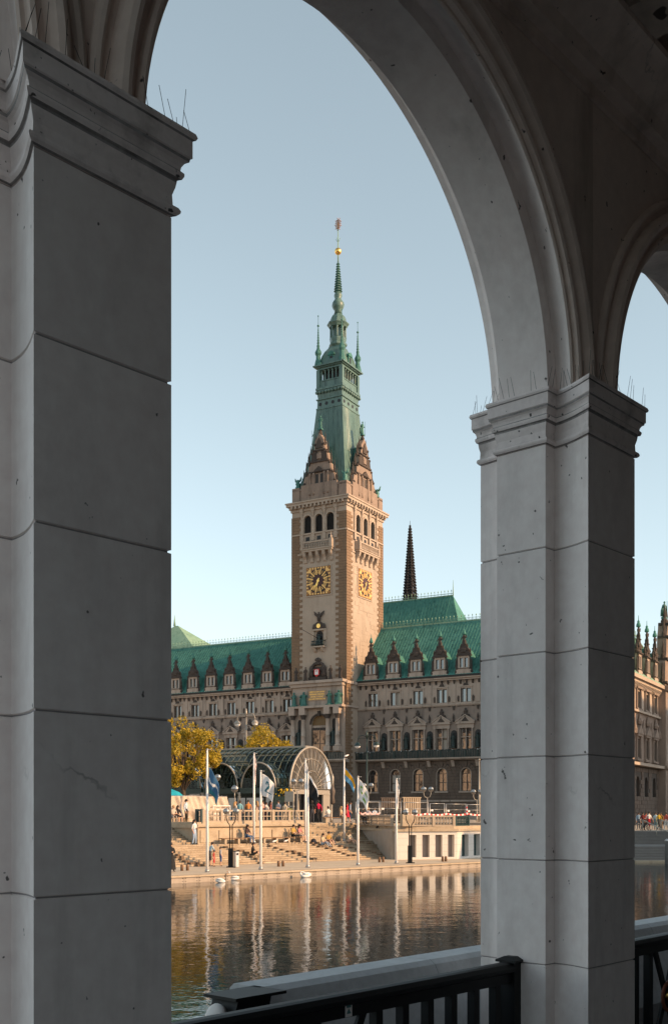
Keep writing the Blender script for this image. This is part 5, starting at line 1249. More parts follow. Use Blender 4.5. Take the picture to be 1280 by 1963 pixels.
bal2 = balustrade('stone_balustrade', 'pale balustrade above the white wall with slots', (q_[0][0]+1.2,5.75), (28.2,4.35), 2.84, 3.62, M['balu'], 2)
balustrade('iron_balustrade', 'dark green iron balustrade with white feet above the shaded slots', (28.5,4.5), (30.6,5.0), 2.84, 3.6, M['dgreen'], 1)
balustrade('stone_balustrade', 'shaded balustrade above the stair cheek next to the slatted hoarding', (q_[0][0]+.25,6.9), (send(14)+.6,14.5), 2.84, 3.66, M['balu'], 5)
mb = MB(); mb.box(0,.75,-.25,.25,2.84,3.72); o = mb.build('stone_pier', M['step']); p = bw(q_[0][0]+.35,6.05); o.location = (p[0],p[1],0); o.rotation_euler = (0,0,BR-.44); tag(o, 'plain golden stone pier at the corner above the white wall', 'pier')
# long wooden bench at the foot of the terrace wall
bn = thing('long_bench', 'long dark wooden bench at the foot of the golden terrace wall', 'bench', bw(bs(423,11.1),11.1,PL1), BR)
LB = bs(580,11.1)-bs(423,11.1)
for k in range(4):
    mb = MB(); mb.box(0,LB,-.24+k*.125,-.24+k*.125+.105,.36,.41); mb.build('slat', M['wood'], bn)
for k in range(7):
    mb = MB(); mb.box(-.08,.08,-.2,.2,0,.36); o = mb.build('leg', M['step'], bn); o.location = (.3+k*(LB-.6)/6,0,0)
# flagpoles and flags
def flagpole(px, t, z, top_py, label):
    s = bs(px,t); p = bw(s,t,z); h = zat(top_py,p)-z
    o = thing('flagpole', label, 'flagpole', p, 0, 'flagpoles on the waterfront steps')
    mb = MB(); mb.lathe(0,0,[(.085,0),(.08,h*.5),(.05,h)],10); mb.build('mast', M['pole'], o)
    mb = MB(); mb.cbox(.0,0,.16,.16,0,.03); mb.lathe(0,0,[(.13,.03),(.13,.14),(.09,.18)],10); mb.build('foot', M['steel'], o)
    mb = MB(); mb.lathe(0,0,[(.06,h),(.08,h+.05),(.02,h+.1)],8); mb.tube([(0,0,h+.02),(.22,-.05,h+.03)],.02,4); mb.build('cap', M['steel'], o)
    return p, h
def flag(name, label, p, ztop, w_, h_, droop, fold, mlist, fn, ang, seed=0):
    """cloth hanging from a mast: w_ fly length, h_ hoist, droop 0..1 how far the fly hangs down"""
    NX, NZ = 26, 20; rnd = random.Random(seed); vs = []; fs = []; mi = []; ph = rnd.uniform(0,6)
    ca, sa = math.cos(ang), math.sin(ang)
    for i in range(NX+1):
        u = i/NX; x = .09 + u*w_*(1-droop)*(1-.15*u); dz = -droop*w_*u*(.6+.4*u)
        for j in range(NZ+1):
            v = j/NZ; hh = h_*(1-fold*u*.55)
            y = math.sin(u*9+v*2.5+ph)*.10*w_*.45*(.15+u) + math.sin(v*7+u*4+ph)*.05*u
            xx = x - droop*.12*w_*v*u; vs.append((xx*ca - y*sa, xx*sa + y*ca, dz - v*hh))
    for i in range(NX):
        for j in range(NZ):
            a = i*(NZ+1)+j; fs.append((a,a+1,a+NZ+2,a+NZ+1)); mi.append(fn((i+.5)/NX,(j+.5)/NZ))
    mb = MB(); mb.v = vs; mb.f = fs; mb.m = mi; mb.sm = [True]*len(fs)
    o = mb.build(name, mlist, None, False); o.location = (p[0],p[1],ztop); tag(o, label, 'flag', 'flags on the waterfront masts')
    md = o.modifiers.new('thickness','SOLIDIFY'); md.thickness = .012
FW_ = cloth((.72,.69,.67)); FB = cloth((.05,.13,.24)); FBK = cloth((.02,.02,.022)); FT = cloth((.03,.14,.18)); FY = cloth((.65,.33,.02)); FG = cloth((.20,.33,.05)); FP = cloth((.55,.36,.34)); FBL = cloth((.10,.27,.45)); FDT = cloth((.015,.12,.16))
pp = flagpole(397.5, 1.8, PQ, 1438, 'white flagpole flying a dark blue flag'); zt_ = zat(1478, pp[0])
flag('flag', 'dark blue flag with a pale stripe hanging down its mast', pp[0], zat(1470,pp[0]), 2.1, 1.5, .60, .6, [FB,FW_,FT], lambda u,v: 1 if abs(v-.45-.1*math.sin(u*6)) < .06 else (2 if v > .8 else 0), -.35, 1)
pp = flagpole(500, 1.8, PQ, 1479, 'white flagpole flying a white flag with a teal emblem')
def em2(u, v):                                        # teal curl: a figure like a 2 over a bar
    x, y = (u-.45)/.30, (v-.48)/.30
    if .72 < y < .92 and -.8 < x < .9: return 1
    r = math.hypot(x, (y+.35))
    if .28 < r < .62 and (y < -.25 or x > 0): return 1
    if abs((y+.05) - (-(x)*.9+.25)) < .24 and -.75 < x < .45 and -.1 < y < .72: return 1
    return 0
flag('flag', 'white flag with a teal curl emblem blown to one side', pp[0], zat(1483,pp[0]), 1.55, 1.35, .42, .35, [FW_,FT], em2, -.35, 2)
pp = flagpole(590, 1.8, PQ, 1482, 'white flagpole flying a black and white flag'); flag('flag', 'black flag with a white edge hanging limp on its mast', pp[0], zat(1486,pp[0]), 2.0, 1.3, .62, .6, [FBK,FW_], lambda u,v: 1 if v < .16 else 0, -.35, 3)
pp = flagpole(686, 1.8, PQ, 1490, 'white flagpole flying a white flag with green swirls'); flag('flag', 'white flag with green swirls hanging from a white mast', pp[0], zat(1494,pp[0]), 1.9, 1.35, .58, .45, [FW_,FG], lambda u,v: 1 if (.10 < math.hypot(u-.25,(v-.4)*.9) < .19 and u < .34) or (abs(v-.78) < .07 and .35 < u < .75) or (abs(v-.35) < .06 and .5 < u < .8) else 0, -.35, 4)
pp = flagpole(759.5, 1.8, PQ, 1494, 'white flagpole with a furled white flag nearest the white wall'); flag('flag', 'plain white flag furled close round its mast', pp[0], zat(1497,pp[0]), .75, 1.9, .86, .6, [FW_], lambda u,v: 0, -.35, 5)
pp = flagpole(487, 11.0, PL1, 1445, 'white flagpole behind the bench with a furled pinkish flag'); flag('flag', 'furled pale pink flag hanging straight down its mast', pp[0], zat(1450,pp[0]), .7, 2.0, .88, .55, [FP,FW_], lambda u,v: 0 if (u*3+v*5)%1 < .6 else 1, -.35, 6)
pp = flagpole(585.5, 11.0, PL1, 1456, 'white flagpole at the bench end with a blue and white flag'); flag('flag', 'blue and white flag hanging limp above the bench end', pp[0], zat(1462,pp[0]), .8, 2.0, .80, .6, [FBL,FW_], lambda u,v: 1 if v < .3 else 0, -.35, 7)
pp = flagpole(659.5, 11.2, PL1, 1455, 'white flagpole on the landing flying a blue and yellow flag'); flag('flag', 'blue and yellow striped flag blown out from its mast', pp[0], zat(1472,pp[0]), 2.2, 1.0, .55, .5, [FBL,FY,FB], lambda u,v: 1 if .12 < v < .55 else (0 if v >= .55 else 2), -.35, 8)
# globe lamps
def globe_lamp(label, p, h, arms=2, r=.2, double_post=False, sp=.31):
    t = thing('globe_lamp', label, 'street lamp', p, 0, 'globe lamps'); xs_ = (-sp, sp) if arms == 2 else (0,)
    mb = MB()
    if double_post:
        mb.cbox(0,0,.28,.2,0,.06); mb.cbox(-.02,0,.15,.10,.06,1.2)
        for x in (-.08,.08): mb.tube([(x,0,1.2),(x,0,h-.9),(x*2.6,0,h-.72),(x*3.6,0,h-.5),(x*3.8,0,h-.28)],.035,6)
    else:
        mb.lathe(0,0,[(.12,0),(.10,.4),(.05,.5),(.045,h-.75)],8)
        if arms == 2:
            for x in xs_: mb.tube([(0,0,h-.8),(x*.7,0,h-.72),(x,0,h-.5),(x,0,h-.28)],.03,6)
        else: mb.tube([(0,0,h-.8),(0,0,h-.28)],.04,6)
    mb.build('post', M['iron'] if double_post else M['cbright'], t)
    for x in xs_:
        mb = MB(); mb.ball((x,0,h-r*.2), r, 16, 10); g = mb.build('globe', M['globe'], t)
        mb = MB(); mb.lathe(x,0,[(r*.99,h-r*.25),(r*.9,h-r*.65),(r*.55,h-r*1.08),(.04,h-r*1.2)],14,0,True,0,1,1,False); mb.lathe(x,0,[(.06,h-.2),(.07,h-.05),(.05,h+.06)],8); mb.build('reflector', M['steel'], t)
        mb = MB(); mb.lathe(x,0,[(r*.985,h-r*.2),(r*.9,h+r*.22),(r*.62,h+r*.58),(.03,h+r*.78)],14,0,True,0,1,1,False); mb.build('shade', M['cloth_white'], t)
globe_lamp('twin globe lamp on a doubled iron post in front of the long bench', bw(bs(443,5.4),5.4,PQ), 3.55, 2, .2, True)
globe_lamp('twin globe lamp on a doubled iron post beside the white slotted wall', bw(bs(786,1.7),1.7,PQ), 3.5, 2, .2, True)
def plamp(px, py, Z, label, arms=2, r=.23):
    p = gpt(px, Z, PLZ); globe_lamp(label, p, zat(py,p)-PLZ, arms, r)
plamp(570, 1497, 88, 'twin globe lamp standing before the canopy gable'); plamp(704, 1505, 92, 'twin globe lamp behind the green and white flag')
plamp(818.5, 1512, 96, 'twin globe lamp above the light slatted hoarding'); plamp(913.5, 1517, 98, 'twin globe lamp beside the thin tall pole')
plamp(417, 1489, 90, 'single globe lamp at the left vault of the canopy', 1, .28); plamp(450, 1511, 84, 'single clear globe lamp behind the pale balustrade', 1, .28)
# litter bin by the first lamp
p = bw(bs(453,5.0),5.0,PQ); t = thing('litter_bin', 'slim grey litter bin standing by the doubled lamp post', 'litter bin', p, BR)
mb = MB(); mb.cbox(0,0,.12,.12,.05,1.0); mb.build('body', M['steel'], t); mb = MB(); mb.cbox(0,0,.14,.14,1.0,1.06); mb.cbox(0,-.122,.08,.01,.78,.92); mb.build('lid', M['iron'], t)
# tall twin street lamps
def tall_lamp(px, py, Z, label, mt):
    p = gpt(px, Z, PLZ); h = zat(py,p)-PLZ; t = thing('tall_lamp', label, 'street lamp', p, -TH, 'tall twin street lamps')
    mb = MB(); mb.lathe(0,0,[(.2,0),(.18,1.0),(.10,1.2),(.07,h-.8)],8); mb.tube([(-.9,0,h-.8),(.9,0,h-.8)],.03,5); mb.lathe(0,0,[(.1,h-.85),(.12,h-.4),(.04,h)],8)
    for sg in (-1,1): mb.tube([(sg*.1,0,h-.65),(sg*.5,0,h-.5),(sg*.9,0,h-.6),(sg*1.1,0,h-1.0),(sg*1.1,0,h-1.25)],.045,6)
    mb.build('post', mt, t)
    for sg in (-1,1):
        mb = MB(); mb.lathe(sg*1.1,0,[(.06,h-1.2),(.2,h-1.3),(.34,h-1.5),(.36,h-1.58)],12); sh = mb.build('lamp_shade', mt, t)
        mb = MB(); mb.lathe(sg*1.1,0,[(.3,h-1.58),(.24,h-1.75),(.05,h-1.83)],12); mb.build('lamp_glass', M['cloth_white'], sh)
tall_lamp(472, 1358, 112, 'tall twin arm street lamp rising behind the yellow tree', M['cbright']); tall_lamp(703, 1400, 112, 'dark tall twin arm lamp before the right wing of the town hall', M['cgreen'])
p = gpt(918, 98, PLZ); mb = MB(); h = zat(1458,p)-PLZ; mb.lathe(0,0,[(.10,0),(.09,1.5),(.05,h)],8); mb.ball((0,0,h+.08),.1,8,6); o = mb.build('thin_pole', M['cbright']); o.location = p; tag(o, 'thin tall pale pole with a ball on top', 'pole')
# ================================================================== glass canopy
cc = thing('glass_canopy', 'barrel vaulted glass and steel canopy with a fan shaped gable window', 'canopy', ((597-640)/FPX*95, 95, PLZ), -TH)
CR, CZ, CL = 3.6, 2.95, 10.6
def arcp(r, a, x): return (x, -r*math.cos(a), CZ + r*math.sin(a))        # a from 0 (front eave) to pi (rear eave)
NB, NA = 16, 9
pan = []
for j in range(NA):
    a0, a1 = PI*j/NA, PI*(j+1)/NA; g = MB(); dx = CL/NB
    g.add([arcp(CR-.03,a0,.03),arcp(CR-.03,a0,dx-.03),arcp(CR-.03,a1,dx-.03),arcp(CR-.03,a1,.03)], [(0,1,2,3)]); pan.append(g.mesh('pane', M['pane'], False))
for k in range(NB):
    for j in range(NA): link('pane', pan[j], cc, (-CL+k*CL/NB,0,0))
rib = MB(); rib.tube([arcp(CR,PI*k/20,0) for k in range(21)], .055, 5); rib = rib.mesh('rib', M['cgreen'])
for k in range(NB+1): link('rib', rib, cc, (-CL+k*CL/NB,0,0))
for j in range(NA+1):
    a = PI*j/NA; mb = MB(); mb.tube([arcp(CR,a,-CL),arcp(CR,a,0)], .045 if 0 < j < NA else .11, 5); mb.build('purlin', M['cgreen'], cc)
mb = MB(); mb.box(-CL-.2,-.3,-.45,.45,CZ+CR,CZ+CR+.16); mb.box(-CL-.2,-.3,-.6,.6,CZ+CR-.02,CZ+CR+.03); mb.build('ridge_cap', M['cbright'], cc)
# gable fan
mb = MB(); mb.tube([arcp(CR+.02,PI*k/28,.05) for k in range(29)], .10, 6); mb.build('gable_arch', M['cbright'], cc)
for k in range(15):
    a = PI*k/14; mb = MB(); mb.tube([arcp(.5,a,.05),arcp(CR,a,.05)], .026, 4); mb.build('fan_bar', M['cbright'], cc)
for r in (.5, 1.55, 2.6):
    mb = MB(); mb.tube([arcp(r,PI*k/24,.05) for k in range(25)], .035, 4); mb.build('fan_ring', M['cbright'], cc)
for k in range(14):
    a0, a1 = PI*k/14, PI*(k+1)/14; g = MB(); g.add([arcp(.5,a0,.0),arcp(CR,a0,.0),arcp(CR,a1,.0),arcp(.5,a1,.0)], [(0,1,2,3)]); g.build('fan_pane', M['pane'], cc, False)
mb = MB(); mb.box(-.1,.16,-CR-.15,CR+.15,CZ-.5,CZ-.1)
mb.build('gable_beam', M['cbright'], cc)
for k in range(12):
    y = -CR+.3+k*(2*CR-.6)/11; mb = MB(); mb.tube([(.06,y,CZ-.1),(.06,y,CZ+.55)], .02, 4); mb.build('gable_bar', M['cbright'], cc)
# front cross vaults
VR, VH, VY = 1.75, 2.15, -4.6
for xc in (-2.5, -6.4, -10.3):
    fp = lambda a, y, f=1.0: (xc + VR*f*math.cos(a), y, CZ + VH*f*math.sin(a))
    for y in (VY, -4.0, -3.45, -2.9):
        mb = MB(); mb.tube([fp(PI*k/18,y) for k in range(19)], .05 if y > VY else .075, 5); mb.build('vault_rib', M['cgreen'] if y > VY else M['cbright'], cc)
    for k in range(9):
        a = PI*k/8; mb = MB(); mb.tube([fp(a,VY),fp(a,-2.6)], .03, 4); mb.build('vault_purlin', M['cgreen'], cc)
    for k in range(8):
        g = MB(); g.add([fp(PI*k/8,VY),fp(PI*(k+1)/8,VY),fp(PI*(k+1)/8,-2.6),fp(PI*k/8,-2.6)], [(0,1,2,3)]); g.build('pane', M['pane'], cc, False)
        g = MB(); g.add([fp(PI*k/8,VY,.08),fp(PI*k/8,VY),fp(PI*(k+1)/8,VY),fp(PI*(k+1)/8,VY,.08)], [(0,1,2,3)]); g.build('fan_pane', M['pane'], cc, False)
    for k in range(1, 8):
        a = PI*k/8; mb = MB(); mb.tube([fp(a,VY,.1),fp(a,VY)], .022, 4); mb.build('fan_bar', M['cgreen'], cc)
    mb = MB(); mb.tube([fp(PI*k/14,VY,.55) for k in range(15)], .022, 4); mb.build('fan_ring', M['cgreen'], cc)
    mb = MB(); mb.box(xc-VR-.1,xc+VR+.1,VY-.08,VY+.08,CZ-.45,CZ); mb.build('vault_beam', M['cgreen'], cc)
mb = MB(); mb.box(-CL,0,-CR-.2,-CR+.05,CZ-.35,CZ-.05); mb.box(-CL,0,CR-.05,CR+.2,CZ-.35,CZ-.05); mb.build('eaves_beam', M['cgreen'], cc)
col_ = MB(); col_.lathe(0,0,[(.16,0),(.15,.3),(.09,.4),(.085,CZ-.9),(.13,CZ-.75),(.09,CZ-.6),(.2,CZ-.35)],10); col_ = col_.mesh('column', M['cbright'])
for x in (-.1,-4.45,-8.35): link('column', col_, cc, (x, VY if x < -.5 else -CR, 0))
for x in (-.1,-3.6,-7.1,-10.5): link('column', col_, cc, (x, CR, 0))
# kiosk and shelter walls under the canopy
kk = thing('kiosk', 'dark glazed kiosk with green panels under the glass canopy', 'kiosk', ((597-640)/FPX*95, 95, PLZ), -TH)
mb = MB(); mb.box(-10.2,-4.2,.4,3.2,0,2.5); mb.build('body', M['dgreen'], kk)
for k in range(6): mb = MB(); mb.box(-10.1+k,-9.25+k,.34,.40,.9,2.2); mb.build('window', M['win'], kk)
mb = MB(); mb.box(-10.4,-4.0,.2,3.4,2.5,2.62); mb.build('roof', M['cgreen'], kk)
mb = MB(); mb.box(-9.4,-8.8,.30,.33,.2,.8); mb.box(-6.3,-5.5,.30,.33,.2,.8); mb.build('notice', M['cloth_white'], kk)
bx = thing('ticket_cabinet', 'dark upright cabinet with pale notices at the canopy gable', 'cabinet', gpt(626, 97, PLZ), -TH)
mb = MB(); mb.box(-2.4,-.2,-.5,.6,0,2.6); mb.build('body', M['black'], bx); mb = MB(); mb.box(-.18,-.04,-.55,.65,0,2.7); mb.build('frame', M['cbright'], bx)
pb = thing('notice_stand', 'pale notice stand with a yellow board among the crowd', 'sign', gpt(555, 90, PLZ), -TH)
mb = MB(); mb.box(-.3,.3,-.05,.05,.3,1.2); mb.build('board', cloth((.60,.46,.14)), pb); mb = MB(); mb.box(-.42,.42,-.08,.08,1.75,2.6); mb.box(-.42,.42,-.08,.08,1.3,1.42); mb.box(-.4,-.34,-.04,.04,0,1.75); mb.box(.34,.4,-.04,.04,0,1.75); mb.build('panel', M['cbright'], pb)
fb = thing('flower_basket', 'hanging basket of yellow flowers under the canopy edge', 'flowers', gpt(548, 91, zat(1518,(0,91)) ), 0)
mb = MB(); rnd = random.Random(2)
for k in range(90): mb.ball((rnd.gauss(0,.30),rnd.gauss(0,.2),rnd.gauss(0,.22)), rnd.uniform(.04,.09), 5, 3, 0 if rnd.random() < .5 else 1)
tag(mb.build('blossoms', [cloth((.62,.40,.03)), M['dgreen']], fb), kind='stuff'); mb = MB(); mb.lathe(0,0,[(.05,-.3),(.25,-.2),(.3,0)],10); mb.build('basket', M['bark'], fb)

# beige tarpaulin hoarding
p0, p1 = Vector(bw(bs(318,16.2),16.2)[:2]), Vector(bw(bs(437,16.2),16.2)[:2]); L = (p1-p0).length
tp = thing('tarpaulin_hoarding', 'creased beige tarpaulin hoarding at the top of the steps', 'hoarding', (p0.x,p0.y,PLZ), math.atan2((p1-p0).y,(p1-p0).x))
NX, NZ = 70, 22; vs = []; fs = []
for i in range(NX+1):
    for j in range(NZ+1):
        x = L*i/NX; z = 2.0*j/NZ; c = (x % 1.7)/1.7
        y = .10*math.sin(z*3+c*5)*abs(math.sin(c*PI)) + .07*math.sin((x+z*1.3)*5) * (1-j/NZ*.6) + .05*math.sin(x*13+z*5); vs.append((x,y,z+.02))
for i in range(NX):
    for j in range(NZ): a = i*(NZ+1)+j; fs.append((a,a+NZ+1,a+NZ+2,a+1))
mb = MB(); mb.v = vs; mb.f = fs; mb.m = [0]*len(fs); mb.sm = [True]*len(fs); o = mb.build('tarpaulin', M['tarp'], tp, False); o.modifiers.new('thickness','SOLIDIFY').thickness = .015
for k in range(int(L/1.7)+1): mb = MB(); mb.tube([(k*1.7,.16,0),(k*1.7,.16,2.1)],.025,6); mb.build('post', M['steel'], tp)
mb = MB(); mb.tube([(0,.12,2.05),(L,.12,2.05)],.022,6); mb.build('rail', M['steel'], tp)
xa = L*.72; mb = MB()
for z in (.72,1.32): mb.box(xa,xa+1.6,-.26,-.25,z,z+.05)
mb.box(xa,xa+.05,-.26,-.25,.77,1.32); mb.box(xa+1.55,xa+1.6,-.26,-.25,.77,1.32); mb.box(xa+.3,xa+1.3,-.26,-.25,1.0,1.1); mb.build('printed_frame', M['cloth_white'], tp)
p = gpt(330, 74, 0); mb = MB(); mb.lathe(0,0,[(1.1,0),(.7,.35),(.05,.6)],8,0,False); mb.tube([(0,0,-2.2),(0,0,.6)],.03,5); o = mb.build('parasol', cloth((.02,.30,.38))); o.location = (p[0],83*1.0,zat(1527,(0,83))); o.location.x = (326-640)/FPX*83; tag(o, 'turquoise parasol behind the beige tarpaulin', 'parasol')
# construction fences behind the balustrade
def fence(pxa, pxb, py, Za, Zb, label, nr=4):
    a, b = Vector(gpt(pxa,Za)[:2]), Vector(gpt(pxb,Zb)[:2]); L = (b-a).length; z0 = 2.95
    t = thing('fence_panel', label, 'fence', (a.x,a.y,z0), math.atan2((b-a).y,(b-a).x), 'steel construction fence panels')
    h = zat(py,(0,(Za+Zb)/2))-z0
    for x in (0.03, L-.03): mb = MB(); mb.tube([(x,0,0),(x,0,h)],.03,6); mb.build('upright', M['steel'], t)
    for k in range(nr): mb = MB(); z = h-.02-k*(h-.15)/(nr-1)*.95; mb.tube([(.03,0,z),(L-.03,0,z)],.026 if k == 0 else .018,5); mb.build('rail', M['steel'], t)
    mb = MB(); n = int(L/.12)
    for k in range(n): x = .05+(k+.5)*(L-.1)/n; mb.tube([(x,0,.1),(x,0,h-.03)],.004,3)
    tag(mb.build('mesh_wires', M['steel'], t), kind='stuff')
    mb = MB(); mb.box(.12,.34,-.04,-.03,h-.62,h-.48); mb.build('label_plate', M['cloth_white'], t)
fence(681, 727, 1537, 84, 85, 'steel fence panel in front of the seated crowd by the steps'); fence(728, 769, 1537, 85, 85.5, 'steel fence panel in front of the dark slatted hoarding')
fence(774, 821, 1538, 84, 85, 'steel fence panel in front of the light slatted hoarding'); fence(823, 852, 1540, 85, 86, 'narrow steel fence panel right after the slatted hoarding')
fence(854, 893, 1541, 86, 87, 'steel fence panel behind the dark green iron balustrade'); fence(894, 940, 1542, 87, 89, 'steel fence panel beside the red and white post')
def slatted(pxa, pxb, py, Z, label, m, n):
    a, b = Vector(gpt(pxa,Z)[:2]), Vector(gpt(pxb,Z+.6)[:2]); L = (b-a).length; z0 = 2.95; h = zat(py,(0,Z))-z0
    t = thing('slatted_hoarding', label, 'hoarding', (a.x,a.y,z0), math.atan2((b-a).y,(b-a).x))
    for k in range(n): mb = MB(); x = (k+.5)*L/n; mb.box(x-L/n*.33,x+L/n*.33,-.03,.03,0,h-.06); mb.build('slat', m, t)
    mb = MB(); mb.box(0,L,.03,.10,h*.3,h*.3+.1); mb.box(0,L,.03,.10,h*.8,h*.8+.1); mb.box(-.04,L+.04,-.06,.12,h-.06,h); mb.build('frame', m, t)
    mb = MB(); mb.box(.02,L-.02,.10,.12,0,h-.07); mb.build('backing', M['louvre'], t)
slatted(730, 769, 1529, 89, 'dark slatted hoarding behind the furled white flag', M['frame'], 9); slatted(772, 806, 1528, 88, 'light wooden slatted hoarding beside the twin globe lamp', M['slatw'], 8)
# red and white barrier tape and post
def tape(pxa, pxb, py, Za, Zb, label):
    a, b = Vector(gpt(pxa,Za)), Vector(gpt(pxb,Zb)); n = 40; mb = MB(); z = zat(py,(0,(Za+Zb)/2))
    for k in range(n):
        f0, f1 = k/n, (k+1)/n; sg = lambda f: z-.10*math.sin(PI*((f*4)%1)); p, q = a+(b-a)*f0, a+(b-a)*f1
        mb.add([(p.x,p.y,sg(f0)-.06),(q.x,q.y,sg(f1-1e-6)-.06),(q.x,q.y,sg(f1-1e-6)+.06),(p.x,p.y,sg(f0)+.06),(p.x,p.y+.012,sg(f0)-.06),(q.x,q.y+.012,sg(f1-1e-6)-.06),(q.x,q.y+.012,sg(f1-1e-6)+.06),(p.x,p.y+.012,sg(f0)+.06)],
               [(0,1,2,3),(7,6,5,4),(3,2,6,7),(0,4,5,1)], k % 2)
    tag(mb.build('barrier_tape', [M['red'], M['wtape']]), label, 'barrier tape')
tape(775, 935, 1560, 83.6, 87.5, 'red and white barrier tape along the steel fence above the white wall'); tape(690, 728, 1558, 83, 84, 'short red and white barrier tape before the seated crowd')
p = gpt(894, 85, 2.95); mb = MB()
for k in range(9): mb.lathe(0,0,[(.06,k*.15),(.06,(k+1)*.15)],8,k%2)
o = mb.build('warning_post', [M['red'], M['wtape']]); o.location = p; tag(o, 'red and white banded warning post at the fence', 'post')

# ================================================================== trees
def tree(name, label, base, crown, rad, nleaf, seed, trunk_h):
    rnd = random.Random(seed); t = thing(name, label, 'tree', base); z0 = base[2]
    c = Vector((crown[0]-base[0], crown[1]-base[1], crown[2]-z0))
    mb = MB(); mb.tube([(0,0,0),(.05,0,trunk_h*.5),(0,0,trunk_h),(c.x*.6,c.y*.6,c.z)],[.24,.2,.17,.08],8); tips = []
    for k in range(16):
        a = 2*PI*k/16*2.4; el = rnd.uniform(-.2,1.0); d = Vector((math.cos(a)*math.cos(el)*rad[0], math.sin(a)*math.cos(el)*rad[1], math.sin(el)*rad[2]))*rnd.uniform(.6,.85)
        mid = Vector((0,0,trunk_h))+(c+d-Vector((0,0,trunk_h)))*.5+Vector((0,0,rnd.uniform(0,.3))); mb.tube([(0,0,trunk_h*rnd.uniform(.85,1.1)),mid,c+d],[.09,.06,.015],5); tips.append(c+d)
    mb.build('trunk', M['bark'], t)
    cl = []
    for k in range(120):                                     # leaf clumps over an uneven crown
        while True:
            d = Vector((rnd.uniform(-1,1),rnd.uniform(-1,1),rnd.uniform(-1,1)))
            if .25 < d.length < 1: break
        d = d.normalized()*(d.length**.45); k_ = 1+.16*math.sin(d.x*5+seed)+.12*math.sin(d.z*7+d.y*4)
        cl.append((c+Vector((d.x*rad[0],d.y*rad[1],d.z*rad[2]*(1 if d.z > 0 else .85)))*k_*.92, rnd.uniform(.28,.62)))
    lf = MB()
    for k in range(nleaf):
        cc_, r = rnd.choice(cl); v = Vector((rnd.gauss(0,1),rnd.gauss(0,1),rnd.gauss(0,1))).normalized()*r*rnd.uniform(.4,1.0)**.5
        p = cc_+v; n_ = (v.normalized()*.6+Vector((rnd.uniform(-1,1),rnd.uniform(-1,1),rnd.uniform(-.2,1)))).normalized()
        s_ = n_.orthogonal().normalized(); s_.rotate(Matrix.Rotation(rnd.uniform(0,6.28),3,n_)); u_ = n_.cross(s_); q = rnd.uniform(.07,.13)
        lf.add([p-s_*q, p-u_*q*.55, p+s_*q, p+u_*q*.55], [(0,1,2,3)])
    tag(lf.build('crown', M['leaf'], t, False), kind='stuff')
def wp(px, py, Z): return (((px-640)/FPX*Z), Z, EYE+(HZ-py)*Z/FPX)
tree('linden_tree', 'large round yellow green tree left of the glass canopy', gpt(352,92,PLZ), wp(350,1446,92), (3.1,2.8,2.95), 15000, 3, 2.6)
tree('linden_tree', 'yellow green tree rising behind the ridge of the glass canopy', gpt(505,110,PLZ), wp(505,1445,110), (3.0,2.6,2.45), 9000, 8, 4.2)
tree('linden_tree', 'yellow green tree behind the beige tarpaulin', gpt(300,98,PLZ), wp(296,1450,98), (2.8,2.6,2.6), 5000, 12, 2.6)

# ================================================================== steps and handrails on the right
sd = thing('side_steps', 'shaded grey stone steps with handrails beyond the pillar', 'steps', (0,0,0))
XA, XB = 19.5, 60
M['gstep'] = stone('grey_step_stone', (.14,.125,.115), (.18,.165,.15), (.15,.13,.11), .4, 1.2, .85, .2, .01, False)
for i in range(9):
    mb = MB(); mb.box(XA,XB,84+i*.5,84+(i+1)*.5 if i < 8 else 95,-.5 if i else -1.5,.12+(i+1)*.108); mb.build('step', M['gstep'], sd)
for i in range(9):
    mb = MB(); mb.box(XA,XB,94.5+i*.5+.02,94.5+(i+1)*.5 if i < 8 else 100.3,.9,1.092+(i+1)*.1178); mb.build('step', M['gstep'], sd)
mb = MB(); mb.box(XA,XB,83.2,84.0,-1.5,.14); mb.build('landing_stage', M['step'], sd)
for px, label in ((1237,'pale steel handrail at the upper steps beside the cyclist'), (1272,'pale steel handrail at the upper steps beside the running figure')):
    a = Vector(gpt(px-6,99.5,2.2)); t = thing('handrail', label, 'handrail', a, 0, 'handrails on the side steps')
    pts = [(0,0,0.0),(.55,-2.4,-.62),(1.1,-4.8,-1.13)]
    for q in pts: mb = MB(); mb.tube([q,(q[0],q[1],q[2]+1.0)],.05,6); mb.build('post', M['cbright'], t)
    mb = MB(); mb.tube([(q[0],q[1],q[2]+1.0) for q in pts],.045,6); mb.build('rail', M['cbright'], t)
mb = MB(); mb.lathe(0,0,[(.14,-1.5),(.14,1.7),(.18,1.75),(.02,1.9)],10); o = mb.build('mooring_post', M['steel']); o.location = gpt(1277,81,0); tag(o, 'grey round mooring post in the water before the side steps', 'mooring post')
# ================================================================== people
dg_ = None
def skin_body(joints, bones, rad, root):
    """grow one continuous surface over a stick figure with the Skin modifier"""
    names = list(joints); me = bpy.data.meshes.new('body'); me.from_pydata([joints[n] for n in names], [(names.index(a), names.index(b)) for a, b in bones], [])
    o = bpy.data.objects.new('body_tmp', me); COL.objects.link(o)
    md = o.modifiers.new('skin','SKIN'); md.use_smooth_shade = True
    sv = me.skin_vertices[0].data if me.skin_vertices else None
    if sv is None:
        bpy.context.view_layer.objects.active = o; sv = me.skin_vertices[0].data
    for i, n in enumerate(names):
        r = rad[n]; sv[i].radius = r if isinstance(r, tuple) else (r, r); sv[i].use_root = (n == root)
    o.modifiers.new('sub','SUBSURF').levels = 1
    dg = bpy.context.evaluated_depsgraph_get(); dg.update()
    out = bpy.data.meshes.new_from_object(o.evaluated_get(dg)); bpy.data.objects.remove(o); return out
REG = {'skin':0,'top':1,'bottom':2,'shoe':3,'fore':4,'shin':5,'hair':6}
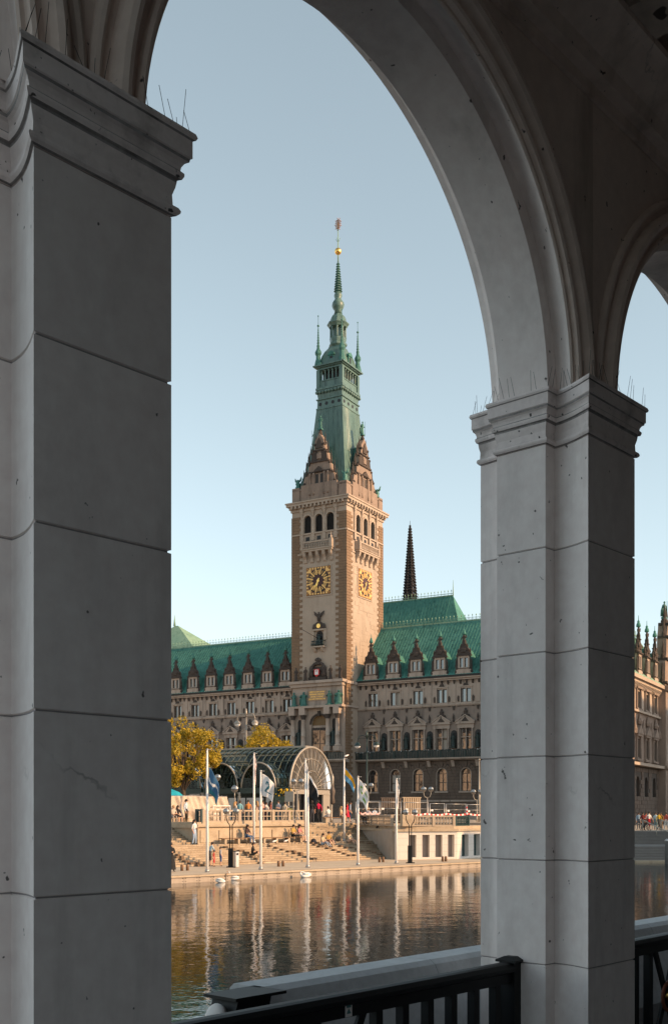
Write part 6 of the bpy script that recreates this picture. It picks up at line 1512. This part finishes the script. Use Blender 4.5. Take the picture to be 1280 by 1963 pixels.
def seg_d(p, a, b):
    ab = b-a; t = max(0, min(1, (p-a).dot(ab)/max(ab.length_squared,1e-9))); return (p-a-ab*t).length
def figure(pose):
    J = {}
    J.update(pelvis=(0,0,.93), waist=(0,0,1.08), chest=(0,-.01,1.30), neck=(0,-.005,1.46), neck2=(0,-.015,1.53), head=(0,-.03,1.62), crown=(0,-.02,1.71))
    hip = .085
    if pose in ('stand','stand2','lean'):
        dx = .0 if pose == 'stand' else .06
        J.update(hl=(-hip,0,.88), kl=(-.10,-.02,.48), al=(-.11-dx,.03,.09), tl=(-.13-dx,-.13,.04), hr=(hip,0,.88), kr=(.10,-.04,.48), ar=(.11+dx,.01,.09), tr=(.14+dx,-.15,.04))
    elif pose == 'walk':
        J.update(hl=(-hip,0,.88), kl=(-.09,-.16,.50), al=(-.09,-.24,.10), tl=(-.10,-.40,.06), hr=(hip,0,.88), kr=(.09,.03,.48), ar=(.09,.26,.14), tr=(.10,.14,.04))
    if pose in ('stand','stand2','walk','lean'):
        J.update(sl=(-.17,.0,1.40), el=(-.23,.04,1.12), wl=(-.23,-.08,.88), sr=(.17,.0,1.40), er=(.23,.04,1.12), wr=(.22,-.10,.88))
        if pose == 'stand2': J.update(er=(.22,-.05,1.13), wr=(.08,-.26,1.18))
        if pose == 'walk': J.update(el=(-.23,.14,1.14), wl=(-.22,.14,.90), er=(.23,-.08,1.14), wr=(.20,-.28,.98))
        if pose == 'lean':
            for n in ('chest','neck','neck2','head','crown','waist'): x,y,z = J[n]; J[n] = (x, y-(z-.93)*.28, z-.03)
            J.update(sl=(-.17,-.13,1.36), sr=(.17,-.13,1.36), el=(-.22,-.25,1.12), er=(.22,-.25,1.12), wl=(-.12,-.42,1.05), wr=(.12,-.42,1.05))
    if pose.startswith('sit'):
        d = -.82                                             # seat contact at z = 0
        for n in J: x,y,z = J[n]; J[n] = (x, y-(z-.93)*.12, z+d)
        if pose == 'sit':
            J.update(hl=(-.10,-.05,.09), kl=(-.11,-.46,.10), al=(-.11,-.44,-.33), tl=(-.12,-.60,-.37), hr=(.10,-.05,.09), kr=(.12,-.46,.11), ar=(.14,-.50,-.33), tr=(.16,-.66,-.37))
        else:
            J.update(hl=(-.10,-.05,.09), kl=(-.11,-.42,.30), al=(-.11,-.62,-.05), tl=(-.12,-.78,-.09), hr=(.10,-.05,.09), kr=(.14,-.44,.26), ar=(.15,-.70,-.08), tr=(.16,-.86,-.12))
        J.update(sl=(-.17,-.06,.57), el=(-.22,-.14,.33), wl=(-.10,-.34,.26), sr=(.17,-.06,.57), er=(.23,-.15,.33), wr=(.08,-.36,.30))
    Bn = [('pelvis','waist'),('waist','chest'),('chest','neck'),('neck','neck2'),('neck2','head'),('head','crown'),('pelvis','hl'),('hl','kl'),('kl','al'),('al','tl'),('pelvis','hr'),('hr','kr'),('kr','ar'),('ar','tr'),
          ('neck','sl') if False else ('chest','sl'),('sl','el'),('el','wl'),('chest','sr'),('sr','er'),('er','wr')]
    rd = dict(pelvis=(.15,.11), waist=(.13,.095), chest=(.155,.11), neck=(.07,.06), neck2=.052, head=(.083,.098), crown=(.066,.08), hl=.092, hr=.092, kl=.062, kr=.062, al=.042, ar=.042, tl=.036, tr=.036, sl=.064, sr=.064, el=.045, er=.045, wl=.032, wr=.032)
    me = skin_body(J, Bn, rd, 'pelvis'); V = {k: Vector(v) for k, v in J.items()}
    regs = [(a,b,r) for a,b,r in (('pelvis','waist','bottom'),('waist','chest','top'),('chest','neck','top'),('neck2','head','skin'),('head','crown','skin'),('hl','kl','bottom'),('hr','kr','bottom'),('kl','al','shin'),('kr','ar','shin'),('al','tl','shoe'),('ar','tr','shoe'),('chest','sl','top'),('chest','sr','top'),('sl','el','top'),('sr','er','top'),('el','wl','fore'),('er','wr','fore'))]
    for k in range(7): me.materials.append(None)
    for p in me.polygons:
        c = Vector(p.center); best = min(regs, key=lambda g: seg_d(c, V[g[0]], V[g[1]]) - (rd[g[0]] if not isinstance(rd[g[0]],tuple) else rd[g[0]][0])*.5); p.material_index = REG[best[2]]; p.use_smooth = True
    # hands with five fingers, nose, ears, eyes
    ex = MB()
    for sd_ in ('l','r'):
        e, w_ = V['e'+sd_], V['w'+sd_]; d = (w_-e).normalized(); sg = -1 if sd_ == 'l' else 1
        side_ = d.cross(Vector((0,0,1))); side_ = Vector((0,1,0)) if side_.length < .2 else side_.normalized()
        nrm = side_.cross(d).normalized(); ex.tube([w_-d*.02, w_+d*.03, w_+d*.085],[.028,.036,.034],6,0)
        for f, Lf in zip((-1.5,-.5,.5,1.5),(.062,.075,.07,.055)):
            b0 = w_+d*.08+side_*f*.017; ex.tube([b0, b0+d*Lf*.55-nrm*.006, b0+d*Lf-nrm*.024],[.0095,.009,.007],5,0)
        tb = w_+d*.03+side_*.03; ex.tube([tb, tb+d*.03+side_*.022, tb+d*.06+side_*.026],[.011,.010,.008],5,0)
    h = V['head']; ex.tube([h+Vector((0,-.085,.03)),h+Vector((0,-.112,-.012)),h+Vector((0,-.088,-.02))],[.008,.016,.01],5,0)
    for sg in (-1,1): ex.ball(h+Vector((sg*.082,.01,.0)),.022,6,4,0,.4,1,1.4); ex.ball(h+Vector((sg*.032,-.088,.022)),.011,5,4,6)
    ex.ball(h+Vector((0,-.092,-.048)),.014,5,4,6,1.6,.5,.5)
    b = bmesh.new(); b.from_mesh(me); em_ = ex.mesh('x', [M['skin']]*7); n0 = len(b.faces); b.from_mesh(em_); b.to_mesh(me); b.free(); bpy.data.meshes.remove(em_)
    return me, V
FIG = {k: figure(k) for k in ('stand','stand2','walk','lean','sit','sitlow')}
def hair_mesh(V, long_):
    mb = MB(); h = V['head']; prof = []
    for i in range(7): a = PI*.5*i/6; prof.append((.104*math.cos(a)+.004, .03+.112*math.sin(a)))
    mb.lathe(h.x, h.y+.018, [(.098,-.02+h.z)]+[(r,z+h.z) for r,z in prof], 12, 0, True, 0, .92, 1.06)
    if long_: mb.tube([h+Vector((0,.07,.06)),h+Vector((0,.105,-.06)),h+Vector((0,.13,-.20)),h+Vector((0,.13,-.36))],[.085,.10,.095,.05],8)
    else: mb.tube([h+Vector((0,.05,.06)),h+Vector((0,.075,-.03)),h+Vector((0,.07,-.07))],[.08,.075,.05],8)
    return mb
def person(label, pos, rz, pose, top, bottom, h=1.72, long_=False, sleeves=False, shorts=False, hair='hair', skirt=None, group=None, face=True):
    me0, V = FIG[pose]; me = me0.copy(); s = h/1.76
    tm, bm2 = cloth(top), cloth(bottom)
    for i, m in enumerate((M['skin'], tm, bm2, M['shoe'], tm if sleeves else M['skin'], M['skin'] if shorts else bm2, M['hair'])): me.materials[i] = m
    o = link('person', me, None, pos, rz); o.scale = (s,s,s); tag(o, label, 'person', group or 'people on the waterfront')
    hair_mesh(V, long_).build('hair', M[hair], o)
    if skirt: mb = MB(); p = V['pelvis']; mb.lathe(p.x,p.y,[(.15,p.z+.12),(.19,p.z-.05),(.25,p.z-.35),(.30,p.z-skirt)],12,0,True,0,1,.8,False); mb.build('skirt', bm2, o)
    return o
F = BR                                # facing the water: local -y points to the bank's front
def on_steps(px, i): t = 8+i*d1+.18; return bw(bs(px,t),t,PQ+(i+1)*r1+.005)
def onb(px, t, z): return bw(bs(px,t),t,z)
WH, BK, JN, NV = (.66,.63,.6), (.02,.02,.022), (.20,.30,.42), (.03,.05,.10)
person('standing woman in white top and pale jeans with long brown hair on the landing', onb(373,11.5,PL1+.005), F+.3, 'stand2', WH, (.33,.42,.55), 1.72, True)
person('standing man in pale blue shirt and dark trousers at the head of the steps', onb(357,15.2,PLZ+.01), F+.5, 'stand', (.50,.55,.60), (.03,.025,.02), 1.8, sleeves=True)
person('dark clad figure in a long robe standing on the promenade edge', onb(328,3.4,PQ), F-.5, 'stand2', BK, BK, 1.72, sleeves=True, skirt=.78)
person('bending adult in pale blue top beside the playing children', onb(402.5,7.4,PQ), F+1.5, 'lean', (.36,.45,.5), (.10,.09,.09), 1.6, shorts=True)
person('small child in red shorts beside the bending adult', onb(410,6.9,PQ), F+.6, 'stand', (.35,.06,.05), (.45,.04,.05), 1.05, shorts=True)
person('boy in grey shirt and blue shorts standing on the promenade', onb(423,6.8,PQ), F+1.2, 'stand', (.40,.37,.35), (.05,.10,.25), 1.28, shorts=True)
ZBn = PL1+.42
person('person in dark top and blue jeans sitting alone on the long bench', onb(473,11.15,ZBn), F+.2, 'sit', (.05,.03,.03), (.10,.17,.30), 1.72, True)
person('person in yellow brown top sitting on the long bench with a companion', onb(561,11.15,ZBn), F+.1, 'sit', (.42,.26,.07), (.03,.03,.03), 1.7)
person('person in dusty pink top sitting at the end of the long bench', onb(573,11.15,ZBn), F+.2, 'sit', (.42,.18,.17), (.45,.36,.30), 1.7, True, shorts=True)
person('person in black vest sitting sideways on the lower steps', on_steps(483,3), F+.7, 'sitlow', BK, (.02,.02,.02), 1.72, shorts=True)
person('person with tan jacket reclining on the steps next to a friend', on_steps(617,7), F+.35, 'sitlow', (.46,.36,.24), (.25,.30,.37), 1.72)
person('person in ochre shirt sitting behind the one in the tan jacket', on_steps(629,8), F-.2, 'sitlow', (.38,.23,.07), (.35,.2,.16), 1.7, shorts=True)
person('woman with long blond hair sitting on the steps by the yellow flag mast', on_steps(669,8), F+.1, 'sitlow', (.62,.50,.36), (.55,.38,.28), 1.7, True, hair='hairb', shorts=True)
person('standing woman in brown coat with a backpack on the steps', on_steps(725,6), F+.9, 'stand2', (.30,.21,.14), (.05,.04,.04), 1.74, True, sleeves=True)
person('person in pale jacket sitting on the steps under the vent grille', on_steps(739,8), F+.1, 'sitlow', (.50,.36,.34), (.20,.26,.33), 1.7)
person('person in coral top and dark trousers sitting near the white wall', on_steps(753,7), F-.1, 'sitlow', (.58,.14,.10), (.03,.03,.03), 1.65, hair='hairb')
person('man in black shirt walking on the plaza beside the man in red', onb(598,15.9,PLZ+.01), F+2.5, 'stand', (.02,.02,.02), (.06,.06,.07), 1.82)
person('man in crimson jacket and black trousers walking on the plaza', onb(610,15.9,PLZ+.01), F+2.9, 'walk', (.40,.01,.05), BK, 1.85, sleeves=True)
for k, (px, tp_, bt, lab, lg, hr) in enumerate(((451,(.60,.48,.38),(.4,.3,.25),'woman in cream blouse behind the pale balustrade by the single globe',True,'hairb'), (460,(.22,.44,.48),(.1,.1,.12),'person in turquoise shirt behind the pale balustrade',False,'hair'), (476,(.50,.20,.06),(.1,.1,.1),'person in orange top half hidden behind the balustrade',False,'hair'),
        (493,(.58,.42,.34),(.5,.4,.3),'woman in pale pink dress behind the bench flagpole',True,'hairb'), (503,(.60,.34,.28),(.3,.2,.2),'person in salmon shirt in the queue behind the balustrade',False,'hair'), (510,WH,(.08,.02,.03),'person in white shirt and dark red trousers behind the balustrade',False,'hair'),
        (519,(.33,.10,.07),(.2,.15,.12),'person in rust brown top in the queue behind the balustrade',True,'hair'), (534,(.46,.44,.47),(.12,.12,.14),'broad man in grey shirt behind the balustrade by the notice stand',False,'hair'), (546,(.56,.46,.33),(.4,.33,.25),'person in sand coloured coat beside the notice stand',False,'hair'))):
    t = 16.6+random.uniform(-.4,.9); person(lab, onb(px,t,PLZ+.01), F+random.uniform(-1.5,3), ('stand','stand2','walk')[k%3], tp_, bt, random.uniform(1.66,1.84), lg, hair=hr)
# plaza bench with sitters to the right of the steps
p = onb(641,16.6,PLZ); pbn = thing('plaza_bench', 'dark wooden bench with stone feet on the plaza by the steps', 'bench', p, F)
for k in range(3): mb = MB(); mb.box(-1.3,1.3,-.2+k*.14,-.08+k*.14,.40,.46); mb.build('slat', M['wood'], pbn)
for x in (-1.05,1.05): mb = MB(); mb.box(x-.08,x+.08,-.2,.2,0,.40); mb.build('leg', M['step'], pbn)
person('person in white shirt sitting on the plaza bench turned away', onb(630,16.7,PLZ+.47), F+3.0, 'sit', WH, (.3,.3,.32), 1.7); person('woman in tan dress sitting on the plaza bench facing the steps', onb(652,16.5,PLZ+.47), F+.5, 'sit', (.50,.34,.22), (.5,.36,.25), 1.7, True, hair='hairb', shorts=True)
person('woman in bright red dress walking past the plaza bench', onb(665,17.6,PLZ+.01), F+1.2, 'walk', (.60,.03,.05), (.55,.03,.06), 1.74, True, skirt=.45, shorts=True); person('person in blue grey shirt behind the woman in red', onb(671,18.6,PLZ+.01), F+.8, 'stand', (.22,.27,.36), NV, 1.78)
person('person in black shirt sitting behind the short barrier tape', gpt(695,86,3.35), .3, 'sit', BK, BK, 1.75); person('person in lilac grey shirt sitting behind the short barrier tape', gpt(706,86.3,3.35), -.2, 'sit', (.45,.42,.46), (.4,.4,.45), 1.7, hair='hairb'); person('person in light blue shirt sitting behind the short barrier tape', gpt(717,86.6,3.35), .4, 'sit', (.40,.47,.56), (.2,.2,.24), 1.75)
cb = thing('cafe_bench', 'dark bench inside the fence behind the short barrier tape', 'bench', gpt(706,86.5,2.98), 0); mb = MB(); mb.box(-1.2,1.2,-.2,.35,.30,.36); mb.build('seat', M['wood'], cb)
for x in (-1.0,1.0): mb = MB(); mb.box(x-.05,x+.05,-.15,.3,0,.30); mb.build('leg', M['iron'], cb)
# closed parasol
p = onb(637,17.4,PLZ); t = thing('closed_parasol', 'closed dark parasol with a pale tip on the plaza', 'parasol', p, 0); mb = MB(); mb.tube([(0,0,0),(0,0,3.9)],.03,6); mb.build('pole', M['cbright'], t); mb = MB(); mb.lathe(0,0,[(.05,1.5),(.22,1.7),(.16,2.2),(.24,2.6),(.13,3.0),(.05,3.15)],9,0,True); mb.build('canopy', M['frame'], t); mb = MB(); mb.lathe(0,0,[(.06,3.1),(.11,3.3),(.12,3.8),(.03,4.1)],8); mb.build('cover', M['cbright'], t)
# sitters at the left edge
sb = thing('stone_bench', 'low stone bench block by the beige tarpaulin', 'bench', onb(342,15.6,PLZ), F); mb = MB(); mb.box(-.9,.9,-.1,.35,0,.40); mb.build('block', M['step'], sb); mb = MB(); mb.box(-.95,.95,-.14,.39,.40,.45); mb.build('top_slab', M['step'], sb)
person('person with bare shoulders sitting on the stone seat by the tarpaulin', onb(340,15.7,PLZ+.46), F-.1, 'sit', (.05,.04,.04), (.06,.05,.05), 1.7, True, shorts=True); person('person in pale top sitting at the end of the stone seat', onb(332,15.7,PLZ+.46), F-.3, 'sit', (.5,.42,.34), (.3,.25,.22), 1.7, hair='hairb')
# right hand street
G2 = 2.16
person('cyclist in dark red top standing beside a bicycle above the side steps', gpt(1231,101.3,G2), .2, 'stand2', (.12,.02,.02), (.05,.05,.06), 1.74, True, group='people above the side steps')
person('man in white T-shirt and red shorts running above the side steps', gpt(1243,101.5,G2), .4, 'walk', WH, (.5,.02,.03), 1.82, shorts=True, group='people above the side steps')
for px, Z, c, b_, lab, ps in ((1256,108,(.40,.52,.56),(.15,.25,.28),'distant person in light blue shirt on the street','stand'), (1262,106,(.42,.28,.03),(.05,.05,.05),'person in mustard yellow jacket on the street','walk'), (1266,107,(.34,.17,.05),(.2,.12,.06),'person in brown orange coat on the street','stand'), (1276,101.5,(.50,.10,.07),(.62,.56,.50),'runner in red top and white trousers above the side steps','walk'), (1223,109,(.20,.30,.4),(.05,.07,.1),'distant person in blue jacket at the edge of the pillar','stand'), (1237,107,(.3,.05,.04),BK,'person in dark clothes behind the man in white','stand2')):
    person(lab, gpt(px,Z,G2), random.uniform(-1,1), ps, c, b_, 1.74, sleeves=True, group='people above the side steps')
# bicycle
bc = thing('bicycle', 'dark bicycle with pale tyres held by the cyclist', 'bicycle', gpt(1233.5,101.0,G2), .15)
for x in (-.52,.52):
    mb = MB(); mb.tube([(x+.33*math.cos(2*PI*k/20),0,.34+.33*math.sin(2*PI*k/20)) for k in range(21)],.022,6,cap=False); wh = mb.build('wheel', M['cbright'], bc)
    mb = MB()
    for k in range(8): mb.tube([(x,0,.34),(x+.32*math.cos(PI/4*k),0,.34+.32*math.sin(PI/4*k))],.004,3)
    mb.build('spokes', M['steel'], wh)
mb = MB(); mb.tube([(-.52,0,.34),(-.15,0,.85),(.38,0,.88),(.52,0,.34)],.018,6); mb.tube([(-.52,0,.34),(-.05,0,.32),(.38,0,.82)],.018,6); mb.tube([(-.05,0,.32),(-.17,0,.92)],.016,6); mb.build('frame', M['iron'], bc)
mb = MB(); mb.box(-.30,-.05,-.06,.06,.92,.97); mb.build('saddle', M['black'], bc); mb = MB(); mb.tube([(.40,-.28,1.0),(.36,0,1.02),(.40,.28,1.0)],.014,5); mb.tube([(.36,0,1.02),(.38,0,.85)],.014,5); mb.build('handlebar', M['iron'], bc)
# rucksacks and bags lying on the steps
for px, i, c, lab in ((601,8,(.03,.03,.04),'dark rucksack lying on the steps beside the tan jacket'), (648,9,(.10,.09,.08),'grey rucksack on the landing by the blond woman'), (551,9,(.04,.04,.05),'dark bag on the landing under the long bench')):
    mb = MB(); mb.lathe(0,0,[(.10,0),(.20,.04),(.22,.18),(.17,.32),(.06,.38)],10,0,True,0,1,.65); mb.tube([(-.05,-.02,.36),(0,-.02,.43),(.05,-.02,.36)],.012,4); o = mb.build('rucksack', cloth(c)); o.location = on_steps(px,i); tag(o, lab, 'rucksack')
# ================================================================== swans and gulls
def swan(label, px, py, rz, neck, tucked, s):
    Z = FPX*EYE/(py-HZ); t = thing('swan', label, 'swan', gpt(px,Z,0), rz, 'swans on the water'); t.scale = (s,s,s)
    mb = MB(); vs = []; fs = []; n = 12; prof = [(-.62,.03,.20),(-.5,.13,.18),(-.3,.23,.17),(-.05,.29,.16),(.2,.28,.16),(.38,.20,.17),(.48,.08,.20)]
    for x, r, zc in prof:
        for k in range(n): a = 2*PI*k/n; vs.append((x, r*.85*math.cos(a), zc+r*(.75 if math.sin(a) > 0 else .8)*math.sin(a)+(.10*max(0,-x-.2))))
    for i in range(len(prof)-1):
        for k in range(n): fs.append((i*n+k,i*n+(k+1)%n,(i+1)*n+(k+1)%n,(i+1)*n+k))
    fs += [tuple(reversed(range(n))), tuple((len(prof)-1)*n+k for k in range(n))]; mb.add(vs, fs, 0, True)
    for sg in (-1,1): mb.tube([(.25,sg*.17,.30),(0,sg*.2,.38),(-.3,sg*.15,.40),(-.62,sg*.05,.36)],[.06,.12,.10,.02],7)
    mb.build('body', M['feather'], t)
    npts = [(.36,0,.22),(.50,0,.36),(.50,0,.58),(.44,0,.78),(.50,0,.92),(.60,0,.93)] if not tucked else [(.36,0,.25),(.50,0,.42),(.42,0,.56),(.25,0,.55),(.10,.03,.47),(.0,.05,.44)]
    mb = MB(); mb.tube(npts,[.12,.075,.055,.05,.06,.05],8); mb.build('neck', neck, t)
    h = Vector(npts[-1]); d = (h-Vector(npts[-2])).normalized(); mb = MB(); mb.tube([h-d*.02,h+d*.08,h+d*.16],[.035,.03,.012],6); mb.build('beak', M['beak'], t)
swan('white swan with a dark neck swimming by the quay', 424, 1692, .1, M['frame'], False, .5); swan('white swan with upright white neck beside the dark necked one', 448, 1687.5, PI-.1, M['feather'], False, .52); swan('white swan preening with its neck tucked near the quay', 585, 1682, PI+.3, M['feather'], True, .6)
gm = MB(); gm.lathe(0,0,[(.01,0),(.06,.1),(.07,.2),(.04,.32),(.01,.40)],8); gm.xf(Matrix.Rotation(PI/2-.3,4,'Y')); gm.ball((.34,0,.13),.04,7,5)
gl = gm.mesh('body', M['feather'])
for px, t, zz, lab in ((659.5,11.2,None,'gull perched on top of the blue and yellow flag mast'), (543,10.9,PL1+.08,'gull standing on the landing below the bench'), (521,10.6,PL1+.08,'gull walking on the landing away from the sitters')):
    p = bw(bs(px,t),t,0); z = zz if zz else zat(1455,p)+.20
    o = thing('gull', lab, 'gull', (p[0],p[1],z), .4, 'gulls on the waterfront'); link('body', gl, o); mb = MB(); mb.tube([(.37,0,.13),(.43,0,.12)],[.015,.004],5); mb.build('beak', M['beak'], o); mb = MB(); mb.tube([(.15,-.02,.0),(.15,-.02,-.09)],.006,4); mb.build('leg', M['beak'], o)
